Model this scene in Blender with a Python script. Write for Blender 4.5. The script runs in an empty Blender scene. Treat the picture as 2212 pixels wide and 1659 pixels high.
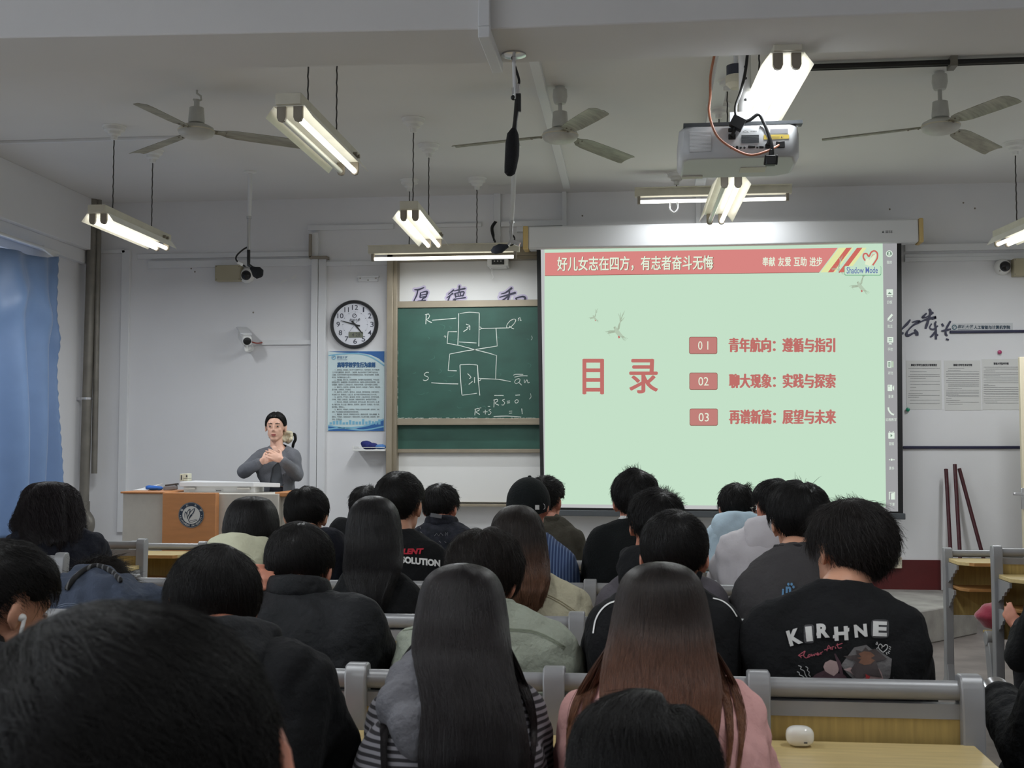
import bpy, bmesh, math, random
import numpy as np
from mathutils import Vector, Matrix, noise
from mathutils.bvhtree import BVHTree

SC = bpy.context.scene
COL = SC.collection
rnd = random.Random(7)
NR = np.random.default_rng(11)
V = Vector
pi = math.pi

# ---------------------------------------------------------------- camera
FPX, CX, CY, CAMZ = 2600.0, 1106.0, 829.5, 1.42
YAW = math.atan(282 / 2600.0)
PITCH = math.atan(145.5 / 2600.0)
f0 = V((-math.sin(YAW), math.cos(YAW), 0))
RIGHT = V((math.cos(YAW), math.sin(YAW), 0))
FWD = f0 * math.cos(PITCH) + V((0, 0, math.sin(PITCH)))
UP = RIGHT.cross(FWD)
EYE = V((0, 0, CAMZ))
cam = bpy.data.cameras.new('camera')
camo = bpy.data.objects.new('camera', cam)
COL.objects.link(camo)
camo.matrix_world = Matrix(((RIGHT.x, UP.x, -FWD.x, 0), (RIGHT.y, UP.y, -FWD.y, 0), (RIGHT.z, UP.z, -FWD.z, CAMZ), (0, 0, 0, 1)))
cam.sensor_width = 36
cam.lens = FPX / 2212 * 36
cam.clip_start = 0.05
cam.dof.use_dof = True
cam.dof.focus_distance = 7.0
cam.dof.aperture_fstop = 16
SC.camera = camo

# ---------------------------------------------------------------- view + world + daylight
SC.view_settings.view_transform = 'Standard'
SC.view_settings.look = 'None'
SC.view_settings.exposure = 0.0
SC.view_settings.gamma = 1
SC.view_settings.use_curve_mapping = False
SC.cycles.use_denoising = True
SC.cycles.max_bounces = 8
SC.cycles.diffuse_bounces = 5
SC.cycles.glossy_bounces = 3
SC.cycles.sample_clamp_indirect = 6
w = bpy.data.worlds.new('sky')
SC.world = w
w.use_nodes = True
w.node_tree.nodes['Background'].inputs[0].default_value = (0.80, 0.88, 1, 1)
w.node_tree.nodes['Background'].inputs[1].default_value = 1.2
TUBE = 3.6      # luminance of a lit fluorescent tube seen from the side
REAR_FILL_W = 8.0     # power per tube of the added out-of-view lamps that brighten the foreground
TUBE_W = 12.0    # light each lit tube throws down into the room
DAY = 40.0


def area_light(name, loc, rot, sx, sy, power, col):
    l = bpy.data.lights.new(name, 'AREA')
    l.shape = 'RECTANGLE'
    l.size, l.size_y, l.energy, l.color = sx, sy, power, col
    o = bpy.data.objects.new(name, l)
    o.location, o.rotation_euler = loc, rot
    COL.objects.link(o)
    return o


# daylight entering by the side windows (left wall) beside and behind the camera
area_light('daylight', (-5.6, 2.2, 2.1), (0, -pi / 2, 0), 2.2, 2.6, DAY, (0.86, 0.93, 1))
area_light('daylight', (-5.6, -1.2, 2.1), (0, -pi / 2, 0), 2.2, 2.6, DAY, (0.86, 0.93, 1))


# ---------------------------------------------------------------- pixel -> place helpers
def ray(px, py):
    return FWD * FPX + RIGHT * (px - CX) + UP * (CY - py)


def PY(px, py, y):
    d = ray(px, py)
    return EYE + d * (y / d.y)


def PZ(px, py, z):
    d = ray(px, py)
    return EYE + d * ((z - CAMZ) / d.z)


def PX(px, py, x):
    d = ray(px, py)
    return EYE + d * (x / d.x)


def PD(px, py, dist):
    return EYE + ray(px, py) * (dist / FPX)


# ---------------------------------------------------------------- materials
def lin(c):
    def f(u):
        u /= 255.0
        return u / 12.92 if u <= 0.04045 else ((u + 0.055) / 1.055) ** 2.4
    return (f(c[0]), f(c[1]), f(c[2]), 1)


def mat(name, col, rough=0.6, metal=0.0, var=None, bump=None, spec=0.5, coord='Object', sheen=0):
    m = bpy.data.materials.new(name)
    m.use_nodes = True
    nt = m.node_tree
    b = nt.nodes['Principled BSDF']
    b.inputs['Base Color'].default_value = lin(col)
    b.inputs['Roughness'].default_value = rough
    b.inputs['Metallic'].default_value = metal
    b.inputs['Specular IOR Level'].default_value = spec
    if sheen:
        b.inputs['Sheen Weight'].default_value = sheen
        b.inputs['Sheen Roughness'].default_value = 0.5
    if var or bump:
        tc = nt.nodes.new('ShaderNodeTexCoord')
    if var:
        sc, amt, stretch = (var + ((1, 1, 1),))[:3]
        mp = nt.nodes.new('ShaderNodeMapping')
        mp.inputs['Scale'].default_value = stretch
        nt.links.new(tc.outputs[coord], mp.inputs[0])
        n = nt.nodes.new('ShaderNodeTexNoise')
        n.inputs['Scale'].default_value = sc
        n.inputs['Detail'].default_value = 6
        nt.links.new(mp.outputs[0], n.inputs['Vector'])
        r = nt.nodes.new('ShaderNodeValToRGB')
        c = lin(col)
        r.color_ramp.elements[0].position, r.color_ramp.elements[1].position = 0.3, 0.7
        r.color_ramp.elements[0].color = tuple(x * (1 - amt) for x in c[:3]) + (1,)
        r.color_ramp.elements[1].color = tuple(min(1, x * (1 + amt)) for x in c[:3]) + (1,)
        nt.links.new(n.outputs['Fac'], r.inputs[0])
        nt.links.new(r.outputs[0], b.inputs['Base Color'])
    if bump:
        n2 = nt.nodes.new('ShaderNodeTexNoise')
        n2.inputs['Scale'].default_value = bump[0]
        n2.inputs['Detail'].default_value = 4
        nt.links.new(tc.outputs[coord], n2.inputs['Vector'])
        bp = nt.nodes.new('ShaderNodeBump')
        bp.inputs['Strength'].default_value = bump[1]
        bp.inputs['Distance'].default_value = bump[2] if len(bump) > 2 else 0.01
        nt.links.new(n2.outputs['Fac'], bp.inputs['Height'])
        nt.links.new(bp.outputs[0], b.inputs['Normal'])
    return m


def emat(name, col, strength=1.0):
    m = bpy.data.materials.new(name)
    m.use_nodes = True
    nt = m.node_tree
    nt.nodes.clear()
    e = nt.nodes.new('ShaderNodeEmission')
    o = nt.nodes.new('ShaderNodeOutputMaterial')
    e.inputs[0].default_value = lin(col)
    e.inputs[1].default_value = strength
    nt.links.new(e.outputs[0], o.inputs[0])
    return m


def stripe_mat(name, c1, c2, scale, direction='Z', width=0.5, soft=0.08, rough=0.9, wobble=0.0):
    m = bpy.data.materials.new(name)
    m.use_nodes = True
    nt = m.node_tree
    b = nt.nodes['Principled BSDF']
    b.inputs['Roughness'].default_value = rough
    tc = nt.nodes.new('ShaderNodeTexCoord')
    wv = nt.nodes.new('ShaderNodeTexWave')
    wv.wave_type, wv.bands_direction = 'BANDS', direction
    wv.inputs['Scale'].default_value = scale
    wv.inputs['Distortion'].default_value = wobble
    r = nt.nodes.new('ShaderNodeValToRGB')
    r.color_ramp.elements[0].position = max(0, width - soft)
    r.color_ramp.elements[1].position = min(1, width + soft)
    r.color_ramp.elements[0].color, r.color_ramp.elements[1].color = lin(c1), lin(c2)
    nt.links.new(tc.outputs['Object'], wv.inputs['Vector'])
    nt.links.new(wv.outputs['Fac'], r.inputs[0])
    nt.links.new(r.outputs[0], b.inputs['Base Color'])
    return m


M = dict(
    wall=mat('wall_paint', (226, 226, 228), 0.85, var=(1.3, 0.03), bump=(40, 0.05)),
    ceil=mat('ceiling_paint', (222, 221, 220), 0.9, var=(0.8, 0.03), bump=(30, 0.04)),
    trim=mat('white_plastic_trim', (222, 223, 225), 0.5),
    floor=mat('terrazzo_floor', (122, 114, 110), 0.45, var=(5, 0.25), bump=(60, 0.04)),
    concrete=mat('worn_concrete', (150, 147, 142), 0.75, var=(6, 0.25), bump=(50, 0.1)),
    dado=mat('oxblood_paint', (88, 26, 28), 0.45, var=(4, 0.12)),
    metal=mat('grey_bench_paint', (150, 151, 153), 0.35, 0.15, var=(9, 0.06)),
    metald=mat('dark_bench_paint', (72, 76, 80), 0.5),
    chrome=mat('chrome', (205, 205, 208), 0.22, 0.9),
    ply=mat('yellow_plywood', (206, 184, 130), 0.38, var=(7, 0.10, (1, 9, 9)), bump=(40, 0.03)),
    plyd=mat('yellow_panel_wood', (176, 152, 92), 0.45, var=(6, 0.14, (14, 14, 1))),
    oak=mat('oak_edging', (176, 128, 74), 0.5, var=(8, 0.12, (1, 6, 6))),
    black=mat('black_plastic', (20, 21, 23), 0.45),
    foam=mat('black_foam', (16, 18, 22), 0.95, bump=(220, 0.5)),
    white=mat('white_plastic', (228, 228, 226), 0.4),
    offwhite=mat('aged_enamel', (206, 200, 180), 0.45, var=(14, 0.10)),
    fan=mat('fan_enamel', (188, 188, 182), 0.4, var=(9, 0.12)),
    blade=mat('dusty_fan_blade', (150, 148, 134), 0.5, var=(7, 0.28, (1, 5, 1))),
    lamp=mat('lamp_enamel', (208, 204, 188), 0.45, var=(10, 0.08)),
    refl=mat('lamp_reflector', (240, 238, 226), 0.3, var=(8, 0.06)),
    holder=mat('lamp_holder', (142, 134, 122), 0.5),
    tube=emat('lit_tube', (255, 252, 240), TUBE),
    tubeoff=mat('unlit_tube', (225, 228, 220), 0.2),
    cord=mat('cord', (70, 68, 66), 0.7),
    steel=mat('grey_pipe_paint', (122, 118, 110), 0.45, 0.3, var=(8, 0.15)),
    wood=mat('lectern_wood', (196, 134, 84), 0.4, var=(6, 0.08, (1, 1, 6))),
    laminate=mat('grey_laminate', (196, 192, 184), 0.5, var=(30, 0.03)),
    green=mat('green_chalkboard', (44, 84, 73), 0.55, var=(3.0, 0.2, (1, 1, 1.6))),
    bframe=mat('bronze_aluminium', (150, 140, 122), 0.38, 0.35, var=(5, 0.08)),
    chalk=mat('chalk', (214, 222, 214), 0.95),
    paper=mat('white_paper', (214, 214, 212), 0.8),
    ink=mat('ink', (74, 74, 78), 0.8),
    navy=mat('navy_vinyl', (36, 36, 66), 0.5),
    lav=mat('lavender_vinyl', (206, 196, 222), 0.5),
    skin=mat('skin', (206, 152, 124), 0.5, var=(20, 0.06)),
    skin2=mat('pale_skin', (226, 180, 158), 0.5, var=(20, 0.05)),
    skinr=mat('ruddy_skin', (200, 134, 110), 0.5, var=(20, 0.06)),
    lips=mat('lips', (166, 92, 86), 0.45),
    eyew=mat('eye_white', (188, 172, 162), 0.35),
    eyem=mat('dark_eye', (34, 26, 24), 0.2),
    brow=mat('brow_hair', (44, 34, 30), 0.7),
    shoe=mat('dark_shoe', (36, 36, 40), 0.5),
    trouser=mat('dark_trousers', (28, 29, 34), 0.85, bump=(60, 0.3)),
)

# ---------------------------------------------------------------- mesh builder
OFF = {}


class MB:
    def __init__(s):
        s.v, s.f = [], []

    def raw(s, v, f):
        n = len(s.v)
        s.v.extend([tuple(p) for p in v])
        s.f.extend([tuple(i + n for i in q) for q in f])
        return s

    def box(s, x0, x1, y0, y1, z0, z1):
        v = [(x, y, z) for x in (x0, x1) for y in (y0, y1) for z in (z0, z1)]
        return s.raw(v, [(0, 1, 3, 2), (4, 6, 7, 5), (0, 4, 5, 1), (2, 3, 7, 6), (0, 2, 6, 4), (1, 5, 7, 3)])

    def obox(s, c, size, rot):
        v = [V(c) + rot @ V((x * size[0] / 2, y * size[1] / 2, z * size[2] / 2)) for x in (-1, 1) for y in (-1, 1) for z in (-1, 1)]
        return s.raw(v, [(0, 1, 3, 2), (4, 6, 7, 5), (0, 4, 5, 1), (2, 3, 7, 6), (0, 2, 6, 4), (1, 5, 7, 3)])

    def rings(s, R, cap=True, closed=True):
        n = len(R[0])
        v = [p for r in R for p in r]
        f = []
        for i in range(len(R) - 1):
            for j in range(n if closed else n - 1):
                k = (j + 1) % n
                f.append((i * n + j, i * n + k, (i + 1) * n + k, (i + 1) * n + j))
        if cap:
            f.append(tuple(range(n - 1, -1, -1)))
            f.append(tuple(range((len(R) - 1) * n, len(R) * n)))
        return s.raw(v, f)

    def tube(s, pts, r, n=10, cap=True):
        pts = [V(p) for p in pts]
        R = []
        up = None
        for i, p in enumerate(pts):
            t = (pts[min(i + 1, len(pts) - 1)] - pts[max(i - 1, 0)]).normalized()
            if up is None:
                up = t.orthogonal().normalized()
            a = (up - t * up.dot(t)).normalized()
            up = a
            b = t.cross(a)
            rr = r[i] if isinstance(r, (list, tuple)) else r
            R.append([p + (a * math.cos(2 * pi * j / n) + b * math.sin(2 * pi * j / n)) * rr for j in range(n)])
        return s.rings(R, cap)

    def cyl(s, p0, p1, r0, r1=None, n=20):
        return s.tube([p0, p1], [r0, r0 if r1 is None else r1], n)

    def lathe(s, prof, c=(0, 0, 0), n=32, rot=None, cap=True):
        rot = rot or Matrix.Identity(3)
        c = V(c)
        R = [[c + rot @ V((r * math.cos(2 * pi * j / n), r * math.sin(2 * pi * j / n), z)) for j in range(n)] for r, z in prof]
        return s.rings(R, cap)

    def ell(s, c, r, rot=None, n=20, m=12):
        rot = rot or Matrix.Identity(3)
        c = V(c)
        v = [c + rot @ V((0, 0, -r[2]))]
        for i in range(1, m):
            t = -pi / 2 + pi * i / m
            for j in range(n):
                a = 2 * pi * j / n
                v.append(c + rot @ V((r[0] * math.cos(t) * math.cos(a), r[1] * math.cos(t) * math.sin(a), r[2] * math.sin(t))))
        v.append(c + rot @ V((0, 0, r[2])))
        f = [(0, 1 + (j + 1) % n, 1 + j) for j in range(n)]
        for i in range(m - 2):
            for j in range(n):
                k = (j + 1) % n
                f.append((1 + i * n + j, 1 + i * n + k, 1 + (i + 1) * n + k, 1 + (i + 1) * n + j))
        t = len(v) - 1
        f += [(t, 1 + (m - 2) * n + j, 1 + (m - 2) * n + (j + 1) % n) for j in range(n)]
        return s.raw(v, f)

    def caps(s, p0, p1, r0, r1=None, n=14, flat=1.0, m=4):
        """tapered capsule, closed"""
        r1 = r0 if r1 is None else r1
        p0, p1 = V(p0), V(p1)
        t = p1 - p0
        if t.length < 1e-6:
            t = V((0, 0, 1e-4))
        t.normalize()
        a = t.orthogonal().normalized()
        if abs(t.x) < 0.95:
            a = (V((1, 0, 0)) - t * t.x).normalized()
        b = t.cross(a)
        R = []
        for i in range(m + 1):
            q = pi / 2 * i / m
            R.append((p0 - t * r0 * math.cos(q) * 0.98, r0 * max(math.sin(q), 0.02)))
        for i in range(m + 1):
            q = pi / 2 * i / m
            R.append((p1 + t * r1 * math.sin(q) * 0.98, r1 * max(math.cos(q), 0.02)))
        return s.rings([[p + (a * math.cos(2 * pi * j / n) + b * flat * math.sin(2 * pi * j / n)) * r for j in range(n)] for p, r in R])

    def prism(s, poly, axis, a0, a1):
        """poly: 2d points in the other two axes (x,z for axis y; y,z for axis x; x,y for axis z)"""
        def q(p, a):
            return (p[0], a, p[1]) if axis == 'y' else ((a, p[0], p[1]) if axis == 'x' else (p[0], p[1], a))
        return s.rings([[q(p, a0) for p in poly], [q(p, a1) for p in poly]])

    def build(s, name, m, parent=None, bevel=0.0, ang=40, loc=None, smooth=True):
        off = V((0, 0, 0))
        if parent is not None:
            off = OFF.get(parent.name, off)
        elif loc is not None:
            off = V(loc)
        else:
            a = np.array(s.v)
            off = V(((a[:, 0].min() + a[:, 0].max()) / 2, (a[:, 1].min() + a[:, 1].max()) / 2, a[:, 2].min()))
        me = bpy.data.meshes.new(name)
        me.from_pydata([(p[0] - off.x, p[1] - off.y, p[2] - off.z) for p in s.v], [], s.f)
        me.materials.append(m)
        o = bpy.data.objects.new(name, me)
        COL.objects.link(o)
        if parent is not None:
            o.parent = parent
        else:
            o.location = off
        OFF[o.name] = off
        fixn(me)
        if smooth:
            me.shade_smooth()
            me.set_sharp_from_angle(angle=math.radians(ang))
        if bevel:
            md = o.modifiers.new('bevel', 'BEVEL')
            md.width, md.segments, md.limit_method, md.angle_limit = bevel, 2, 'ANGLE', math.radians(50)
        return o


def fixn(me):
    bm = bmesh.new()
    bm.from_mesh(me)
    bmesh.ops.recalc_face_normals(bm, faces=bm.faces)
    bm.to_mesh(me)
    bm.free()


def empty(name, loc):
    o = bpy.data.objects.new(name, None)
    o.location = loc
    o.empty_display_size = 0.1
    COL.objects.link(o)
    OFF[o.name] = V(loc)
    return o


def tag(o, label, cat, group=None):
    o['label'], o['category'] = label, cat
    if group:
        o['group'] = group
    return o


def thing(name, loc, label, cat, group=None):
    return tag(empty(name, loc), label, cat, group)


def struct(o):
    o['kind'] = 'structure'
    return o


def copy_tree(o, parent=None):
    c = o.copy()
    COL.objects.link(c)
    if parent:
        c.parent = parent
    for ch in list(o.children):
        copy_tree(ch, c)
    return c


# ---------------------------------------------------------------- flat work on a wall plane (given as y), in picture pixels of the plane
TXT = {}


def text_poly(s, bold=0.0):
    k = (s, bold)
    if k not in TXT:
        c = bpy.data.curves.new('t', 'FONT')
        c.body, c.offset, c.resolution_u = s, bold, 3
        o = bpy.data.objects.new('t', c)
        COL.objects.link(o)
        bpy.context.view_layer.update()
        dg = bpy.context.evaluated_depsgraph_get()
        me = bpy.data.meshes.new_from_object(o.evaluated_get(dg))
        v = [(p.co.x, p.co.y) for p in me.vertices]
        f = [tuple(p.vertices) for p in me.polygons]
        bpy.data.objects.remove(o)
        bpy.data.curves.remove(c)
        bpy.data.meshes.remove(me)
        TXT[k] = (np.array(v), f)
    return TXT[k]


def text_px(s, x0, y0, x1, y1, bold=0.0, shear=0.0, slope=0.0, rot=0.0, full=False):
    """text as pixel points filling the rectangle (y down)"""
    v, f = text_poly(s, bold)
    lo, hi = v.min(0), v.max(0)
    if full:
        lo[1], hi[1] = -0.12, 0.86
    u = (v - lo) / (hi - lo)
    px = x0 + (x1 - x0) * u[:, 0] + shear * (u[:, 1] - 0.5) * (y1 - y0)
    py = y1 + (y0 - y1) * u[:, 1] + slope * (px - x0)
    if rot:
        cx, cy = (x0 + x1) / 2, (y0 + y1) / 2
        c, q = math.cos(rot), math.sin(rot)
        px, py = cx + (px - cx) * c - (py - cy) * q, cy + (px - cx) * q + (py - cy) * c
    return list(zip(px, py)), f


def stroke_px(pts, wd):
    """ribbon polygons for a polyline in pixels; wd: width or list"""
    n = len(pts)
    L, R = [], []
    for i in range(n):
        a, b = pts[max(i - 1, 0)], pts[min(i + 1, n - 1)]
        dx, dy = b[0] - a[0], b[1] - a[1]
        l = math.hypot(dx, dy) or 1
        h = (wd[i] if isinstance(wd, (list, tuple)) else wd) / 2
        L.append((pts[i][0] - dy / l * h, pts[i][1] + dx / l * h))
        R.append((pts[i][0] + dy / l * h, pts[i][1] - dx / l * h))
    return L + R, [(i, i + 1, n + i + 1, n + i) for i in range(n - 1)]


def smooth_pts(pts, k=6):
    out = []
    n = len(pts)
    for i in range(n - 1):
        p0, p1, p2, p3 = (np.array(pts[max(0, min(n - 1, j))], float) for j in (i - 1, i, i + 1, i + 2))
        for t in np.linspace(0, 1, k, endpoint=False):
            out.append(tuple(0.5 * ((2 * p1) + (p2 - p0) * t + (2 * p0 - 5 * p1 + 4 * p2 - p3) * t * t + (3 * p1 - p0 - 3 * p2 + p3) * t ** 3)))
    return out + [tuple(pts[-1])]


def onto(mb, vf, y):
    mb.raw([PY(a, b, y) for a, b in vf[0]], vf[1])


def quad_px(mb, x0, y0, x1, y1, y):
    mb.raw([PY(a, b, y) for a, b in ((x0, y0), (x1, y0), (x1, y1), (x0, y1))], [(0, 1, 2, 3)])


def poly_px(mb, pts, y):
    mb.raw([PY(a, b, y) for a, b in pts], [tuple(range(len(pts)))])


def circ_px(cx, cy, r, n=28, a0=0, a1=2 * pi):
    return [(cx + r * math.cos(a0 + (a1 - a0) * i / n), cy + r * math.sin(a0 + (a1 - a0) * i / n)) for i in range(n)]


def slab_px(mb, pts, y, th):
    """an outline traced on the wall plane y, given its thickness th towards the room"""
    A = [PY(a, b, y) for a, b in pts]
    B = [p - V((0, th, 0)) for p in A]
    mb.rings([A, B])


def wbox(mb, x0, y0, x1, y1, yf, th):
    """box whose front face (nearest to the room) covers the pixel rectangle at depth yf"""
    a, b = PY(x0, y0, yf), PY(x1, y1, yf)
    mb.box(a.x, b.x, yf, yf + th, b.z, a.z)
    return a, b


def bold_px(s_, x0, y0, x1, y1, k=1, d=.35, **kw):
    """text thickened by a few shifted copies: list of (vertices, faces, layer)"""
    out = []
    sh = [(0, 0)] + [(d * a, 0) for a in ((-1, 1) if k == 1 else (-1, 1, -2, 2))] + [(0, d), (0, -d)]
    for i, (dx, dy) in enumerate(sh):
        v, f = text_px(s_, x0, y0, x1, y1, **kw)
        out.append(([(a + dx, b + dy) for a, b in v], f, i))
    return out


def onto_bold(mb, s_, x0, y0, x1, y1, y, k=1, d=.35, **kw):
    for v, f, i in bold_px(s_, x0, y0, x1, y1, k, d, **kw):
        onto(mb, (v, f), y - .0001 * i)
# ================================================================ ROOM
YW, XL, XR, YB, ZC = 10.6, -5.1, 3.85, -3.4, 3.72
b = MB(); b.box(XL - .2, XR + .2, YB - .2, YW + .2, -.12, 0)
struct(b.build('floor', M['floor']))
b = MB(); b.box(XL - .2, XR + .2, YB - .2, YW + .2, ZC, ZC + .12)
struct(b.build('ceiling', M['ceil']))
b = MB(); b.box(XL - .2, XR + .2, YW, YW + .2, 0, ZC)
struct(b.build('wall_front', M['wall']))
b = MB(); b.box(XL - .2, XR + .2, YB - .2, YB, 0, ZC)
struct(b.build('wall_back', M['wall']))
b = MB(); b.box(XR, XR + .2, YB, YW, 0, ZC)
struct(b.build('wall_right', M['wall']))
# left wall with three window openings
WIN = [(-2.6, .2, .9, 3.1), (.8, 3.6, .9, 3.1), (7.3, 9.62, .75, 3.06)]
b = MB()
y = YB
for (y0, y1, z0, z1) in WIN:
    b.box(XL - .2, XL, y, y0, 0, ZC)
    b.box(XL - .2, XL, y0, y1, 0, z0)
    b.box(XL - .2, XL, y0, y1, z1, ZC)
    y = y1
b.box(XL - .2, XL, y, YW, 0, ZC)
struct(b.build('wall_left', M['wall']))
glass = bpy.data.materials.new('window_glass')
glass.use_nodes = True
g = glass.node_tree.nodes['Principled BSDF']
g.inputs['Base Color'].default_value = (1, 1, 1, 1)
g.inputs['Transmission Weight'].default_value = 1
g.inputs['Roughness'].default_value = 0.02
g.inputs['IOR'].default_value = 1.02
for i, (y0, y1, z0, z1) in enumerate(WIN):
    b = MB()
    for (a, c, d, e) in ((y0, y1, z0, z0 + .06), (y0, y1, z1 - .06, z1), (y0, y0 + .06, z0, z1), (y1 - .06, y1, z0, z1), ((y0 + y1) / 2 - .03, (y0 + y1) / 2 + .03, z0, z1)):
        b.box(XL - .14, XL - .08, a, c, d, e)
    wo = struct(b.build('window_%d' % (i + 1), M['white']))
    b = MB(); b.box(XL - .115, XL - .105, y0 + .05, y1 - .05, z0 + .05, z1 - .05)
    b.build('pane', glass, wo)
# ledge beam along the left wall over the windows, cross beam under the ceiling
b = MB(); b.box(XL, XL + .12, YB, YW, 3.25, ZC); b.box(XL, XL + .06, YB, YW, 3.13, 3.25)
struct(b.build('trim_1', M['wall'], bevel=.004))
b = MB()
b.prism([(XL, 4.70), (-.6, 4.95), (XR, 4.95), (XR, 5.45), (-.6, 5.40), (XL, 5.20)], 'z', 3.2, ZC)
struct(b.build('ceiling_beam', M['ceil'], bevel=.006))

# teaching platform and painted dado
ZP = .25
b = MB(); b.prism([(-4.4, 8.05), (1.0, 8.05), (2.58, 9.8), (2.58, YW), (-4.4, YW)], 'z', 0, ZP)
struct(b.build('platform_floor', M['concrete'], bevel=.01))
b = MB(); b.box(-1.2, 2.5, YW - .012, YW, ZP, .50); b.box(2.58 - .06, 2.58, YW - .012, YW, 0, .5)
struct(b.build('baseboard_front', M['dado']))


# cable trunking and casings on the front wall and ceiling
def trunk(n, boxes, m=None, bev=.003):
    b = MB()
    for x0, y0, x1, y1, th in boxes:
        a, c = PY(x0, y0, YW - th), PY(x1, y1, YW - th)
        b.box(a.x, c.x, YW - th, YW, c.z, a.z)
    return struct(b.build('trim_%d' % n, m or M['trim'], bevel=bev))


trunk(2, [(208, 540, 270, 546, .03), (263, 540, 270, 1150, .03)])
trunk(3, [(296, 549, 672, 553, .02), (320, 564, 690, 573, .03)])
trunk(4, [(673, 502, 681, 1150, .05), (688, 552, 699, 1150, .04)])
trunk(5, [(700, 565, 838, 572, .03), (757, 564, 759, 573, .034)])
trunk(6, [(665, 487, 850, 494, .03), (935, 483, 1040, 489, .03), (1082, 478, 1216, 487, .05)])
trunk(7, [(1066, 402, 1081, 540, .04)])
trunk(8, [(1214, 409, 1224, 492, .05)])
trunk(9, [(1503, 402, 1514, 498, .05)])
trunk(10, [(565, 735, 676, 744, .03)])
trunk(11, [(1955, 528, 2400, 535, .05), (1955, 549, 2400, 552, .02), (1955, 556, 2400, 558, .03)])
trunk(12, [(1116, 488, 1145, 500, .04), (1230, 488, 1960, 494, .02)])
# dark bracket where the trunking turns at the upper left
b = MB()
for (x0, y0, x1, y1) in ((668, 553, 706, 558), (667, 505, 671, 556)):
    a, c = PY(x0, y0, YW - .09), PY(x1, y1, YW - .09)
    b.box(a.x, c.x, YW - .09, YW, c.z, a.z)
tag(b.build('trunking_bracket', M['holder']), 'small grey bracket where the white trunking turns down, left of the chalkboard', 'bracket')


def ctrunk(n, pa, pb, z, wd, h=.035):
    a, c = PZ(pa[0], pa[1], z), PZ(pb[0], pb[1], z)
    d = (c - a).normalized()
    s = V((-d.y, d.x, 0)) * wd / 2
    b = MB()
    b.rings([[a - s, a + s, a + s + V((0, 0, h)), a - s + V((0, 0, h))], [c - s, c + s, c + s + V((0, 0, h)), c - s + V((0, 0, h))]])
    return struct(b.build('trim_%d' % n, M['trim'], bevel=.003))


ctrunk(13, (1152, 128), (1224, 408), ZC - .035, .06)
ctrunk(14, (1573, 100), (1512, 402), ZC - .035, .09)
ctrunk(15, (-60, 313), (420, 299), ZC - .02, .03, .02)
# trunking that comes down the near face of the beam and turns along its underside
b = MB()
a, c = PY(1033, 45, 4.91), PY(1058, 45, 4.91)
b.box(a.x, c.x, 4.905, 4.953, 3.2, ZC)
b.box(a.x, c.x, 4.905, 5.39, 3.15, 3.1995)
struct(b.build('trim_16', M['trim'], bevel=.004))
# twin black conduit under the ceiling at the right
a = PZ(1735, 145, ZC - .03); c = PZ(2330, 125, ZC - .03)
ct = thing('ceiling_conduit', (a + c) / 2, 'thin black conduit running across the ceiling above the right-hand fan', 'conduit')
b = MB(); b.tube([a, c], .016); b.tube([a + V((0, .04, 0)), c + V((0, .04, 0))], .012)
b.build('pipe', M['black'], ct)
q = a.lerp(c, .55)
b = MB(); b.box(q.x - .02, q.x + .02, q.y - .03, q.y + .07, q.z - .03, ZC)
b.build('clamp', M['steel'], ct)

# waste pipe in the left corner
pp = PY(197, 405, 10.42)
px_ = pp.x
pt = thing('drain_pipe', (px_, 10.42, 0), 'grey vertical drain pipe in the corner beside the blue curtain', 'pipe')
zj = PY(195, 1095, 10.42).z
b = MB(); b.tube([(px_ - .01, 10.42, zj), (px_ + .02, 10.42, ZC)], .043, 18)
b.build('upper_pipe', M['steel'], pt)
b = MB(); b.tube([(px_ + .068, 10.45, zj + .3), (px_ + .062, 10.45, ZC)], .026, 14)
b.build('thin_pipe', M['steel'], pt)
b = MB()
b.tube(smooth_pts([(px_ - .01, 10.42, zj + .02), (px_ + .0, 10.42, zj - .05), (px_ + .055, 10.40, zj - .12), (px_ + .05, 10.40, zj - .2), (px_ - .02, 10.42, zj - .26), (px_ - .03, 10.42, zj - .34), (px_ - .03, 10.42, 0)]), .045, 16)
b.tube(smooth_pts([(px_ + .03, 10.40, zj - .19), (px_ - .1, 10.38, zj - .2), (px_ - .2, 10.40, zj - .24)]), .03, 12)
b.build('trap_bend', M['steel'], pt)
b = MB()
zc = PY(195, 861, 10.42).z
b.lathe([(.047, -.01), (.05, -.01), (.05, .01), (.047, .01)], (px_ - .005, 10.42, zc)); b.box(px_ - .14, px_ - .04, 10.41, 10.43, zc - .012, zc + .012); b.box(px_ - .15, px_ - .13, 10.40, YW, zc - .02, zc + .02)
b.build('clamp', M['chrome'], pt)
b = MB(); b.lathe([(.044, -.06), (.052, -.06), (.052, .03), (.044, .03)], (px_ - .01, 10.42, zj + .02)); b.build('collar', M['steel'], pt)

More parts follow.
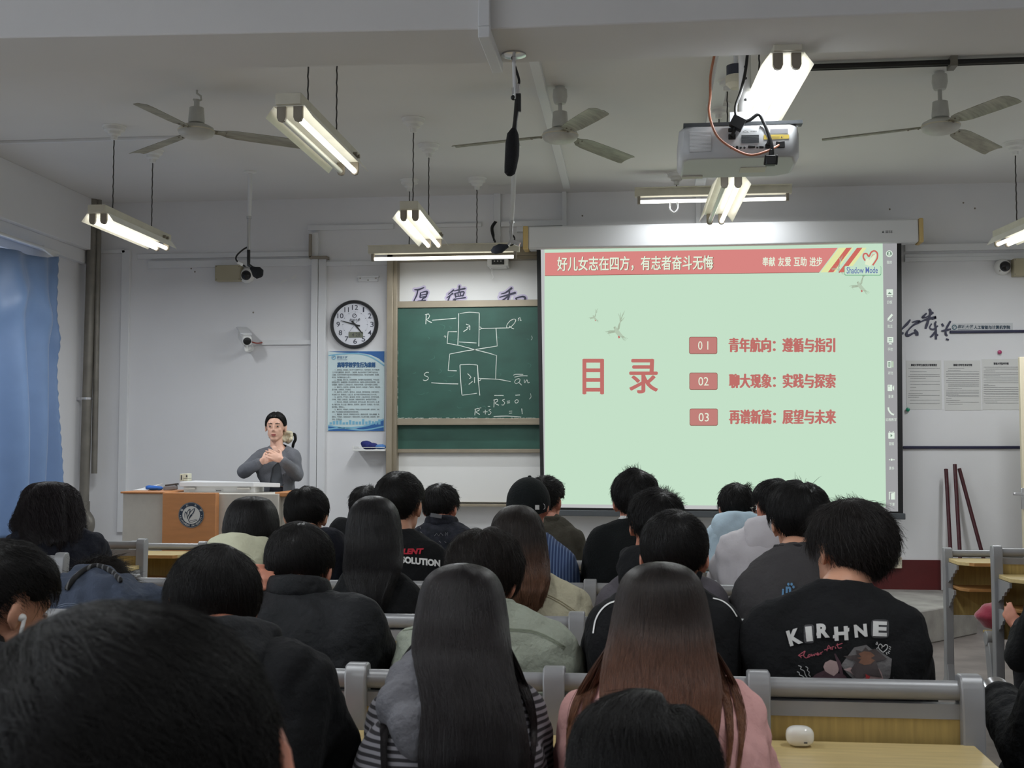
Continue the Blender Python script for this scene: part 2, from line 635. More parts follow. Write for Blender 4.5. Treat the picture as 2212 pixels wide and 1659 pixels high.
# ================================================================ BLUE CURTAIN
ct = thing('window_curtain', (XL + .14, 9.2, .8), 'pale blue satin curtain with scalloped edge at the left window', 'curtain')
mc = mat('blue_satin', (112, 140, 182), 0.42, var=(5, .05), sheen=.3)
nu, nv = 120, 70
v, f = [], []
y0, y1 = 8.2, 9.72
for j in range(nv + 1):
    t = j / nv
    for i in range(nu + 1):
        u = i / nu
        yy = y0 + (y1 - y0) * u
        top = 3.09 - .10 * math.sin(u * pi) ** 1.2 - .02 * math.sin(u * 9)
        z = top + (.74 - top) * t
        am = .03 + .05 * min(1, t * 1.6)
        x = XL + .17 + am * math.sin(u * 26 + .9 * math.sin(t * 3 + u * 4)) + .02 * math.sin(u * 11 + 2 * t)
        x += .05 * math.exp(-((t - .12 - .5 * abs(u - .62)) / .06) ** 2) * (1 - t)
        if i == nu:
            yy += .012 * math.sin(j * 2.2)
        v.append((x, yy, z)); 
for j in range(nv):
    for i in range(nu):
        k = j * (nu + 1) + i
        f.append((k, k + 1, k + nu + 2, k + nu + 1))
b = MB(); b.raw(v, f)
o = b.build('cloth', mc, ct, ang=180)
md = o.modifiers.new('thick', 'SOLIDIFY'); md.thickness = .004
b = MB(); b.tube([(XL + .12, 8.1, 3.12), (XL + .12, 9.78, 3.12)], .014); b.build('rail', M['white'], ct)
b = MB(); b.obox((XL + .12, 9.64, 3.10), (.02, .26, .035), Matrix.Rotation(-.2, 3, 'X')); b.build('end_bracket', M['white'], ct)

# ================================================================ CEILING FANS
def make_fan():
    r = empty('ceiling_fan', (0, 0, 0))
    OFF[r.name] = V((0, 0, 0))
    b = MB(); b.lathe([(.002, .30), (.03, .30), (.03, .285), (.044, .28), (.047, .235), (.04, .20), (.034, .19), (.012, .188)]); b.build('canopy', M['fan'], r)
    b = MB(); b.cyl((0, 0, .0), (0, 0, .2), .013); b.build('down_rod', M['fan'], r)
    b = MB(); b.lathe([(.012, .085), (.045, .085), (.052, .0), (.05, -.012), (.03, -.02)]); b.build('rod_cover', M['fan'], r)
    b = MB(); b.lathe([(.03, -.02), (.08, -.03), (.108, -.045), (.114, -.07), (.104, -.09), (.075, -.105), (.045, -.110), (.002, -.112)], n=40); b.build('motor_housing', M['fan'], r)
    b = MB(); b.lathe([(.106, -.056), (.116, -.062), (.116, -.068), (.106, -.072)], n=40); b.build('trim_ring', M['offwhite'], r)
    for k in range(3):
        a = 2 * pi * k / 3
        R = Matrix.Rotation(a, 3, 'Z') @ Matrix.Rotation(math.radians(3), 3, 'Y') @ Matrix.Rotation(math.radians(-11), 3, 'X')
        b = MB()
        rings = []
        for x, wd in ((.11, .05), (.16, .055), (.2, .10), (.26, .118), (.5, .128), (.68, .128), (.70, .115)):
            h = .004
            rings.append([R @ V((x, -wd / 2, -.06)), R @ V((x, -wd * .25, -.052)), R @ V((x, wd * .25, -.052)), R @ V((x, wd / 2, -.06)), R @ V((x, wd / 2, -.063)), R @ V((x, wd * .25, -.056)), R @ V((x, -wd * .25, -.056)), R @ V((x, -wd / 2, -.063))])
        b.rings(rings)
        bl = b.build('blade', M['blade'], r, ang=30)
        b = MB()
        for sx in (.13, .19):
            b.ell(R @ V((sx, .015, -.064)), (.006, .006, .004)); b.ell(R @ V((sx, -.015, -.064)), (.006, .006, .004))
        b.build('screw', M['holder'], bl)
    return r


fan0 = make_fan()
FG = 'three-bladed ceiling fans'
for i, (px, py, pym, a, lb) in enumerate([
        (424, 290, 195, 26, 'grey three-blade ceiling fan hanging from a hook, left of the near twin lamp'),
        (1210, 300, 187, 54, 'ceiling fan with dusty blades behind the black microphone'),
        (2032, 280, 155, 50, 'ceiling fan at the right, past the projector')]):
    c = PZ(px, pym, ZC)
    hub = PY(px, py, c.y)
    o = fan0 if i == 2 else copy_tree(fan0)
    o.location = (hub.x, hub.y, hub.z + .085)
    o.rotation_euler = (0, 0, math.radians(a))
    tag(o, lb, 'ceiling fan', FG)
    top = ZC - o.location.z
    if i == 0:
        hk = MB(); hk.tube([(.0, 0, top), (0, 0, top - .02), (.025, 0, top - .035), (.028, 0, top - .06), (0, 0, top - .075), (-.022, 0, top - .06)], .007, 8); hk.cyl((0, 0, top - .16), (0, 0, top - .06), .018)
        hk.build('hook', M['fan'], o)
    for ch in list(o.children):
        n = ch.name.split('.')[0]
        if n == 'down_rod':
            ch.scale = (1, 1, (top - (.1 if i == 0 else .06)) / .2)
        if n == 'canopy':
            ch.location = (0, 0, top - .30)
            if i == 0:
                bpy.data.objects.remove(ch)

# ================================================================ FLUORESCENT LAMPS
ZL = 3.02


def lamp_local(length, tubes, lit):
    """lamp along local +Y, origin at its middle on the underside"""
    r = empty('fluorescent_lamp', (0, 0, 0)); OFF[r.name] = V((0, 0, 0))
    h = length / 2
    if tubes == 2:
        b = MB(); b.box(-.062, .062, -h, h, .034, .088); b.build('housing', M['lamp'], r, bevel=.003)
        b = MB()
        prof = [(-.115, -.025), (-.075, .030), (.075, .030), (.115, -.025)]
        prof2 = [(x, z + .003) for x, z in reversed(prof)]
        b.prism([(x, z) for x, z in prof + prof2], 'y', -h + .02, h - .02); b.build('reflector', M['refl'], r, ang=20, smooth=False)
        xs = (-.04, .04)
    else:
        b = MB(); b.box(-.035, .035, -h, h, .02, .085); b.box(-.05, .075, -h, h, .082, .086); b.box(-.05, -.046, -h, h, .05, .086); b.build('housing', M['lamp'], r, bevel=.003)
        xs = (0,)
    zt = -.022
    for x, on in zip(xs, lit):
        b = MB(); b.caps((x, -h + .055, zt), (x, h - .055, zt), .0145, n=14); b.build('tube', M['tube'] if on else M['tubeoff'], r)
        if on:
            la = area_light('tube_light', (x, 0, zt - .0165), (0, 0, 0), .026, length - .16, TUBE_W, (.93, .97, 1))
            la.parent = r
        for s in (-1, 1):
            b = MB(); b.prism([(x - .022, .03), (x + .022, .03), (x + .022, zt), (x + .015, zt - .016), (x, zt - .021), (x - .015, zt - .016), (x - .022, zt)], 'y', s * (h - .035) - .012, s * (h - .035) + .012)
            b.build('lamp_holder', M['holder'], r, bevel=.002)
    if tubes == 2:
        for q_ in (.16, .10):
            b = MB(); b.cyl((.05, h - q_, .048), (.083, h - q_, .048), .011); b.build('starter', M['holder'], r)
    return r


LG = 'twin-tube pendant lamps'


def place_lamp(pa, pb, tubes, lit, label, zc=ZL, hooks=(.28, .75), roses=True, zr=None, grp=None, cords=True):
    if tubes == 2:
        a, c = PZ(pa[0], pa[1], zc), PZ(pb[0], pb[1], zc)
    else:
        a, c = PY(pa[0], pa[1], zc), PY(pb[0], pb[1], zc)
    mid = (a + c) / 2
    d = c - a
    L = min(max(d.length, 1.18), 1.3)
    r = lamp_local(L, tubes, lit)
    r.location = mid
    r.rotation_euler = (0, 0, math.atan2(-d.x, d.y))
    tag(r, label, 'lamp', grp or LG)
    for k in hooks:
        yl = (k - .5) * L
        top = ZC - mid.z
        if cords:
            b = MB()
            n = 26
            b.tube([(.0016 * math.sin(i * 2.1), yl + .0016 * math.cos(i * 2.1), .085 + (top - .1) * i / n) for i in range(n + 1)], .0045, 6)
            b.build('suspension_cord', M['cord'], r)
        if roses:
            b = MB(); b.lathe([(.004, -.10), (.022, -.095), (.024, -.07), (.045, -.06), (.048, -.042), (.072, -.032), (.075, -.01), (.082, -.004), (.082, 0)], (0, yl, top), 24); b.build('ceiling_rose', M['white'], r)
    return r


place_lamp((622, 240), (755, 366), 2, (0, 1), 'large twin-tube lamp left of centre with only one tube lit')
place_lamp((214, 472), (348, 530), 2, (1, 1), 'twin-tube lamp in front of the corner pipe, both tubes lit', hooks=(.22, .8))
place_lamp((888, 468), (934, 522), 2, (1, 1), 'short-looking twin-tube lamp hanging above the single chalkboard tube', hooks=(.15, .75))
place_lamp((1692, 146), (1632, 265), 2, (1, 1), 'bright twin-tube lamp beside the projector pole under the beam', zc=3.14)
place_lamp((1581, 388), (1545, 474), 2, (0, 1), 'twin-tube lamp seen just below the projector', hooks=(.2, .7))
place_lamp((2290, 470), (2185, 514), 2, (1, 1), 'twin-tube lamp cut by the right edge above the dome camera', hooks=(.3, .75))
# twin-tube lamps added out of view to lift the light on the near rows
for i, (x, y) in enumerate(((-3.9, 2.3), (-1.4, 2.3), (1.2, 2.3), (-3.9, -1.1), (-1.4, -1.1), (1.2, -1.1))):
    r_ = lamp_local(1.22, 2, (1, 1))
    r_.location = (x, y, ZL + .1)
    tag(r_, 'added twin-tube lamp, out of view, brightening the nearer benches from above', 'lamp', 'added fill lamps above the picture')
    for ch in r_.children:
        if ch.type == 'LIGHT':
            ch.data.energy = REAR_FILL_W
    for yl in (-.3, .3):
        b = MB(); b.cyl((0, yl, .085), (0, yl, ZC - ZL - .1), .0045, n=6); b.build('suspension_cord', M['cord'], r_)
BG = 'single-tube chalkboard lamps'
place_lamp((797, 552), (1122, 551), 1, (1,), 'single-tube lamp hung in front of the chalkboard top', 9.95, (.27, .72), grp=BG)
place_lamp((1371, 434), (1710, 420), 1, (1,), 'single-tube lamp above the projection screen, with a wire loop', 9.95, (.27, .68), grp=BG)
# hanging wire loop under that lamp
c = PY(1456, 436, 9.9)
b = MB(); b.tube(smooth_pts([(c.x - .025, 9.92, c.z), (c.x - .032, 9.92, c.z - .05), (c.x, 9.92, c.z - .085), (c.x + .032, 9.92, c.z - .05), (c.x + .025, 9.92, c.z)]), .005, 8)
tag(b.build('wire_loop', M['white']), 'white wire loop dangling under the lamp above the projection screen', 'wire')
# ================================================================ CHALKBOARD
cb = thing('chalkboard', PY(1000, 1090, 10.5), 'green sliding chalkboard with a chalked circuit diagram in a bronze frame', 'chalkboard')
b = MB(); wbox(b, 856, 560, 1400, 1086, 10.575, .02); b.build('back_panel', M['white'], cb)
b = MB(); wbox(b, 836, 540, 846, 1092, 10.44, .15); wbox(b, 847, 545, 856, 1090, 10.48, .11); b.build('side_rail', M['bframe'], cb, bevel=.004)
b = MB(); wbox(b, 836, 538, 1250, 549, 10.44, .15); wbox(b, 856, 549, 1250, 557, 10.48, .11); b.build('top_rail', M['bframe'], cb, bevel=.004)
b = MB(); wbox(b, 845, 1088, 1400, 1096, 10.42, .17); wbox(b, 845, 1084, 1400, 1087, 10.5, .09); b.build('chalk_tray', M['bframe'], cb, bevel=.004)
pn = MB(); wbox(pn, 858, 658, 1400, 904, 10.515, .02)
pn = pn.build('upper_panel', M['green'], cb)
b = MB(); wbox(b, 856, 651, 1400, 658, 10.50, .04); wbox(b, 856, 904, 1400, 911, 10.495, .045); wbox(b, 856, 912, 1400, 917, 10.49, .045); wbox(b, 855, 651, 858, 917, 10.505, .035); b.build('panel_frame', M['bframe'], pn, bevel=.002)
pl = MB(); wbox(pl, 858, 918, 1400, 970, 10.545, .02); pl = pl.build('lower_panel', M['green'], cb)
b = MB(); wbox(b, 858, 970, 1400, 978, 10.53, .035); b.build('panel_frame', M['bframe'], pl, bevel=.002)
b = MB(); wbox(b, 838, 1090, 850, 1094, 10.40, .1); b.build('end_cap', M['bframe'], cb)


def zb(pts):   # zoom of the board, region (680,500)-(1280,950) at 2212 wide
    return [(680 + x * 600 / 2212, 500 + y * 600 / 2212) for x, y in pts]


CH = MB()
YC = 10.512
for pts, wd in [
        ([(935, 707), (1060, 697), (1126, 690)], 1.7),
        ([(1146, 652), (1143, 780), (1139, 905)], 1.7), ([(1155, 654), (1230, 643), (1310, 649)], 1.3), ([(1310, 649), (1308, 780), (1306, 915)], 1.7), ([(1150, 880), (1288, 888)], 1.5),
        ([(1325, 773), (1440, 770), (1545, 768)], 1.7), ([(1443, 770), (1448, 840), (1453, 912), (1330, 932), (1200, 952), (1075, 976), (1068, 1040), (1062, 1108), (1130, 1110)], 1.6),
        ([(1132, 798), (1062, 798), (1054, 890), (1160, 910), (1290, 945), (1390, 970), (1448, 988), (1443, 1080), (1440, 1180)], 1.6),
        ([(1156, 1064), (1162, 1190), (1172, 1300)], 1.7), ([(1156, 1062), (1230, 1058), (1295, 1064)], 1.4), ([(1295, 1064), (1303, 1190), (1314, 1306)], 1.7), ([(1172, 1304), (1240, 1296), (1292, 1288)], 1.5),
        ([(928, 1205), (1040, 1212), (1142, 1214)], 1.8), ([(1322, 1172), (1440, 1176), (1500, 1184), (1560, 1196)], 1.6),
        ([(1424, 1474), (1530, 1470), (1644, 1478)], 1.8),
        # letters
        ([(888, 660), (884, 738)], 1.6), ([(878, 664), (905, 656), (915, 672), (905, 692), (888, 700), (908, 716), (932, 726)], 1.6),
        ([(908, 1124), (890, 1122), (872, 1136), (880, 1150), (902, 1160), (900, 1178), (880, 1188), (862, 1182)], 1.7),
        ([(1580, 700), (1555, 712), (1530, 745), (1532, 768), (1560, 760), (1590, 730), (1600, 705), (1585, 698), (1565, 705)], 1.5), ([(1548, 752), (1570, 770), (1586, 776)], 1.5),
        ([(1622, 688), (1620, 712)], 1.3), ([(1620, 700), (1634, 684), (1636, 708), (1646, 706)], 1.3),
        ([(1205, 738), (1236, 752), (1210, 766)], 1.5), ([(1184, 798), (1222, 772)], 1.5), ([(1236, 756), (1234, 784)], 1.5),
        ([(1216, 1132), (1244, 1160), (1230, 1172)], 1.5), ([(1226, 1218), (1256, 1194)], 1.5), ([(1272, 1160), (1272, 1206)], 1.7),
        ([(1582, 1146), (1600, 1138), (1660, 1138)], 1.4), ([(1590, 1160), (1640, 1150), (1694, 1150)], 1.6),
        ([(1630, 1172), (1604, 1178), (1592, 1200), (1606, 1212), (1630, 1196), (1634, 1176)], 1.4), ([(1622, 1200), (1648, 1224)], 1.4),
        ([(1668, 1180), (1672, 1206), (1690, 1180), (1698, 1206), (1710, 1200)], 1.4),
        ([(1430, 1306), (1504, 1306)], 1.5), ([(1430, 1340), (1426, 1400)], 1.5), ([(1422, 1344), (1450, 1336), (1456, 1350), (1436, 1368), (1466, 1384)], 1.5),
        ([(1512, 1336), (1494, 1344), (1512, 1362), (1502, 1382), (1488, 1380)], 1.5), ([(1530, 1352), (1554, 1350)], 1.4), ([(1530, 1366), (1554, 1364)], 1.4),
        ([(1598, 1304), (1634, 1302)], 1.4), ([(1606, 1340), (1594, 1352), (1600, 1366), (1616, 1362), (1620, 1346), (1606, 1338)], 1.5),
        ([(1280, 1412), (1274, 1464)], 1.5), ([(1272, 1416), (1304, 1410), (1308, 1424), (1284, 1436), (1314, 1458)], 1.5), ([(1308, 1408), (1326, 1404)], 1.2),
        ([(1340, 1438), (1376, 1436)], 1.3), ([(1358, 1420), (1358, 1456)], 1.3), ([(1378, 1394), (1396, 1394)], 1.2), ([(1404, 1416), (1386, 1424), (1404, 1440), (1392, 1458), (1380, 1456)], 1.4),
        ([(1546, 1432), (1572, 1430)], 1.4), ([(1546, 1448), (1572, 1446)], 1.4), ([(1648, 1410), (1652, 1454)], 1.6),
        ([(1030, 838), (1036, 830), (1044, 838), (1036, 846)], 1.0), ([(1726, 830), (1732, 850), (1722, 866)], 1.0), ([(1718, 1290), (1722, 1318), (1708, 1336)], .9)]:
    kk = 1 if len(pts) > 5 and wd == 1.6 else 3
    q_ = zb(pts) if kk == 1 else smooth_pts(zb(pts), 3)
    sb_ = MB(); onto(sb_, stroke_px(q_, [wd * (0.75 + .4 * rnd.random()) for _ in q_]), YC); sb_.build('chalk_stroke', M['chalk'], pn, smooth=False)
for cx, cy in ((1316, 770), (1313, 1178)):
    sb_ = MB(); onto(sb_, stroke_px(zb(circ_px(cx, cy, 9, 12) + [(cx + 9, cy)]), 1.2), YC); sb_.build('chalk_stroke', M['chalk'], pn, smooth=False)
for i in range(70):   # chalk dust collected along the panel edges
    x = 860 + rnd.random() * 300
    onto(CH, stroke_px([(x, 902.6 + rnd.random()), (x + 2 + 5 * rnd.random(), 902.6 + rnd.random())], .7), YC)
for i in range(24):
    yy = 665 + rnd.random() * 235
    onto(CH, stroke_px([(858.6 + rnd.random(), yy), (858.8 + rnd.random(), yy + 3 + 5 * rnd.random())], .6), YC)
CH.build('chalk_dust', M['chalk'], pn, smooth=False)
# wiped chalk smears
sm = mat('chalk_smear', (72, 112, 100), 0.9)
b = MB()
for i in range(26):
    x, y = 870 + rnd.random() * 270, 675 + rnd.random() * 215
    a = rnd.random() * pi
    l = 4 + 10 * rnd.random()
    onto(b, stroke_px(smooth_pts([(x, y), (x + l * math.cos(a), y + l * .5 * math.sin(a)), (x + 1.6 * l * math.cos(a + .6), y + l * math.sin(a + .6))], 4), [.3, .6, 1, 1.3, 1.4, 1.2, .9, .6, .3]), 10.5135)
b.build('wiped_smear', sm, pn, smooth=False)

# motto letters on the white panel, their lower halves behind the upper panel
BRUSH = {'厚': [([(795, 464), (830, 462), (868, 447)], [7, 15, 9]), ([(820, 466), (812, 505), (792, 548), (780, 580)], [12, 12, 10, 5]), ([(838, 490), (886, 477), (897, 486), (890, 505)], [6, 12, 15, 9]), ([(842, 492), (838, 522)], 11), ([(842, 508), (888, 500)], 8), ([(838, 526), (890, 516)], 9), ([(893, 484), (884, 522), (858, 538), (852, 580)], [12, 10, 12, 12]), ([(820, 556), (880, 548)], 10)],
         '德': [([(1104, 468), (1062, 502)], [15, 6]), ([(1098, 494), (1050, 530)], [14, 6]), ([(1076, 515), (1062, 550), (1056, 590)], [10, 13, 10]), ([(1112, 474), (1150, 464), (1194, 455)], [8, 12, 16]), ([(1152, 436), (1148, 484)], [15, 10]), ([(1114, 494), (1186, 480), (1178, 514)], [9, 12, 11]), ([(1118, 495), (1122, 522)], 11), ([(1122, 520), (1182, 510)], 9), ([(1140, 490), (1142, 516)], 7), ([(1161, 486), (1161, 513)], 7), ([(1106, 540), (1198, 527)], [8, 12]), ([(1102, 556), (1120, 545)], 12), ([(1140, 552), (1160, 580)], 10)],
         '和': [([(1566, 452), (1522, 486), (1482, 498)], [17, 13, 5]), ([(1472, 524), (1530, 508), (1594, 488)], [9, 14, 17]), ([(1550, 478), (1545, 520), (1533, 560), (1530, 600)], [12, 15, 14, 12]), ([(1541, 515), (1500, 545), (1472, 556)], [11, 13, 5]), ([(1598, 532), (1655, 518), (1676, 534), (1660, 570)], [9, 15, 19, 14]), ([(1604, 532), (1612, 575)], 13)]}
for ch, lb in (('厚', 'dark purple brush character 厚 half hidden by the chalkboard, leftmost of the motto'),
               ('德', 'dark purple brush character 德 half hidden by the chalkboard, middle of the motto'),
               ('和', 'dark purple brush character 和 half hidden by the chalkboard, nearest the screen')):
    b, b2 = MB(), MB()
    for i, (pts, wd) in enumerate(BRUSH[ch]):
        p_ = smooth_pts(zb(pts), 5)
        wd = wd if isinstance(wd, list) else [wd, wd * 1.15]
        ww = np.interp(np.linspace(0, len(wd) - 1, len(p_)), range(len(wd)), wd) * .2712
        onto(b2, stroke_px(p_, list(ww)), 10.571 - .0001 * i)
        onto(b, stroke_px(p_, list(ww + 6.4)), 10.5740 - .0001 * i)
        for e_ in (p_[0], p_[-1], p_[len(p_) // 2]):
            poly_px(b, circ_px(e_[0], e_[1], ww.max() / 2 + 3.0, 14), 10.5726 - .00003 * i)
            if e_ is not p_[len(p_) // 2]:
                poly_px(b2, circ_px(e_[0], e_[1], ww[0 if e_ is p_[0] else -1] / 2, 10), 10.5698 - .00003 * i)
    t = b.build('wall_sticker', M['lav'], smooth=False)
    tag(t, lb, 'wall sticker', 'motto characters above the chalkboard')
    b2.build('character', M['navy'], t, smooth=False)

# white sensor box over the board
sb = thing('sensor_box', PY(1073, 576, 10.4), 'white box with a dark window fixed above the chalkboard motto', 'sensor')
b = MB(); wbox(b, 1052, 560, 1098, 574, 10.42, .16); wbox(b, 1055, 574, 1094, 577, 10.44, .13); b.build('case', M['white'], sb, bevel=.006)
b = MB(); wbox(b, 1062, 561, 1089, 571, 10.412, .01); b.build('window', M['black'], sb)
b = MB()
for k in range(3):
    b.ell(PY(1068 + k * 7, 564, 10.41), (.006, .004, .006))
b.build('status_light', M['paper'], sb)
b = MB(); b.tube(smooth_pts([PY(1064, 577, 10.5), PY(1062, 588, 10.5), PY(1066, 598, 10.5), PY(1063, 604, 10.5)]), .006, 6); b.build('cord', M['white'], sb)
b = MB(); b.tube(smooth_pts([PY(1070, 478, 10.5), PY(1062, 490, 10.5), PY(1063, 505, 10.5), PY(1070, 524, 10.5)]), .009, 8); b.tube(smooth_pts([PY(1073, 479, 10.5), PY(1065, 492, 10.5), PY(1067, 508, 10.5), PY(1066, 520, 10.5)]), .006, 8)
tag(b.build('loose_cable', M['black']), 'black cable loop hanging from the wall trunking above the white sensor box', 'cable')

# ================================================================ PROJECTION SCREEN
YS = 10.32
ps = thing('projection_screen', PY(1555, 1113, YS), 'pull-down projection screen with a pale green slide and black border', 'projection screen')
b = MB()
a, c = PY(1142, 499, YS), PY(1982, 525, YS)
b.box(a.x, c.x, YS - .06, YS + .10, c.z + .0, a.z + .03)
case = b.build('case', M['trim'], ps, bevel=.015)
YEL = mat('yellowed_plastic', (208, 180, 120), .5)
for x0, x1 in ((1131, 1142), (1982, 1992)):
    b = MB()
    p, q = PY(x0, 497, YS), PY(x1, 522, YS)
    b.box(p.x, q.x, YS - .064, YS + .104, c.z - .003, a.z + .034)
    b.build('end_cap', YEL, case, bevel=.008)
b = MB(); poly_px(b, [(1907.5, 498), (1910, 503), (1905, 503)], YS - .0615)
for x in (1913, 1916.5, 1921, 1925):
    onto(b, stroke_px([(x, 499), (x + 2.6, 499)], 1), YS - .0615); onto(b, stroke_px([(x, 502.5), (x + 2.8, 502.3)], 1), YS - .0615); onto(b, stroke_px([(x + 1.3, 498), (x + 1.2, 503.5)], .9), YS - .0615)
b.build('maker_mark', M['ink'], case, smooth=False)
b = MB()
b.raw([PY(x, y, YS + .002) for x, y in ((1159, 526), (1947, 514), (1951, 1110), (1168, 1101))] + [PY(x, y, YS + .006) for x, y in ((1159, 526), (1947, 514), (1951, 1110), (1168, 1101))], [(0, 1, 2, 3), (7, 6, 5, 4), (0, 4, 5, 1), (1, 5, 6, 2), (2, 6, 7, 3), (3, 7, 4, 0)])
fab = b.build('black_border', M['black'], ps, smooth=False)
b = MB(); p, q = PY(1165, 1101, YS), PY(1955, 1117, YS)
b.rings([[V((p.x, YS + dy, z + dz)) for dy, dz in ((-.02, 0), (.02, 0), (.02, -.05), (-.02, -.05))] for z in (PY(1165, 1101, YS).z,)] + [[V((q.x, YS + dy, z + dz)) for dy, dz in ((-.02, 0), (.02, 0), (.02, -.05), (-.02, -.05))] for z in (PY(1955, 1109, YS).z,)])
b.build('bottom_bar', M['metald'], ps, bevel=.004)
E = dict(bg=emat('slide_green', (196, 224, 200)), red=emat('slide_red', (216, 134, 130)), txt=emat('slide_white', (228, 240, 218)), rose=emat('slide_rose', (190, 112, 106)), box=emat('slide_box', (192, 128, 122)),
         line=emat('slide_edge', (140, 96, 84)), yel=emat('slide_yellow', (226, 230, 168)), red2=emat('slide_stripe', (204, 108, 98)), bar=emat('toolbar_grey', (158, 158, 160)), wht=emat('slide_margin', (188, 190, 190)),
         ico=emat('toolbar_icon', (222, 236, 222)), tdk=emat('toolbar_glyph', (112, 138, 120)), blue=emat('caption_blue', (96, 112, 170)), dove=emat('dove_grey', (180, 198, 176)), dove2=emat('dove_shade', (158, 172, 150)), dgr=emat('caption_edge', (110, 170, 130)), hnd=emat('hand_cream', (226, 236, 206)))
sl = {}
CUR = ['screen_margin', 0]


def el(name, i=0):
    CUR[0], CUR[1] = name, i


def slm(k):
    return sl.setdefault((CUR[0], CUR[1], k), MB())


for k_ in E:   # the projector's picture reaches the eye at the same level whatever the exposure
    E[k_].node_tree.nodes['Emission'].inputs[1].default_value = 2 ** -SC.view_settings.exposure


def S(k, vf, lay):
    onto(slm(k), vf, YS - .001 - .0012 * lay)


def SP(k, pts, lay):
    poly_px(slm(k), pts, YS - .001 - .0012 * lay)


SP('wht', [(1168, 533), (1937, 523), (1938, 1105), (1176, 1096)], 0)
el('toolbar')
SP('bar', [(1907, 524), (1936, 523.6), (1940, 1105), (1914, 1104)], 1)
el('background')
SP('bg', [(1176, 535), (1906.6, 525), (1914, 1095), (1177, 1089)], 2)
# banner
el('banner')
SP('red', [(1177, 546), (1809.5, 535.5), (1770, 588), (1177, 595)], 3)
SP('line', [(1177, 595), (1770, 588), (1769, 589), (1177, 596.3)], 3)
el('diagonal_stripe')
for k, x in (('yel', 1812), ('red2', 1828), ('yel', 1834), ('red2', 1851), ('yel', 1862)):
    w = 12 if k == 'red2' else (18 if x == 1812 else 10)
    CUR[1] += 1
    SP(k, [(x, 535.5), (x + w, 535), (x + w - 40, 588), (x - 40, 588.5)], 3 if k == 'yel' else 4)
el('banner_text')
for v, f, i in bold_px('好儿女志在四方，有志者奋斗无悔', 1204.5, 555.5, 1541, 586.5, 2, .55, slope=-.010):
    S('line', (v, f), 4 + .05 * i)
for v, f, i in bold_px('好儿女志在四方，有志者奋斗无悔', 1204, 555, 1540, 586, 1, .45, slope=-.010):
    S('txt', (v, f), 5 + .05 * i)
for i_, (tx, x0) in enumerate((('奉献', 1647), ('友爱', 1681), ('互助', 1715), ('进步', 1749))):
    el('motto_text', i_)
    for v, f, i in bold_px(tx, x0, 555.5, x0 + 27, 575, 1, .35, slope=-.01):
        S('txt', (v, f), 5 + .05 * i)
el('heart_hand_mark')
# heart-and-hand mark
S('red2', stroke_px(smooth_pts([(1869, 563), (1865, 556), (1866, 549), (1872, 548), (1877, 554), (1882, 545), (1889, 542), (1895, 547), (1895, 557), (1890, 566), (1885, 573)], 5), 3.4), 4)
for q in ([(1868, 571), (1871, 560), (1876, 558), (1877, 563), (1887, 548), (1893, 549), (1890, 560), (1884, 570), (1880, 575)],):
    SP('hnd', q, 5)
for dx in (0, 2.6, 5.2):
    S('red2', stroke_px([(1882 + dx, 556 - dx), (1886 + dx * .7, 549)], .7), 6)
# doves


def dove(cx, cy, s):
    el('dove_picture', int(cx))
    def q(p):
        return [(cx + x * s, cy + y * s) for x, y in p]
    SP('dove', q([(-6, -6), (-2, -9), (4, -2), (10, 6), (16, 13), (20, 18), (12, 17), (4, 13), (-3, 5)]), 3)
    for i in range(9):
        t = i / 8
        S('dove' if i % 2 else 'dove2', stroke_px(smooth_pts(q([(3 + t * 3, 0 - t * 2), (7 + t * 4, -14 - t * 10), (12 + 8 * math.sin(i), -26 - 22 * t + 8 * abs(t - .5))]), 3), [2.2 * s, 2.4 * s, 2 * s, 1.6 * s, 1.2 * s, .8 * s, .3 * s]), 4)
    for i in range(6):
        S('dove' if i % 2 else 'dove2', stroke_px(q([(-3, 2 + i * .6), (-14 - i, 2 + i * 1.2), (-26 + 3 * i, 4 + i * 2.2)]), [2 * s, 1.8 * s, .3 * s]), 4)
    SP('dove2', q([(-6, -6), (-4, -8), (-3, -5), (-5, -3)]), 5)
    SP('rose', q([(4, 13), (8, 14), (9, 18), (5, 19)]), 5)
    for i in range(5):
        S('dove2', stroke_px(q([(12 + i, 14), (16 + 2.5 * i, 22 + 3 * math.sin(i))]), .6 * s), 4)


dove(1331, 713, .95)
dove(1283, 685, .45)
dove(1856, 615, .85)
dove(1809, 578, .62)
# contents heading and three lines
for i_, (c_, x0_, x1_, y1_) in enumerate((('目', 1260, 1303, 851), ('录', 1361, 1420, 849))):
    el('heading_text', i_)
    for v, f, i in bold_px(c_, x0_, 776, x1_, y1_, 2, .9):
        S('rose', (v, f), 3 + .05 * i)
for i, (n, tx) in enumerate((('0 1', '青年航向：遵循与指引'), ('02', '聊大现象：实践与探索'), ('03', '再谱新篇：展望与未来'))):
    y = 746 + i * 77.5
    x = 1519 + i * .6

    def rr(x0, y0, x1, y1, r):
        out = []
        for cx, cy, a in ((x1 - r, y0 + r, -pi / 2), (x1 - r, y1 - r, 0), (x0 + r, y1 - r, pi / 2), (x0 + r, y0 + r, pi)):
            out += [(cx + r * math.cos(a + k * pi / 8), cy + r * math.sin(a + k * pi / 8)) for k in range(5)]
        return out
    el('number_box', i)
    SP('line', rr(x - 30.5, y - 18.5, x + 30.5, y + 18.8, 4), 3)
    SP('box', rr(x - 29.5, y - 17.5, x + 29.5, y + 17.5, 3.5), 4)
    S('txt', text_px(n, x - 11, y - 9, x + 11, y + 9.5, 0), 5)
    el('agenda_text', i)
    for v, f, i_ in bold_px(tx, 1575 + i * .6, y - 16, 1803 + i, y + 14.5, 2, .75):
        S('rose', (v, f), 3 + .05 * i_)
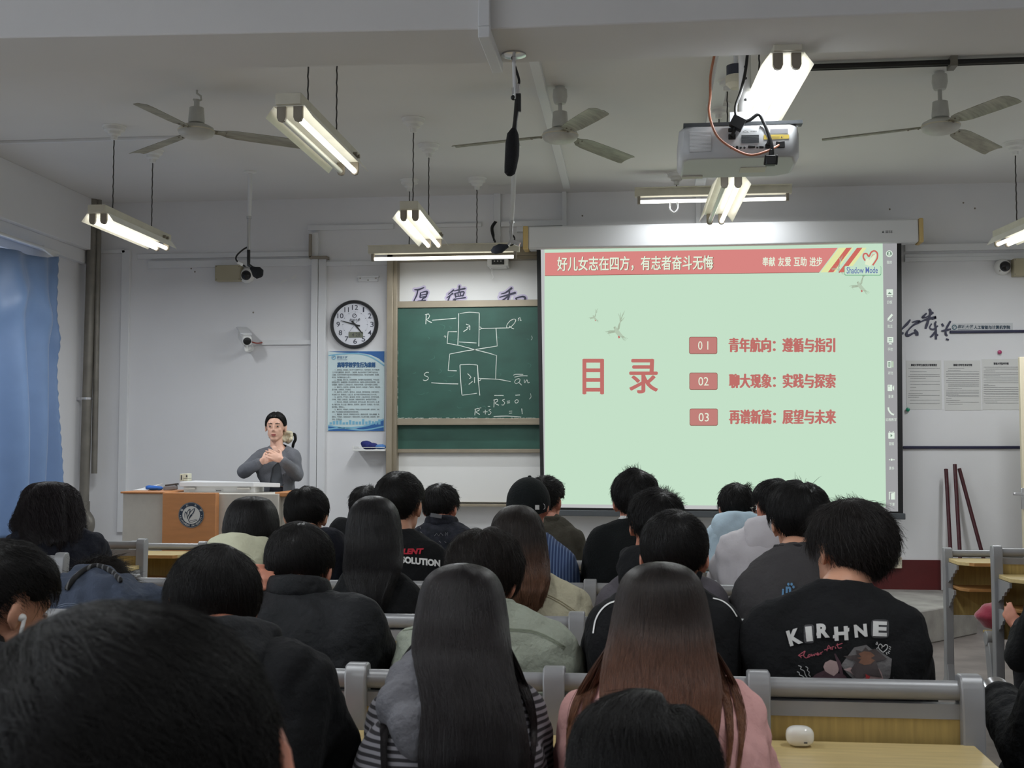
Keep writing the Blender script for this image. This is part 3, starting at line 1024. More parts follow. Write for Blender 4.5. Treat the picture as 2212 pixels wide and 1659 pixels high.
# floating caption
el('caption')
SP('dgr', rr(1824, 574.5, 1903.5, 595, 3), 7)
SP('bg', rr(1824.8, 574.5, 1902.6, 593.6, 3), 8)
S('blue', text_px('Shadow Mode', 1829, 577, 1896, 591, .008, 0, -.012), 9)
# toolbar
xs, ic = lambda y: 1921 + (y - 548) * .0115, 'ico'
for i, (y, cap) in enumerate(((548, '我的'), (634, '白板'), (686, '批注'), (736, '手控'), (787, '对比'), (838, '录课'), (888, '远程教学'), (940, '直播'), (993, '更多'), (1071, '下课'))):
    x = xs(y)
    el('toolbar_icon', i)
    if i == 0:
        SP('ico', circ_px(x, y, 7.2), 3); SP('tdk', circ_px(x, y, 5.4), 4); SP('ico', circ_px(x, y - 1.5, 2.2), 5); SP('ico', [(x - 3.6, y + 4.2), (x - 2, y + 1.4), (x + 2, y + 1.4), (x + 3.6, y + 4.2)], 5)
    elif i == 1:
        SP('ico', rr(x - 7, y - 9, x + 7, y + 4, 1), 3); SP('tdk', [(x - 4, y + 1), (x - 1, y - 4), (x + 1, y - 1), (x + 2.5, y - 2), (x + 4, y + 1)], 4); SP('ico', [(x - 6, y + 5), (x + 6, y + 5), (x + 6, y + 8), (x + 4, y + 8), (x + 3, y + 6.5), (x - 3, y + 6.5), (x - 4, y + 8), (x - 6, y + 8)], 3)
    elif i == 2:
        S('ico', stroke_px([(x - 5, y + 7), (x - 3.5, y + 3), (x + 5, y - 7)], [1, 4.2, 4.6]), 3); S('ico', stroke_px(smooth_pts([(x - 3, y + 7), (x + 3, y + 8), (x + 6, y + 4)]), 1.3), 3)
    elif i == 3:
        SP('ico', rr(x - 6.5, y - 8, x + 6.5, y + 4, 1), 3); S('tdk', stroke_px([(x - 3.5, y - 4), (x + 3.5, y - 4)], 1.2), 4); S('tdk', stroke_px([(x - 3.5, y), (x + 3.5, y)], 1.2), 4); SP('ico', [(x - 4, y + 8), (x - 2, y + 5), (x + 2, y + 5), (x + 4, y + 8)], 3)
    elif i == 4:
        SP('ico', [(x - 7, y - 7), (x, y - 7), (x, y + 7), (x - 7, y + 7)], 3); SP('tdk', [(x - 5, y - 5), (x - .5, y - 5), (x - .5, y + 5), (x - 5, y + 5)], 4); SP('ico', [(x - 4, y - 3.5), (x - 2.5, y - 3.5), (x - 2.5, y + 3.5), (x - 4, y + 3.5)], 5); S('ico', stroke_px([(x + .8, y - 8.5), (x + .8, y + 8.5)], 1.2), 5); SP('dove', [(x + 2, y - 6.5), (x + 6.5, y - 6.5), (x + 6.5, y + 6.5), (x + 2, y + 6.5)], 3)
    elif i == 5:
        SP('ico', rr(x - 7, y - 7, x + 3, y + 7, 1), 3); SP('ico', [(x + 3.8, y - 1), (x + 7, y - 6), (x + 7, y + 6), (x + 3.8, y + 2)], 3); SP('tdk', circ_px(x - 4, y - 4, 1.2, 8), 4)
    elif i == 6:
        S('ico', stroke_px(smooth_pts([(x - 6, y - 8), (x - 5, y - 2), (x, y + 5), (x + 6, y + 8)]), [4.5] + [3.4] * 16 + [3.4, 4.6]), 3)
    elif i == 7:
        SP('ico', rr(x - 6.8, y - 5.5, x + 6.8, y + 7.5, 1), 3); SP('tdk', [(x - 1.8, y - 2.5), (x + 2.8, y + 1), (x - 1.8, y + 4.5)], 4); S('ico', stroke_px([(x - 5, y - 8.5), (x - 2.5, y - 6)], 1.6), 3); S('ico', stroke_px([(x + 5, y - 8.5), (x + 2.5, y - 6)], 1.6), 3)
    elif i == 8:
        for k, r in ((-5, 1.3), (0, 2.4), (5, 1.3)):
            SP('ico', circ_px(x + k, y, r, 12), 3)
    else:
        SP('ico', [(x - 7, y - 8.5), (x + 6.5, y - 8.5), (x + 6.5, y + 8), (x - 7, y + 8)], 3); SP('bar', [(x - 5.2, y - 7), (x + 5, y - 7), (x + 5, y + 8), (x - 5.2, y + 8)], 4); SP('ico', [(x - 2.2, y - 5), (x + 4.6, y - 6.4), (x + 4.6, y + 8), (x - 2.2, y + 8)], 5)
    el('toolbar_caption', i)
    wd = 5.5 * len(cap) / 2 + (1 if len(cap) > 2 else 0)
    S('ico', text_px(cap, x - wd, y + 15, x + wd, y + 22, .0), 3)
slide = sl.pop(('background', 0, 'bg')).build('projected_slide', E['bg'], ps, smooth=False)
for (nm, i, k), mb in sl.items():
    mb.build(nm, E[k], slide, smooth=False)

# ================================================================ WALL CLOCK
cc = PY(766, 701, YW)
ck = thing('wall_clock', cc, 'round black-framed wall clock with a small calendar display, above the blue poster', 'clock')
RX = Matrix.Rotation(pi / 2, 3, 'X')
k = 51.5 * (PY(767, 701, YW).x - PY(766, 701, YW).x)
b = MB(); b.lathe([(k * .86, 0), (k, 0), (k, .025), (k * .965, .045), (k * .9, .045), (k * .86, .028), (k * .86, 0)], cc, 56, RX, False); b.build('rim', M['black'], ck)
b = MB(); b.lathe([(.001, .0), (k * .87, 0), (k * .87, .02), (.001, .02)], cc, 56, RX)
face = b.build('face', mat('clock_face', (222, 224, 232), .5), ck, smooth=False)
yf = YW - .022
ink = mat('clock_ink', (58, 60, 76), .5)
b = MB()
for h in range(1, 13):
    a = math.radians(30 * h - 90)
    x, y = 767 + 36.5 * math.cos(a), 700.5 + 36.5 * math.sin(a)
    wd = 4.2 if h < 10 else 8
    if h in (1, 11):
        wd = 1.7 if h == 1 else 5.2
    if h in (10, 12):
        wd = 7.2
    onto(b, text_px(str(h), x - wd * .9, y - 5.4, x + wd * .9, y + 5.4, .004), yf)
b.build('numeral', ink, face, smooth=False)
b = MB()
for h in range(60):
    a = math.radians(6 * h - 90)
    r0, r1 = (25.2, 27.6) if h % 5 == 0 else (26.6, 27.4)
    onto(b, stroke_px([(767 + r0 * math.cos(a), 700.5 + r0 * math.sin(a)), (767 + r1 * math.cos(a), 700.5 + r1 * math.sin(a))], .9 if h % 5 == 0 else .4), yf)
onto(b, stroke_px(circ_px(765.5, 682, 4.1, 24) + [(769.6, 682)], 1.2), yf)
onto(b, stroke_px(smooth_pts([(763, 684), (765.5, 680.5), (768, 680)]), .9), yf)
onto(b, text_px('聊城大学', 755, 688, 778, 694.5, .0, .3), yf)
b.build('dial_mark', ink, face, smooth=False)
b = MB(); wbox(b, 753, 717, 784, 729, yf - .002, .004); lcd = b.build('calendar_display', mat('lcd', (112, 116, 100), .4), face)
b = MB(); onto(b, text_px('4 28', 760, 719, 778, 727, .004), yf - .003); b.build('digits', M['ink'], lcd, smooth=False)


def hand(tx, ty, back, w0, w1, lay, nm):
    dx, dy = tx - 766.5, ty - 701
    onto(b_, stroke_px([(766.5 - dx * back, 701 - dy * back), (766.5 - dx * back * .4, 701 - dy * back * .4), (766.5 + dx * .3, 701 + dy * .3), (tx, ty)], [w0, w0 * .8, w0 * .8, w1]), yf - .004 - .002 * lay)


for nm, tx, ty, back, w0, w1, lay in (('hour_hand', 783, 720.5, .4, 4.2, 1.6, 0), ('minute_hand', 736, 692.5, .36, 3.4, 1.2, 1), ('second_hand', 755, 716.5, .9, .8, .4, 2)):
    b_ = MB(); hand(tx, ty, back, w0, w1, lay, nm); b_.build(nm, M['black'], ck, smooth=False)

# ================================================================ BLUE RULES POSTER
po = thing('rules_poster', PY(769, 931, YW), 'light blue rules poster with wave borders, under the wall clock', 'poster')
b = MB(); wbox(b, 709, 759, 830, 931, YW - .008, .008); sheet = b.build('sheet', mat('poster_pale', (206, 224, 226), .45), po)
pb, pl_ = mat('poster_blue', (48, 104, 170), .45), mat('poster_light_blue', (128, 186, 214), .45)
yp = YW - .0095
b = MB()
poly_px(b, [(709, 759)] + [(709 + t * 121, 759 + 3.2 * math.sin(t * pi * 1.2)) for t in np.linspace(0, .55, 12)] + [(775, 762), (800, 766), (818, 774), (830, 784), (830, 759)], yp)
b.build('top_blue_wave', pb, sheet, smooth=False)
b = MB()
poly_px(b, [(709, 931), (709, 921)] + [(709 + 121 * t, 921 + 7 * math.sin(t * 3.0) - 4 * t) for t in np.linspace(.02, .5, 8)] + [(780, 922), (805, 914), (829, 904), (829, 931)], yp)
b.build('bottom_blue_wave', pb, sheet, smooth=False)
b = MB()
onto(b, stroke_px(smooth_pts([(709, 768), (740, 764.5), (775, 764), (803, 772), (830, 790)]), [.4] + [2.5] * 23 + [3.5]), yp - .001)
onto(b, stroke_px(circ_px(721, 772, 4, 20) + [(725, 772)], 1.6), yp - .002)
b.build('top_light_wave', pl_, sheet, smooth=False)
b = MB()
onto(b, stroke_px(smooth_pts([(709, 919), (745, 924), (790, 920), (829, 906)]), 3), yp - .001)
onto(b, stroke_px(smooth_pts([(709, 927), (740, 924.6), (785, 929), (829, 921)]), 3), yp - .001)
for i in range(16):
    x = 712 + i * 7
    h = 4 + 8 * rnd.random()
    quad_px(b, x, 917 - h, x + 5, 917, yp - .0003)
b.build('bottom_light_wave', pl_, sheet, smooth=False)
b = MB(); onto_bold(b, '高等学校学生行为准则', 729, 782.5, 810, 793.5, yp - .001, 2, .4)
onto(b, text_px('聊城大学', 728, 768.5, 750, 775, .0, .3), yp - .002); onto(b, stroke_px([(728, 777), (750, 777)], .5), yp - .002)
onto(b, stroke_px(smooth_pts([(718.6, 773.5), (721, 770.5), (723.4, 770)]), 1), yp - .002)
b.build('heading', mat('poster_navy', (44, 92, 140), .5), sheet, smooth=False)
RULES = ['　一、志存高远，坚定信念。努力学习马克思列宁主义、毛泽东思想、邓小平理论和', '“三个代表”重要思想，面向世界，了解国情，确立在中国共产党领导下走社会主', '义道路、实现中华民族伟大复兴的共同理想和坚定信念，努力成为有理想、有道德、', '有文化、有纪律的社会主义新人。', '　二、热爱祖国，服务人民。弘扬民族精神，维护国家利益和民族团结。不参与违反', '四项基本原则、影响国家统一和社会稳定的活动。培养同人民群众的深厚感情，正确', '处理国家、集体和个人三者利益关系，增强社会责任感，甘愿为祖国为人民奉献。', '　三、勤奋学习，自强不息。追求真理，崇尚科学；刻苦钻研，严谨求实；积极实践，', '勇于创新；珍惜时间，学业有成。', '　四、遵纪守法，弘扬正气。遵守宪法、法律法规，遵守校纪校规；正确行使权利，', '依法履行义务；敬廉崇洁，公道正派；敢于并善于同各种违法违纪行为作斗争。', '　五、诚实守信，严于律己。履约践诺，知行统一；遵从学术规范，恪守学术道德，', '不作弊，不剽窃；自尊自爱，自省自律；文明使用互联网；自觉抵制不良诱惑。', '　六、明礼修身，团结友爱。弘扬传统美德，遵守社会公德，男女交往文明；关心集', '体，爱护公物，热心公益；尊敬师长，友爱同学，团结合作；仪表整洁，待人礼貌；', '豁达宽容，积极向上。', '　七、勤俭节约，艰苦奋斗。热爱劳动，珍惜他人和社会劳动成果；生活俭朴，杜绝', '浪费；不追求超越自身和家庭实际的物质享受。', '　八、强健体魄，热爱生活。积极参加文体活动，提高身体素质，保持心理健康；磨', '砺意志，不怕挫折，提高适应能力；增强安全意识，防止意外事故；关爱自然，爱护', '环境，珍惜资源。']
b = MB()
for i, t in enumerate(RULES):
    y = 797 + i * 5.35
    n = len(t)
    x1 = 717 + 105 * n / 38
    lead = 2.76 * (1 if t[0] == '　' else 0)
    onto(b, text_px(t.strip('　'), 717 + 2 * lead, y, min(x1, 822), y + 3.9), yp - .001)
b.build('body_text', M['ink'], sheet, smooth=False)

# little wall shelf with cloth and eraser
sh = thing('wall_shelf', PY(796, 975, 10.45), 'small white wall shelf under the blue rules poster', 'shelf')
b = MB(); wbox(b, 762, 971, 831, 974.5, 10.40, .2); wbox(b, 761, 964, 764, 971, 10.40, .2); wbox(b, 764, 966, 831, 967.3, 10.40, .012); b.build('tray', M['white'], sh, bevel=.002)
z0 = PY(790, 970.5, 10.45).z
b = MB(); p = PY(794, 966, 10.48); rr_ = Matrix.Rotation(.3, 3, 'Y'); b.ell((p.x, 10.47, z0 + .035), (.055, .06, .04), rr_); b.ell((p.x + .05, 10.46, z0 + .028), (.05, .05, .03)); b.ell((p.x - .02, 10.45, z0 + .05), (.035, .03, .025))
tag(b.build('board_cloth', mat('navy_cloth', (34, 40, 104), .9, bump=(40, .6))), 'crumpled navy cleaning cloth on the little wall shelf', 'cloth')
b = MB(); p = PY(821, 962, 10.45); b.ell((p.x, 10.46, z0 + .022), (.055, .05, .022)); b.ell((p.x + .02, 10.44, z0 + .03), (.025, .02, .015))
tag(b.build('cleaning_sponge', mat('blue_sponge', (70, 112, 168), .9)), 'light blue sponge beside the navy cloth on the little wall shelf', 'sponge')
b = MB(); wbox(b, 773, 598, 816, 608, YW - .02, .02); wbox(b, 771, 596, 818, 599, YW - .03, .03)
b = b.build('mounting_plate', M['trim'], bevel=.002); tag(b, 'empty white metal mounting plate on the wall above the clock', 'plate')
b2 = MB()
for x in (778, 812, 795):
    b2.ell(PY(x, 601 if x != 795 else 605, YW - .031), (.006, .004, .006))
b2.build('screw', M['holder'], b)

# ================================================================ CAMERAS AND JUNCTION BOXES ON THE WALL
tan = mat('tan_junction_box', (176, 168, 142), .5)
for x0, y0, x1, y1, lb in ((464, 573, 519, 606, 'tan junction box on the wall behind the left hanging microphone'), (2190, 558, 2250, 595, 'tan junction box cut by the right picture edge beside the dome camera')):
    b = MB(); wbox(b, x0, y0, x1, y1, YW - .09, .09); t = tag(b.build('junction_box', tan, bevel=.006), lb, 'junction box', 'tan junction boxes')
    b = MB()
    for x in (x0 + 3, x1 - 3):
        for y in (y0 + 3, y1 - 3):
            b.ell(PY(x, y, YW - .092), (.005, .004, .005))
    b.build('screw', M['holder'], t)
for px, py, lb in ((536, 597, 'dome camera on the wall below the left hanging microphone'), (2163, 578, 'dome camera on the wall at the far right over the notices')):
    p = PY(px, py, YW)
    t = thing('dome_camera', p, lb, 'security camera', 'dome cameras')
    b = MB(); b.lathe([(.062, 0), (.068, .02), (.066, .05), (.05, .075), (.044, .08), (.001, .08)], p, 32, RX); b.build('body', M['white'], t)
    b = MB(); b.ell(p + V((.008, -.078, -.002)), (.045, .04, .045)); b.build('dome', mat('smoked_dome', (26, 26, 30), .12), t)
    b = MB(); b.ell(p + V((-.035, -.078, -.04)), (.005, .004, .005)); b.build('screw', M['holder'], t)
bc = thing('bullet_camera', PY(533, 748, 10.4), 'white bullet camera on a bracket, aimed out from the left wall panel', 'security camera')
a, c = PY(524, 722, 10.52), PY(534, 737, 10.28)
b = MB(); b.obox((a + c) / 2, (.085, (c - a).length, .085), (c - a).to_track_quat('Y', 'Z').to_matrix()); b.build('housing', M['white'], bc, bevel=.02)
b = MB(); d = (c - a).normalized(); b.ell(c + d * .0, (.036, .012, .034), (d).to_track_quat('Y', 'Z').to_matrix()); b.build('lens', M['black'], bc)
b = MB(); b.obox(a.lerp(c, .3) + V((0, 0, .05)), (.1, .28, .012), d.to_track_quat('Y', 'Z').to_matrix()); b.build('sun_shield', M['trim'], bc, bevel=.004)
p = PY(539, 752, YW - .02); b = MB(); b.tube([a.lerp(c, .6) - V((0, 0, .03)), a.lerp(c, .6) - V((-.01, 0, .1)), p], .018); b.lathe([(.001, 0), (.04, 0), (.04, .02), (.001, .02)], p, 20, RX); b.build('bracket', M['white'], bc)
b = MB(); b.tube(smooth_pts([a.lerp(c, .2) - V((0, 0, .03)), PY(552, 741, 10.5), PY(566, 740, 10.57)]), .006, 8); b.build('red_cable', mat('red_cable', (150, 70, 60), .5), bc)

# ================================================================ NOTICE AREA AT THE RIGHT
def zn(pts):   # zoom region (1812,500)-(2212,800)
    return [(1812 + x * .18083, 500 + y * .18083) for x, y in pts]


yn = YW - .006
NS = 'blue brush characters of the notice heading'
chars = {
    '公': [([(855, 1052), (815, 1105), (748, 1172)], [3, 6, 3]), ([(875, 1085), (935, 1072), (965, 1080), (890, 1120), (830, 1180), (808, 1225), (825, 1245), (880, 1220), (928, 1195)], [2, 5, 6, 4, 3, 6, 6, 4, 3]), ([(905, 1170), (930, 1210), (935, 1245)], [3, 8, 6]), ([(752, 1212), (775, 1220)], [4, 5])],
    '告': [([(1050, 975), (1015, 1010), (1000, 1030), (1060, 1018), (1130, 965)], [3, 5, 4, 3, 5]), ([(1078, 925), (1095, 960), (1075, 1040), (1050, 1120), (1035, 1165)], [5, 6, 5, 6, 4]), ([(965, 1085), (1050, 1050), (1160, 1025), (1110, 1050)], [2, 5, 6, 3])],
    '栏': [([(1165, 1075), (1150, 1100), (1158, 1160), (1160, 1290)], [3, 5, 5, 5]), ([(1110, 1100), (1085, 1150), (1130, 1170), (1185, 1125)], [3, 3, 4, 3]), ([(1160, 1180), (1120, 1240), (1090, 1262)], [3, 5, 3]), ([(1150, 1210), (1185, 1245)], [3, 4]), ([(1232, 1100), (1250, 1135)], [4, 5]), ([(1335, 1070), (1300, 1130), (1270, 1185)], [4, 5, 3]), ([(1225, 1190), (1280, 1180), (1340, 1165)], [3, 5, 3]), ([(1275, 1190), (1280, 1230), (1300, 1245)], [4, 5, 3]), ([(1280, 1285), (1315, 1295)], [4, 4])]}
for ch, st in chars.items():
    b = MB()
    for i, (pts, wd) in enumerate(st):
        p = smooth_pts(zn(pts), 5)
        ww = list(np.interp(np.linspace(0, len(wd) - 1, len(p)), range(len(wd)), wd))
        onto(b, stroke_px(p, ww), yn - .0006 * i)
    tag(b.build('wall_sticker', M['navy'], smooth=False), 'navy brush-stroke character %s stuck to the wall right of the screen' % ch, 'wall sticker', NS)
for y, x0, lb in ((717.5, 2051, 'thin navy rail under the college name strip on the right wall'), (966.5, 1950, 'thin navy rail under the pinned notices on the right wall')):
    b = MB(); a, c = PY(x0, y, YW), PY(2400, y, YW); b.box(a.x, c.x, YW - .02, YW, a.z - .012, a.z + .012)
    tag(b.build('notice_rail', M['navy'], bevel=.005), lb, 'rail', 'navy rails round the notice area')
st = MB(); wbox(st, 2056, 699, 2188, 714, YW - .003, .003); st = tag(st.build('name_strip', mat('strip', (200, 202, 204), .5)), 'grey strip with a round logo and the college name, above the upper navy rail', 'sign')
b = MB(); onto_bold(b, '人工智能与计算机学院', 2104, 703, 2182, 711, YW - .0045, 1, .3); onto(b, text_px('聊城大学', 2069, 701.5, 2102, 709.5, .012, .3), YW - .0045); onto(b, stroke_px([(2069, 711.5), (2102, 711)], .6), YW - .0045)
b.build('lettering', mat('teal_ink', (44, 66, 84), .6), st, smooth=False)
b = MB(); onto(b, stroke_px(circ_px(2061.5, 707, 4.6, 24) + [(2066.1, 707)], 2), YW - .0045); onto(b, stroke_px(smooth_pts([(2059, 710), (2061, 706), (2064, 705)]), 1.2), YW - .0045); b.build('logo', mat('logo_teal', (74, 104, 116), .6), st, smooth=False)
NTS = [(1957, 779, 2035, 884, '聊城大学学生违纪处分管理规定', 'leftmost of the three printed notices right of the screen', 6.6), (2039, 779, 2120, 886, '聊城大学学生考试守则', 'middle one of the three printed notices right of the screen', 4.1), (2120, 776, 2205, 885, '聊城大学监考守则', 'rightmost of the three printed notices, its foot curling up', 4.1)]
for x0, y0, x1, y1, hd, lb, step in NTS:
    b = MB(); wbox(b, x0, y0, x1, y1, YW - .003, .003); t = tag(b.build('paper_notice', M['paper']), lb, 'notice', 'printed paper notices')
    b = MB(); cx = (x0 + x1) / 2
    hw = len(hd) * 2.0
    onto_bold(b, hd, cx - hw, y0 + 7, cx + hw, y0 + 12, YW - .0045, 1, .25)
    b.build('heading', M['ink'], t, smooth=False)
    b = MB()
    y = y0 + 17
    while y < y1 - 12:
        x = x0 + 5 + (4 if rnd.random() < .4 else 0)
        xe = x1 - 5 if rnd.random() < .75 else x0 + 15 + rnd.random() * 30
        while x < xe:
            l = .8 + rnd.random() * 2.6
            onto(b, stroke_px([(x, y), (min(x + l, xe), y)], .75), YW - .0045)
            x += l + .5
        y += step * (1 if rnd.random() < .7 else .6)
    b.build('print_lines', mat('faint_ink', (118, 118, 122), .8), t, smooth=False)
for px, py, cl, lb in ((2158, 761, (178, 60, 110), 'magenta map pin above the printed notices'), (1960, 885, (20, 132, 100), 'green map pin at the lower corner of the leftmost notice')):
    p = PY(px, py, YW); b = MB(); b.lathe([(.003, 0), (.003, .012), (.014, .012), (.018, .02), (.014, .03), (.001, .034)], p, 20, RX)
    tag(b.build('map_pin', mat('pin', cl, .35)), lb, 'pin', 'map pins')
# small marks left on the wall: screws and tape
b = MB()
for x, y in ((413, 580), (421, 587), (547, 675), (1258, 466), (1922, 452), (2106, 450), (2081, 438), (1670, 406)):
    b.ell(PY(x, y, YW), (.008, .008, .008), n=8, m=6)
struct(b.build('wall_screw_marks', M['holder']))
b = MB()
onto(b, stroke_px([(606, 612), (612, 607), (620, 604)], [3, 5, 3]), YW - .002); onto(b, stroke_px([(630, 602), (636, 598), (640, 594)], [4, 7, 3]), YW - .002); onto(b, stroke_px([(2151, 606), (2152, 612)], 2), YW - .002)
struct(b.build('wall_tape_marks', M['white'], smooth=False))
b = MB(); wbox(b, 1926, 1203, 1949, 1228, YW - .05, .05); t = tag(b.build('wall_socket', mat('cream_plastic', (214, 206, 186), .45), bevel=.006), 'cream surface socket on the dark red dado below the screen corner', 'socket')
b = MB(); wbox(b, 1934, 1208, 1944, 1222, YW - .056, .01); b.build('cover', M['offwhite'], t, bevel=.003)
b = MB(); wbox(b, 1936, 1211, 1941, 1220, YW - .058, .004); b.build('slot', M['cord'], t)
b = MB(); wbox(b, 1890, 1199, 1940, 1203, YW - .02, .02); struct(b.build('trim_17', M['trim']))

# three dark red poles leaning in the corner
pm = mat('dark_red_varnish', (70, 26, 34), .35, var=(30, .25))
for (xt, yt), (xb, yb), yy, lb in (((2043.5, 1013), (2053, 1186), 10.50, 'dark red pole leaning on the wall, leftmost of the three'), ((2062.5, 1003), (2073, 1186), 10.46, 'tallest dark red pole, upright in the middle of the three'), ((2072, 1012), (2119, 1186), 10.52, 'dark red pole slanting away to the right of the other two')):
    a = PY(xt, yt, yy)
    c = PY(xb, yb, yy - .12)
    d = (c - a) / (a.z - c.z)
    e = a + d * (a.z - .02)
    b = MB(); b.cyl(e, a, .016, n=14)
    t = tag(b.build('wooden_pole', pm), lb, 'pole', 'dark red poles')

# cream door leaf standing open at the right
a = PY(2202.5, 771, 9.8)
b = MB(); b.box(a.x, XR - .02, 9.8, 9.845, .02, a.z)
dr = struct(b.build('door_1', mat('cream_door', (222, 212, 186), .5), bevel=.003))
b = MB(); p, q = PY(2205, 1054, 9.795), PY(2211, 1100, 9.795); b.box(p.x, q.x + .02, 9.788, 9.80, q.z, p.z); b.obox(PY(2200, 1067, 9.77), (.08, .02, .02), Matrix.Identity(3)); b.build('door_handle', M['chrome'], dr, bevel=.003)

# ================================================================ HANGING MICROPHONES
foam = M['foam']
m1 = thing('hanging_microphone', PY(1110, 98, 5.3), 'large black foam-covered microphone hanging from the beam', 'microphone')
YM = 5.28
fl = PY(1110, 98, YM)
b = MB(); b.lathe([(.055, 0), (.055, -.008), (.03, -.016), (.001, -.016)], (fl.x, YM, 3.2), 28); b.build('flange', M['chrome'], m1)
b = MB(); b.cyl((fl.x, YM, 3.19), PY(1113, 215, YM), .009); b.build('rod', M['trim'], m1)
b = MB(); b.cyl(PY(1119, 182, YM), PY(1116, 215, YM), .010); b.cyl(PY(1109, 190, YM), PY(1110, 204, YM), .008); b.build('connector', M['chrome'], m1)
b = MB(); b.tube(smooth_pts([PY(1076, 93, YM - .04), PY(1090, 97, YM), PY(1104, 118, YM), PY(1113, 145, YM), PY(1121, 172, YM), PY(1120, 184, YM)]), .006, 8); b.build('cable', M['black'], m1)
b = MB(); b.tube([PY(1118, 205, YM), PY(1116, 235, YM), PY(1113, 262, YM), PY(1111, 282, YM)], [.011, .012, .010, .012], 14); b.ell(PY(1109, 211, YM), (.012, .012, .012)); b.obox(PY(1120, 222, YM), (.022, .02, .08), Matrix.Identity(3)); b.build('body', M['black'], m1)
b = MB(); pts = [PY(1110.5, 278, YM), PY(1108, 290, YM), PY(1107, 310, YM), PY(1106, 335, YM), PY(1103, 360, YM), PY(1101, 374, YM), PY(1100.5, 380, YM)]
b.tube(pts, [.012, .026, .0315, .032, .028, .024, .010], 22); b.build('windscreen', foam, m1)
for nm, pole, YM, sc, lb in (('left', [(541, 315), (540, 420), (538, 470), (537, 540)], 9.5, 1, 'small black microphone on a white ceiling rod, left of the clock'), ('centre', [(1112, 330), (1108, 430), (1105, 480), (1104, 500)], 8.9, 1, 'small grey-black microphone on a white rod in front of the chalkboard lamp')):
    top = PY(pole[0][0], pole[0][1], YM)
    t = thing('hanging_microphone', V((top.x, YM, ZC)), lb, 'microphone', 'small hanging microphones')
    b = MB(); b.tube([V((top.x, YM, ZC)), PY(*pole[1], YM), PY(*pole[2], YM)], [.018, .018, .016], 12); b.build('rod', M['trim'], t)
    b = MB(); b.cyl(PY(*pole[2], YM), PY(*pole[3], YM), .014); b.lathe([(.02, -.01), (.02, .01)], PY(*pole[2], YM)); b.build('lower_rod', M['chrome'], t)
    b = MB(); b.lathe([(.05, 0), (.05, -.01), (.02, -.02)], (top.x, YM, ZC), 24); b.build('flange', M['white'], t)
    if nm == 'left':
        b = MB(); b.tube([PY(537, 538, YM), PY(537, 560, YM), PY(537, 572, YM), PY(548, 580, YM)], .014, 10); b.build('swivel', M['black'], t)
        b = MB(); b.obox(PY(520, 570, YM), (.05, .03, .022), Matrix.Rotation(.5, 3, 'Y')); b.build('tag', M['paper'], t)
        b = MB(); b.tube(smooth_pts([PY(536, 533, YM), PY(524, 540, YM), PY(511, 553, YM), PY(512, 564, YM), PY(530, 576, YM)]), .007, 8); b.build('cable', M['black'], t)
        b = MB(); a, c = PY(542, 578, YM), PY(566, 596, YM)
        b.tube([a, a.lerp(c, .25), a.lerp(c, .5), a.lerp(c, .8), c], [.014, .028, .048, .046, .015], 18); b.build('windscreen', foam, t)
    else:
        b = MB(); b.tube([PY(1104, 500, YM), PY(1106, 520, YM), PY(1098, 530, YM)], .014, 10); b.obox(PY(1112, 524, YM), (.08, .03, .03), Matrix.Rotation(.4, 3, 'Y')); b.build('swivel', M['chrome'], t)
        b = MB(); b.tube(smooth_pts([PY(1108, 508, YM), PY(1112, 516, YM), PY(1108, 528, YM), PY(1100, 530, YM)]), .006, 8); b.build('cable', M['black'], t)
        b = MB(); a, c = PY(1098, 531, YM), PY(1061, 543, YM)
        b.tube([a, a.lerp(c, .2), a.lerp(c, .45), a.lerp(c, .8), c], [.012, .022, .036, .03, .01], 18); b.build('windscreen', mat('grey_foam', (40, 44, 54), .95), t)

# ================================================================ PROJECTOR
YP = 5.50
pj = thing('projector', PY(1600, 320, YP), 'grey-white projector hanging from a pole in front of a lit lamp', 'projector')


def zp(x, y):   # zoom region (1450,100)-(1770,400) at 1770 wide
    return (1450 + x * 320 / 1770, 100 + y * 320 / 1770)


pxm = (PY(1601, 300, YP).x - PY(1600, 300, YP).x)
A, C = PY(*zp(95, 1010), YP), PY(*zp(1525, 1262), YP)
body = MB()
prof = []
x0, x1, zt, zb_ = A.x, C.x, PY(*zp(300, 985), YP).z, PY(*zp(300, 1262), YP).z
dep = .42
pts = [(x0 + .015, YP + dep), (x0, YP + dep - .04), (x0, YP + .05), (x0 + .02, YP + .012), (x0 + .06, YP), (x1 - .03, YP), (x1 - .006, YP + .015), (x1 + .02, YP + .15), (x1 + .02, YP + dep - .06), (x1 - .05, YP + dep)]
c2 = [((p[0] - (x0 + x1) / 2) * .93 + (x0 + x1) / 2, (p[1] - YP - dep / 2) * .93 + YP + dep / 2) for p in pts]
body.rings([[V((p[0], p[1], zb_ - .03)) for p in c2], [V((p[0], p[1], zb_)) for p in pts], [V((p[0], p[1], zt)) for p in pts], [V((p[0], p[1], zt + .02)) for p in c2]])
bd = body.build('body', mat('projector_grey', (196, 198, 200), .4), pj, bevel=.006)
yb = YP - .002
b = MB()
p, q = PY(*zp(218, 1018), yb), PY(*zp(478, 1258), yb)
for i in range(15):
    z = p.z + (q.z - p.z) * (i + .5) / 15
    b.box(p.x, q.x, yb - .003, yb + .002, z - .0025, z + .0025)
b.build('exhaust_grille', M['trim'], bd)
b = MB(); b.box(p.x, q.x, yb, yb + .003, q.z, p.z); b.build('exhaust_recess', M['black'], bd)
b = MB()
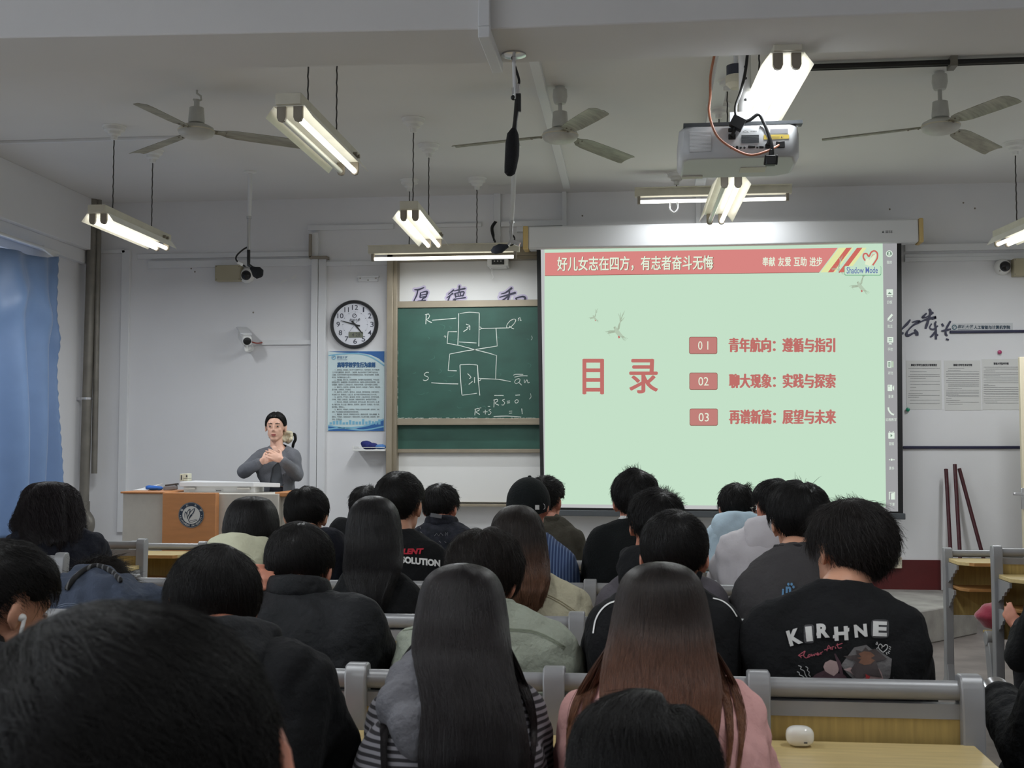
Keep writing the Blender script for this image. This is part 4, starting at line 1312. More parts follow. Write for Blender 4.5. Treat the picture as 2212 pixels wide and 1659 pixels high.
for x, y, w_, h in ((838, 1065, 210, 8), (838, 1082, 210, 8), (838, 1099, 210, 8), (838, 1116, 210, 8), (838, 1133, 210, 8), (838, 1147, 210, 6)):
    p, q = PY(*zp(x, y), yb), PY(*zp(x + w_, y + h), yb); b.box(p.x, q.x, yb - .002, yb, q.z, p.z)
b.build('vent_slots', M['metald'], bd)
b = MB()
for x, y, w_, h in ((700, 1200, 50, 26), (772, 1196, 28, 32), (916, 1192, 84, 26), (1050, 1198, 52, 24), (1016, 1204, 22, 18), (1120, 1175, 62, 48), (1250, 1140, 105, 76), (1170, 1150, 30, 60), (680, 985, 92, 40), (682, 1055, 86, 60)):
    p, q = PY(*zp(x, y), yb), PY(*zp(x + w_, y + h), yb); b.box(p.x, q.x, yb - .012, yb, q.z, p.z)
for x in (830, 874):
    b.lathe([(.005, 0), (.005, .01), (.001, .01)], PY(*zp(x, 1215), yb), 12, RX)
b.build('port', M['black'], bd, bevel=.002)
b = MB()
for x, y, w_, h in ((1105, 1060, 235, 48), (1342, 1058, 66, 46)):
    p, q = PY(*zp(x, y), yb), PY(*zp(x + w_, y + h), yb); b.box(p.x, q.x, yb - .001, yb, q.z, p.z)
b.build('warning_label', mat('label_yellow', (206, 182, 84), .5), bd)
b = MB(); onto(b, stroke_px([zp(850, 1026), zp(885, 1006), zp(925, 1028)], .7), yb - .001); onto(b, stroke_px([zp(855, 1028), zp(920, 1026)], .6), yb - .001)
for k in range(5):
    onto(b, stroke_px([zp(950 + 15 * k, 1012), zp(961 + 15 * k, 1012)], .8), yb - .001); onto(b, stroke_px([zp(950 + 15 * k, 1023), zp(960 + 15 * k, 1022)], .8), yb - .001); onto(b, stroke_px([zp(952 + 15 * k, 1008), zp(951 + 15 * k, 1026)], .7), yb - .001)
onto(b, text_px('▲', *zp(1308, 1072), *zp(1332, 1094)), yb - .003)
for k in range(3):
    onto(b, stroke_px([zp(1185, 1078 + 10 * k), zp(1295, 1078 + 10 * k)], .5), yb - .003)
b.build('marking', M['ink'], bd, smooth=False)
b = MB(); p, q = PY(*zp(1180, 990), yb), PY(*zp(1395, 1038), yb); b.box(p.x, q.x, yb - .001, yb, q.z, p.z); b.build('rating_plate', mat('plate_grey', (150, 150, 154), .5), bd)
b = MB(); b.box(x0 + .02, x1 + .02, YP + .005, YP + .06, zt + .012, zt + .028); b.build('top_edge', M['metald'], bd)
b = MB()
p = PY(*zp(885, 830), YP + .15)
pole_top = V((p.x - .015, YP + .15, ZC))
b.tube([pole_top, V((p.x - .015, YP + .15, p.z + .30))], .036, 18); b.build('outer_pole', M['trim'], pj)
b = MB(); b.tube([V((p.x, YP + .15, p.z + .38)), V((p.x, YP + .15, p.z - .03))], .029, 18); b.build('inner_pole', M['white'], pj)
b = MB()
for dz in (.08, .25, .34):
    b.ell((p.x, YP + .121, p.z + dz * .6 + .02), (.007, .004, .007))
b.build('bolt', M['black'], pj)
b = MB(); b.box(p.x - .08, p.x + .10, YP + .06, YP + .26, zt + .02, zt + .035); b.box(p.x - .08, p.x + .08, YP + .06, YP + .07, zt + .03, zt + .09); b.obox((p.x + .1, YP + .12, zt + .05), (.06, .02, .09), Matrix.Rotation(.7, 3, 'Y')); b.build('mount_plate', M['trim'], pj, bevel=.003)
b = MB(); b.tube(smooth_pts([PY(*zp(x, y), YP - .05 + dy) for x, y, dy in ((525, 60, .2), (470, 350, .12), (465, 600, .06), (450, 760, .04), (480, 920, .0), (560, 1085, .0), (720, 1210, .0), (940, 1300, -.01), (1150, 1250, 0), (1300, 1175, .045))]), .006, 8)
b.build('orange_cable', mat('orange_cable', (176, 112, 84), .5), pj)
b = MB(); b.tube(smooth_pts([PY(*zp(x, y), YP - .03 + dy) for x, y, dy in ((915, 40, .1), (885, 300, .08), (830, 540, .04), (770, 720, .02), (785, 860, .0), (850, 920, 0))]), .007, 8)
b.tube(smooth_pts([PY(*zp(x, y), YP - .03 + dy) for x, y, dy in ((850, 910, 0), (940, 880, 0), (1040, 815, 0), (1095, 890, 0), (1150, 1020, -.01), (1200, 1180, -.02), (1210, 1300, -.02))]), .008, 8)
b.tube(smooth_pts([PY(*zp(x, y), YP - .03) for x, y in ((790, 920), (760, 980), (740, 1040), (720, 1075))]), .008, 8)
b.obox(PY(*zp(790, 920), YP - .03), (.06, .05, .05), Matrix.Rotation(.5, 3, 'Y'))
b.tube(smooth_pts([PY(*zp(x, y), YP - .02) for x, y in ((1180, 1100), (1165, 1150), (1150, 1180))]), .009, 8)
b.build('black_cable', M['black'], pj)
b = MB(); p = PY(*zp(1185, 1365), YP - .05); b.box(p.x - .022, p.x + .022, YP - .07, YP - .03, p.z - .022, p.z + .02)
b.cyl(p + V((-.026, 0, -.02)), p + V((-.02, 0, .025)), .005); b.cyl(p + V((.026, 0, -.02)), p + V((.03, 0, .025)), .005); b.cyl(p + V((0, 0, .02)), p + V((.005, 0, .05)), .009)
b.build('dangling_plug', M['black'], pj, bevel=.003)
b = MB(); b.tube(smooth_pts([PY(*zp(x, y), YP + .0) for x, y in ((1060, 950), (1110, 990), (1140, 1060), (1160, 1100))]), .006, 8); b.build('grey_lead', M['metal'], pj)
b = MB(); p = PY(*zp(278, 1495), YP + .1); b.box(p.x - .05, p.x + .05, YP + dep - .07, YP + dep - .03, zb_ - .036, zb_ - .028); b.build('foot_panel', M['lamp'], pj)
b = MB(); b.box(p.x + .22, p.x + .34, YP + .2, YP + .3, zb_ - .033, zb_ - .029); b.build('cable_cover', M['lamp'], pj)
# detector behind the pole
p = PY(1590, 165, 6.3)
t = thing('ceiling_detector', (p.x, 6.3, ZC), 'cream detector with a dark band hanging just left of the projector pole', 'detector')
b = MB(); b.cyl((p.x, 6.3, p.z + .06), (p.x, 6.3, ZC), .012); b.build('stem', M['trim'], t)
b = MB(); b.lathe([(.001, .06), (.05, .055), (.05, .0), (.001, 0)], (p.x, 6.3, p.z)); b.build('dark_band', mat('navy_plastic', (44, 48, 60), .5), t)
b = MB(); b.lathe([(.001, 0), (.055, 0), (.055, -.04), (.03, -.065), (.001, -.067)], (p.x, 6.3, p.z)); b.build('cover', M['offwhite'], t)
# ================================================================ LECTERN
YL = 8.5
lt = thing('lectern', PY(450, 1160, YL), 'teacher\'s lectern with an orange front board carrying a round college emblem', 'lectern')
LA, LC = PY(263, 1066, YL), PY(600, 1066, YL)
ztop = LA.z
b = MB(); b.box(LA.x, LC.x, YL + .02, YL + .5, ZP, ztop); b.build('cabinet', M['laminate'], lt, bevel=.004)
b = MB(); p, q = PY(357, 1064, YL), PY(472, 1064, YL); b.box(p.x, q.x, YL - .05, YL + .02, ZP, p.z); fb = b.build('front_board', M['wood'], lt, bevel=.004)
b = MB(); b.box(LA.x - .012, p.x, YL + .0, YL + .5, ztop - .0, ztop + .014); b.box(LC.x - .02, LC.x + .10, YL + .1, YL + .46, ztop - .045, ztop - .01); b.build('wooden_top', M['wood'], lt, bevel=.004)
# slanting wing at the right
b = MB()
w0, w1 = PY(596, 1070, YL + .05), PY(645, 1078, YL - .05)
b.prism([(LC.x - .04, YL + .06), (LC.x + .15, YL - .0), (LC.x + .15, YL + .46), (LC.x - .04, YL + .5)], 'z', ztop - .02, ztop + .012)
b.build('side_wing_top', M['wood'], lt, bevel=.004)
b = MB(); b.prism([(LC.x - .02, YL + .1), (LC.x + .13, YL + .05), (LC.x + .13, YL + .44), (LC.x - .02, YL + .48)], 'z', ZP, ztop - .02); b.build('side_wing', M['laminate'], lt, bevel=.004)
# console lid
b = MB()
p, q = PY(390, 1045, YL + .25), PY(549, 1045, YL + .25)
zl = p.z
b.box(p.x + .02, q.x, YL + .26, YL + .49, ztop, zl); b.build('console', M['white'], lt, bevel=.004)
b = MB(); b.rings([[V((p.x, YL + .23, zl - .02)), V((q.x, YL + .23, zl - .02)), V((q.x, YL + .23, zl + .015)), V((p.x, YL + .23, zl + .015))], [V((p.x + .02, YL + .5, zl - .0)), V((q.x + .14, YL + .45, zl - .03)), V((q.x + .14, YL + .45, zl - .0)), V((p.x + .02, YL + .5, zl + .02))]])
lid = b.build('lid', M['trim'], lt, bevel=.004)
b = MB()
for x0, x1 in ((398, 422), (513, 540)):
    a, c = PY(x0, 1053, YL + .24), PY(x1, 1057, YL + .24); b.box(a.x, c.x, YL + .23, YL + .27, c.z, a.z)
    b.build('hinge', M['laminate'], lid)
    b = MB()
b = MB(); a, c = PY(464, 1056, YL + .25), PY(481, 1066, YL + .25); b.box(a.x, c.x, YL + .255, YL + .26, c.z, a.z); tg = b.build('tag', M['paper'], lt)
b = MB()
for k in range(5):
    onto(b, stroke_px([(467 + 2.3 * k, 1060), (468.6 + 2.3 * k, 1060)], 2.2), YL + .2535)
b.build('tag_print', M['ink'], tg, smooth=False)
# emblem
ye = YL - .053
ex, ey = 413, 1112.5
b = MB(); poly_px(b, circ_px(ex, ey, 27.5, 48), ye); em = b.build('emblem', M['paper'], fb, smooth=False)
b = MB(); onto(b, stroke_px(circ_px(ex, ey, 22.8, 48) + [(ex + 22.8, ey)], 7.2), ye - .001); onto(b, stroke_px(circ_px(ex, ey, 27.3, 48) + [(ex + 27.3, ey)], .6), ye - .001)
mn = mat('emblem_navy', (36, 52, 72), .5)
b.build('emblem_ring', mn, em, smooth=False)
b = MB()
T = 'LIAOCHENG UNIVERSITY'
for i, ch in enumerate(T):
    if ch == ' ':
        continue
    a = math.radians(165 - 150 * i / (len(T) - 1))
    x, y = ex + 22.8 * math.cos(a), ey + 22.8 * math.sin(a)
    w_ = 1.3 if ch != 'I' else .35
    onto(b, text_px(ch, x - w_, y - 2.0, x + w_, y + 2.0, .03, rot=a - pi / 2), ye - .002)
for ch, d in zip('聊城大学', (-152, -113, -66, -27)):
    a = math.radians(d)
    x, y = ex + 22.8 * math.cos(a), ey + 22.8 * math.sin(a)
    onto(b, text_px(ch, x - 2.6, y - 2.6, x + 2.6, y + 2.6, .01, rot=a + pi / 2), ye - .002)
for d in (176, 4):
    a = math.radians(d); poly_px(b, circ_px(ex + 22.8 * math.cos(a), ey + 22.8 * math.sin(a), .9, 8), ye - .002)
b.build('emblem_lettering', M['paper'], em, smooth=False)
b = MB()


def ze(pts):
    return [(240 + x * 440 / 2212, 880 + y * 440 / 2212) for x, y in pts]


for pts, wd in (([(800, 1200), (800, 1160), (810, 1135), (822, 1160), (826, 1210)], [.6, 1.4, 1.8, 1.6, .5]), ([(822, 1170), (832, 1130), (856, 1105), (852, 1150), (834, 1185), (832, 1215)], [.5, 1.4, 1.6, 2, 1.6, .5]), ([(850, 1165), (862, 1135), (905, 1098), (892, 1145), (858, 1180), (846, 1220)], [.5, 1.4, 1.6, 2.2, 1.8, .6]), ([(880, 1170), (856, 1195), (842, 1225), (850, 1246)], [1.6, 2, 1.4, .6]), ([(846, 1250), (860, 1232), (905, 1222), (935, 1225), (880, 1246), (846, 1250)], .9)):
    p = smooth_pts(ze(pts), 5)
    ww = wd if not isinstance(wd, list) else list(np.interp(np.linspace(0, len(wd) - 1, len(p)), range(len(wd)), wd))
    onto(b, stroke_px(p, ww), ye - .001)
b.build('emblem_flame', mn, em, smooth=False)

# things left on the lectern
zt = ztop + .014
p = PY(411, 1040, YL + .5)
zc_ = zl + .017
b = MB(); b.box(p.x - .03, p.x - .0, YL + .36, YL + .44, zc_, zc_ + .055); b.box(p.x + .0, p.x + .035, YL + .36, YL + .44, zc_ + .02, zc_ + .058); b.box(p.x + .0, p.x + .035, YL + .36, YL + .44, zc_, zc_ + .018)
t = tag(b.build('chalk_box', mat('cream_card', (214, 212, 190), .6), bevel=.003), 'small cream chalk carton standing on the raised lectern lid', 'box')
b = MB(); b.box(p.x - .02, p.x - .012, YL + .358, YL + .36, zc_ + .01, zc_ + .045); b.box(p.x + .02, p.x + .03, YL + .358, YL + .36, zc_ + .03, zc_ + .045); b.build('printed_panel', M['ink'], t)
p = PY(305, 1066, YL + .3)
b = MB(); b.rings([[V((p.x - .05, YL + .25, zt)), V((p.x + .07, YL + .25, zt)), V((p.x + .07, YL + .25, zt + .004)), V((p.x - .05, YL + .25, zt + .004))], [V((p.x + .02, YL + .45, zt + .012)), V((p.x + .12, YL + .42, zt + .05)), V((p.x + .12, YL + .42, zt + .054)), V((p.x + .02, YL + .45, zt + .016))]])
tag(b.build('paper_sheet', M['paper']), 'curled white sheet lying on the left wing of the lectern', 'paper')
p = PY(331, 1066, YL + .3)
b = MB(); b.ell((p.x, YL + .3, zt + .018), (.06, .04, .018)); b.ell((p.x - .03, YL + .3, zt + .024), (.03, .03, .014)); b.ell((p.x + .045, YL + .3, zt + .016), (.03, .025, .016))
tag(b.build('blue_cloth', mat('blue_cloth', (44, 98, 178), .8)), 'bright blue cloth lying on the lectern left of the orange board', 'cloth')
p = PY(366, 1066, YL + .3)
b = MB(); b.obox((p.x, YL + .32, zt + .018), (.10, .05, .036), Matrix.Rotation(-.12, 3, 'Y'))
t = tag(b.build('board_eraser', mat('grey_felt', (130, 130, 132), .9), bevel=.008), 'grey felt board eraser lying beside the blue cloth on the lectern', 'eraser')
b = MB(); b.obox((p.x + .01, YL + .32, zt + .042), (.09, .045, .012), Matrix.Rotation(-.12, 3, 'Y')); b.build('back', M['cord'], t)

# ================================================================ LECTURE BENCHES
Y1, PITCHY, ZR, ZT, ZSEAT = 2.79, .95, .915, .78, .44
SX = .46


def bench_proto(name, nseat, low=False, seats=True):
    """a fixed row: standards at local x = 0 .. nseat*SX, rail at local y = 0, desk towards -y, seats towards +y"""
    r = empty(name, (0, 0, 0)); OFF[r.name] = V((0, 0, 0))
    zr = ZR - (.085 if low else 0)
    L = nseat * SX
    b = MB()
    pr = []
    for k in range(16):
        a = 2 * pi * k / 16
        pr.append((.02 * math.cos(a), zr - .024 + .022 * math.sin(a)))
    b.prism(pr, 'x', -.0, L); b.build('top_rail', M['metal'], r)
    b = MB(); b.box(0, L, -.012, .012, zr - .085, zr - .052); b.build('lower_rail', M['metald'] if low else M['metal'], r)
    b = MB(); b.box(0, L, -.009, .009, ZT - .34, zr - .085); b.build('back_panel', M['plyd'], r)
    ch = .07
    b = MB(); b.prism([(-.0, -.03), (-.0, -.24), (ch, -.33), (L - ch, -.33), (L, -.24), (L, -.03)], 'z', ZT - .022, ZT); tt = b.build('tabletop', M['ply'], r, bevel=.003)
    b = MB(); b.prism([(ch * .2, -.252), (ch, -.3335), (L - ch, -.3335), (L - ch * .2, -.252), (L - ch - .0, -.33), (ch, -.33)], 'z', ZT - .02, ZT - .002); b.build('edging', M['oak'], tt)
    b = MB(); b.prism([(0.02, -.03), (0.02, -.20), (.06, -.25), (L - .06, -.25), (L - .02, -.20), (L - .02, -.03)], 'z', ZT - .175, ZT - .158); b.build('book_shelf', M['oak'], r, bevel=.002)
    for i in range(nseat + 1):
        x = i * SX
        b = MB()
        b.rings([[V((x + sx * w_, y, z)) for sx, y in ((-1, y0), (1, y0), (1, y1), (-1, y1))] for z, y0, y1, w_ in ((.02, -.03, .05, .022), (.3, -.035, .03, .022), (ZT - .1, -.04, .022, .024), (zr - .06, -.036, .03, .024), (zr - .015, -.034, .032, .025), (zr + .006, -.024, .024, .025), (zr + .012, -.012, .012, .024))])
        st = b.build('standard', M['metal'], r, bevel=.004)
        b = MB()
        for z0, dp in ((ZT - .024, .24), (ZT - .177, .17)):
            sc = [(-.03, z0), (-dp, z0), (-dp, z0 - .025), (-dp * .86, z0 - .032), (-dp * .8, z0 - .05), (-dp * .66, z0 - .055), (-dp * .6, z0 - .075), (-dp * .46, z0 - .08), (-dp * .4, z0 - .10), (-dp * .28, z0 - .105), (-.03, z0 - .125)]
            b.prism(sc, 'x', x - .006, x + .006)
        b.build('scalloped_bracket', M['metal'], st)
        b = MB()
        b.box(x - .06, x + .06, -.075, .12, 0, .012); b.prism([(-.07, .012), (.11, .012), (.05, .07), (.02, .16), (-.03, .16)], 'x', x - .02, x + .02)
        b.build('foot', M['metal'], st, bevel=.004)
        if seats:
            b = MB(); b.prism([(.04, .06), (.12, .06), (.15, .2), (.20, ZSEAT - .05), (.22, ZSEAT - .01), (.16, ZSEAT), (.11, ZSEAT - .06), (.07, .24)], 'x', x - .016, x + .016); b.lathe([(.04, -.02), (.04, .02)], (x, .165, ZSEAT - .02), 20, Matrix.Rotation(pi / 2, 3, 'Y')); b.build('seat_arm', M['metal'], st, bevel=.003)
    if seats:
        for i in range(nseat):
            b = MB(); x0 = i * SX + .03
            prof = [(.06, ZSEAT + .02), (.10, ZSEAT), (.2, ZSEAT - .012), (.34, ZSEAT), (.40, ZSEAT - .01)]
            b.rings([[V((x, y, z + d)) for y, z in prof for d in (0,)] + [V((x, y, z - .014)) for y, z in reversed(prof)] for x in (x0, x0 + SX - .06)])
            b.build('seat', M['plyd'], r, bevel=.003)
    return r


X0M = PY(2090, 1500, Y1 - .03).x - 6 * SX + .012
pm_ = bench_proto('lecture_bench', 6)
pml = bench_proto('lecture_bench', 6, low=True, seats=False)
ps_ = bench_proto('lecture_bench', 4)
psl = bench_proto('lecture_bench', 4, low=True, seats=False)
BGR = 'fixed rows of lecture benches'
used = set()


def place_bench(proto, x, y, label):
    o = proto if proto.name not in used else copy_tree(proto)
    used.add(proto.name)
    o.location = (x, y, 0)
    tag(o, label, 'bench', BGR)
    return o


LBL = {1: 'grey lecture bench carrying the white earbud case, nearest whole row', 2: 'lecture bench whose rail shows beside the pale green denim jacket', 3: 'lecture bench row whose rail shows beside the beige denim jacket',
       4: 'lecture bench row between the blue corduroy jacket and the black sweater', 5: 'middle lecture bench row behind the light blue hooded jacket', 0: 'lecture bench under the bottom picture edge, behind the pink jacket', -1: 'lecture bench closest to the viewer, below the picture'}
for k in (-1, 0, 1, 2, 3, 4, 5):
    if k != -1:
        place_bench(pm_, X0M, Y1 + (k - 1) * PITCHY, LBL[k])
place_bench(pml, X0M, Y1 + 5 * PITCHY, 'low front desk of the middle block, before the lectern')
XLB = -2.82 - 4 * SX
place_bench(ps_, XLB, Y1 + 4 * PITCHY, 'left-block lecture bench the curly-haired person leans on')
place_bench(ps_, XLB, Y1 + 3 * PITCHY, 'left-block lecture bench end partly behind the ear-bud wearer\'s head')
place_bench(psl, XLB, Y1 + 5 * PITCHY, 'low front desk of the left block, next to the lectern')
XRB = 1.85
place_bench(psl, XRB - .03, Y1 + 5 * PITCHY, 'low front desk of the right block, under the leaning dark red poles')
place_bench(ps_, XRB - .01, Y1 + 4 * PITCHY, 'right-block lecture bench with a crimson cushion on its seat')
place_bench(ps_, XRB, Y1 + 2 * PITCHY, 'right-block lecture bench of the person with a wristwatch, mostly out of frame')
place_bench(ps_, XRB, Y1 + 3 * PITCHY, 'right-block lecture bench behind the one with the crimson cushion')

# ---- small things on benches
zt = ZT + .001
p = PZ(1728, 1611, zt)
b = MB(); b.ell((p.x, p.y, zt + .0215), (.030, .0225, .0215), n=32, m=16)
o = tag(b.build('earbud_case', mat('gloss_white', (232, 230, 222), .15)), 'small glossy white earbud case lying on the nearest yellow desktop', 'case')
for q in o.data.vertices:      # squarer pill shape
    n_ = (abs(q.co.x / .03) ** 2.8 + abs(q.co.y / .0225) ** 2.8 + abs((q.co.z - .0215) / .0215) ** 2.8) ** (1 / 2.8) or 1
    q.co.x, q.co.y, q.co.z = q.co.x / n_, q.co.y / n_, .0215 + (q.co.z - .0215) / n_
b = MB(); b.box(p.x + .006, p.x + .013, p.y - .0225, p.y - .0195, zt + .010, zt + .013); b.build('charge_port', M['ink'], o)
p = PZ(795, 1575, zt)
b = MB(); b.rings([[V((p.x - .03, p.y, zt)), V((p.x + .06, p.y - .03, zt)), V((p.x + .06, p.y + .05, zt + .002)), V((p.x - .02, p.y + .04, zt + .001))], [V((p.x - .028, p.y, zt + .003)), V((p.x + .06, p.y - .03, zt + .012)), V((p.x + .06, p.y + .05, zt + .015)), V((p.x - .02, p.y + .04, zt + .006))]])
tag(b.build('paper_tissue', M['paper'], bevel=.002), 'crumpled white tissue on the nearest desktop left of the striped shirt', 'tissue')
for px, py, k, lb in ((848, 1425, 2, 'white sheet on the desk by the pale green denim sleeve'), (1265, 1400, 2, 'white sheet on the desk between green denim and white-piped jackets')):
    p = PZ(px, py, zt)
    b = MB(); b.box(p.x - .08, p.x + .06, Y1 + (k - 1) * PITCHY - .30, Y1 + (k - 1) * PITCHY - .1, zt, zt + .003)
    tag(b.build('paper_sheet', M['paper']), lb, 'paper', 'papers on the desks')
# crimson cushion on the right-hand bench
yb_ = Y1 + 4 * PITCHY
p = PY(2128, 1323, yb_ + .25)
b = MB(); b.ell((XRB + .125, yb_ + .27, ZSEAT + .085), (.175, .11, .085), n=40, m=24)
o = b.build('seat_cushion', mat('crimson_velvet', (150, 34, 62), .8, sheen=.5, bump=(25, .5)))
tag(o, 'crimson gathered cushion on the seat of the right-hand bench', 'cushion')
for q in o.data.vertices:
    a = math.atan2(q.co.z - .085, q.co.x)
    g_ = 1 + .035 * math.cos(a * 14)
    q.co.x *= g_; q.co.z = .085 + (q.co.z - .085) * g_
# ================================================================ PEOPLE
def remesh(mb, voxel, it=6, fac=0.5):
    me = bpy.data.meshes.new('t')
    me.from_pydata([tuple(p) for p in mb.v], [], mb.f)
    fixn(me)
    o = bpy.data.objects.new('t', me)
    COL.objects.link(o)
    m = o.modifiers.new('r', 'REMESH')
    m.mode, m.voxel_size, m.adaptivity = 'VOXEL', voxel, 0
    if it:
        s = o.modifiers.new('s', 'SMOOTH')
        s.iterations, s.factor = it, fac
    dg = bpy.context.evaluated_depsgraph_get()
    out = bpy.data.meshes.new_from_object(o.evaluated_get(dg))
    bpy.data.objects.remove(o)
    bpy.data.meshes.remove(me)
    return out


def coords(me):
    a = np.empty(len(me.vertices) * 3, np.float32)
    me.vertices.foreach_get('co', a)
    return a.reshape(-1, 3).astype(float)


def setco(me, a):
    me.vertices.foreach_set('co', np.ascontiguousarray(a, np.float32).ravel())
    me.update()


def mesh_obj(name, me, m, parent):
    off = OFF[parent.name]
    a = coords(me) - np.array(off)
    setco(me, a)
    me.name = name
    me.materials.clear()
    me.materials.append(m)
    o = bpy.data.objects.new(name, me)
    COL.objects.link(o)
    o.parent = parent
    OFF[o.name] = off
    me.shade_smooth()
    return o


def wrinkle(me, amp, seed, freq=26.0):
    a = coords(me)
    me.update()
    n = np.empty(len(a) * 3, np.float32)
    me.vertex_normals.foreach_get('vector', n)
    n = n.reshape(-1, 3)
    r = np.random.default_rng(seed)
    d = np.zeros(len(a))
    for i in range(14):
        k = r.normal(size=3) * freq * (0.4 + 0.14 * i)
        k[2] *= .6
        ph = r.random() * 6.28
        w2 = r.normal(size=3) * freq * .5
        d += np.abs(np.sin(a @ k + ph + 1.2 * np.sin(a @ w2))) ** 1.5 / (1 + .35 * i)
    d -= d.mean()
    d /= d.std() + 1e-9
    setco(me, a + n * (d * amp)[:, None])


def torso(mb, PVt, N, SL, SR, inf, wd=1.0, hem=None, nr=.058, bow=.05, bk=-1):
    x = (SR - SL).normalized()
    sw = (SR - SL).length / 2
    ctl = PVt.lerp(N, .5) + V((0, bk * bow, 0))
    R = []
    for t, hw, hd in ((0, .150 * wd, .115), (.12, .172 * wd, .125), (.3, .152 * wd, .108), (.5, .155 * wd, .112), (.68, max(.16 * wd, sw * .95), .118), (.80, sw * 1.0, .108), (.9, sw * .72, .088), (.96, .095, .075), (1.0, nr + .008, nr + .006), (1.03, nr, nr)):
        c = PVt * (1 - t) ** 2 + ctl * 2 * t * (1 - t) + N * t * t
        tg = ((ctl - PVt) * (1 - t) + (N - ctl) * t).normalized()
        y = tg.cross(x).normalized()
        g = inf if t < .93 else inf * .45
        hw, hd = hw + g, hd + g
        ring = []
        for j in range(28):
            a = 2 * pi * j / 28
            ca, sa = math.cos(a), math.sin(a)
            e = .8
            ring.append(c + x * hw * math.copysign(abs(ca) ** e, ca) + y * hd * math.copysign(abs(sa) ** e, sa))
        R.append(ring)
    mb.rings(R)
    for S, sg in ((SL, -1), (SR, 1)):
        mb.caps(N + x * sg * .04 + V((0, bk * .005, -.035)), S + V((0, bk * .01, 0)), .046 + inf * .6, .054 + inf * .8)
        mb.caps(N + V((0, bk * .02, -.10)), S + V((0, bk * .02, -.03)), .07 + inf, .058 + inf * .8)
        mb.caps(S + V((0, bk * .02, -.02)), S.lerp(PVt, .35) + V((0, bk * .03, 0)), .055 + inf * .8, .08 + inf)


def hand(mb, W, d, n, s=1.0, curl=.5, side=1):
    """W wrist, d direction along the hand, n back-of-hand normal, side +1 right hand"""
    d = d.normalized()
    n = (n - d * n.dot(d)).normalized()
    l = d.cross(n) * side      # towards the thumb side
    mb.caps(W - d * .02 * s, W + d * .03 * s, .026 * s, .030 * s, flat=.8)
    mb.ell(W + d * .055 * s, (.040 * s, .050 * s, .015 * s), Matrix((l, d, n)).transposed(), 16, 10)
    for i, (off, ln) in enumerate(((.031, .070), (.0105, .078), (-.0105, .073), (-.031, .058))):
        p = W + d * (.092 - .006 * abs(i - 1.2)) * s + l * off * s
        a = curl * (.7 + .15 * i)
        d1 = (d * math.cos(a * .6) - n * math.sin(a * .6)).normalized()
        d2 = (d * math.cos(a * 1.5) - n * math.sin(a * 1.5)).normalized()
        d1 = (d1 + l * off * 2).normalized()
        q = p + d1 * ln * .5 * s
        mb.caps(p - d1 * .012, q, .0088 * s, .0082 * s, 10)
        mb.caps(q, q + d2 * ln * .5 * s, .0082 * s, .0068 * s, 10)
    p = W + d * .03 * s + l * .030 * s
    q = p + (d * .6 + l * .75 - n * .2).normalized() * .042 * s
    mb.caps(p - l * .01, q, .0125 * s, .010 * s, 10)
    mb.caps(q, q + (d * .9 + l * .25 - n * .25).normalized() * .030 * s, .0098 * s, .0075 * s, 10)


def smst(a, b, x):
    t = np.clip((x - a) / (b - a), 0, 1)
    return t * t * (3 - 2 * t)


HC, HR = np.array((0, -.008, .018)), np.array((.0785, .0965, .092))


class ShortHair:
    def __init__(s, top=.03, side=.012, back=.018, nape=0., lump=.004, seed=1, ears=0., part=None, frontz=.46, nc=9.):
        s.ears = ears
        s.top, s.side, s.back, s.nape, s.lump, s.fr, s.part = top, side, back, nape, lump, frontz, part
        r = np.random.default_rng(seed)
        s.k = r.normal(size=(7, 3)) * nc * .55
        s.ph = r.random(7) * 6.28

    def line(s, d):
        az = np.abs(np.arctan2(d[:, 0], -d[:, 1]))
        return -s.ears * np.exp(-((az - 1.6) / .5) ** 2) + np.interp(az, [0, .75, 1.05, 1.25, 1.42, 1.70, 1.85, 2.0, 2.2, 2.6, pi], [-.84 + s.nape, -.80 + s.nape, -.68 + s.nape, -.36, .08, .24, .08, .06, .25, s.fr - .06, s.fr])

    def thick(s, d):
        up = smst(-.15, .75, d[:, 2])
        bk = smst(-.2, .9, -d[:, 1]) * (1 - up)
        t = s.side * (1 - up) + s.top * up + (s.back - s.side) * bk
        t = t * (0.30 + .70 * smst(-.85, .05, d[:, 2]))
        n = sum(np.sin(d @ k + p) for k, p in zip(s.k, s.ph)) / 4
        if s.part is not None:
            t = t - min(.02, s.top * .6) * np.exp(-((d[:, 0] - s.part) / .09) ** 2) * smst(.3, .8, d[:, 2])
        return t + s.lump * n * (.4 + .6 * up)

    def pos(s, d, lift=0.0, masked=True):
        t = s.thick(d)
        if masked:
            m = smst(-.07, .05, d[:, 2] - s.line(d))
            t = t * m - .02 * (1 - m)
        return HC + d * (HR + t[:, None]) + d * np.asarray(lift)[..., None] if np.ndim(lift) else HC + d * (HR + t[:, None] + lift)


HAIRMATS = {}


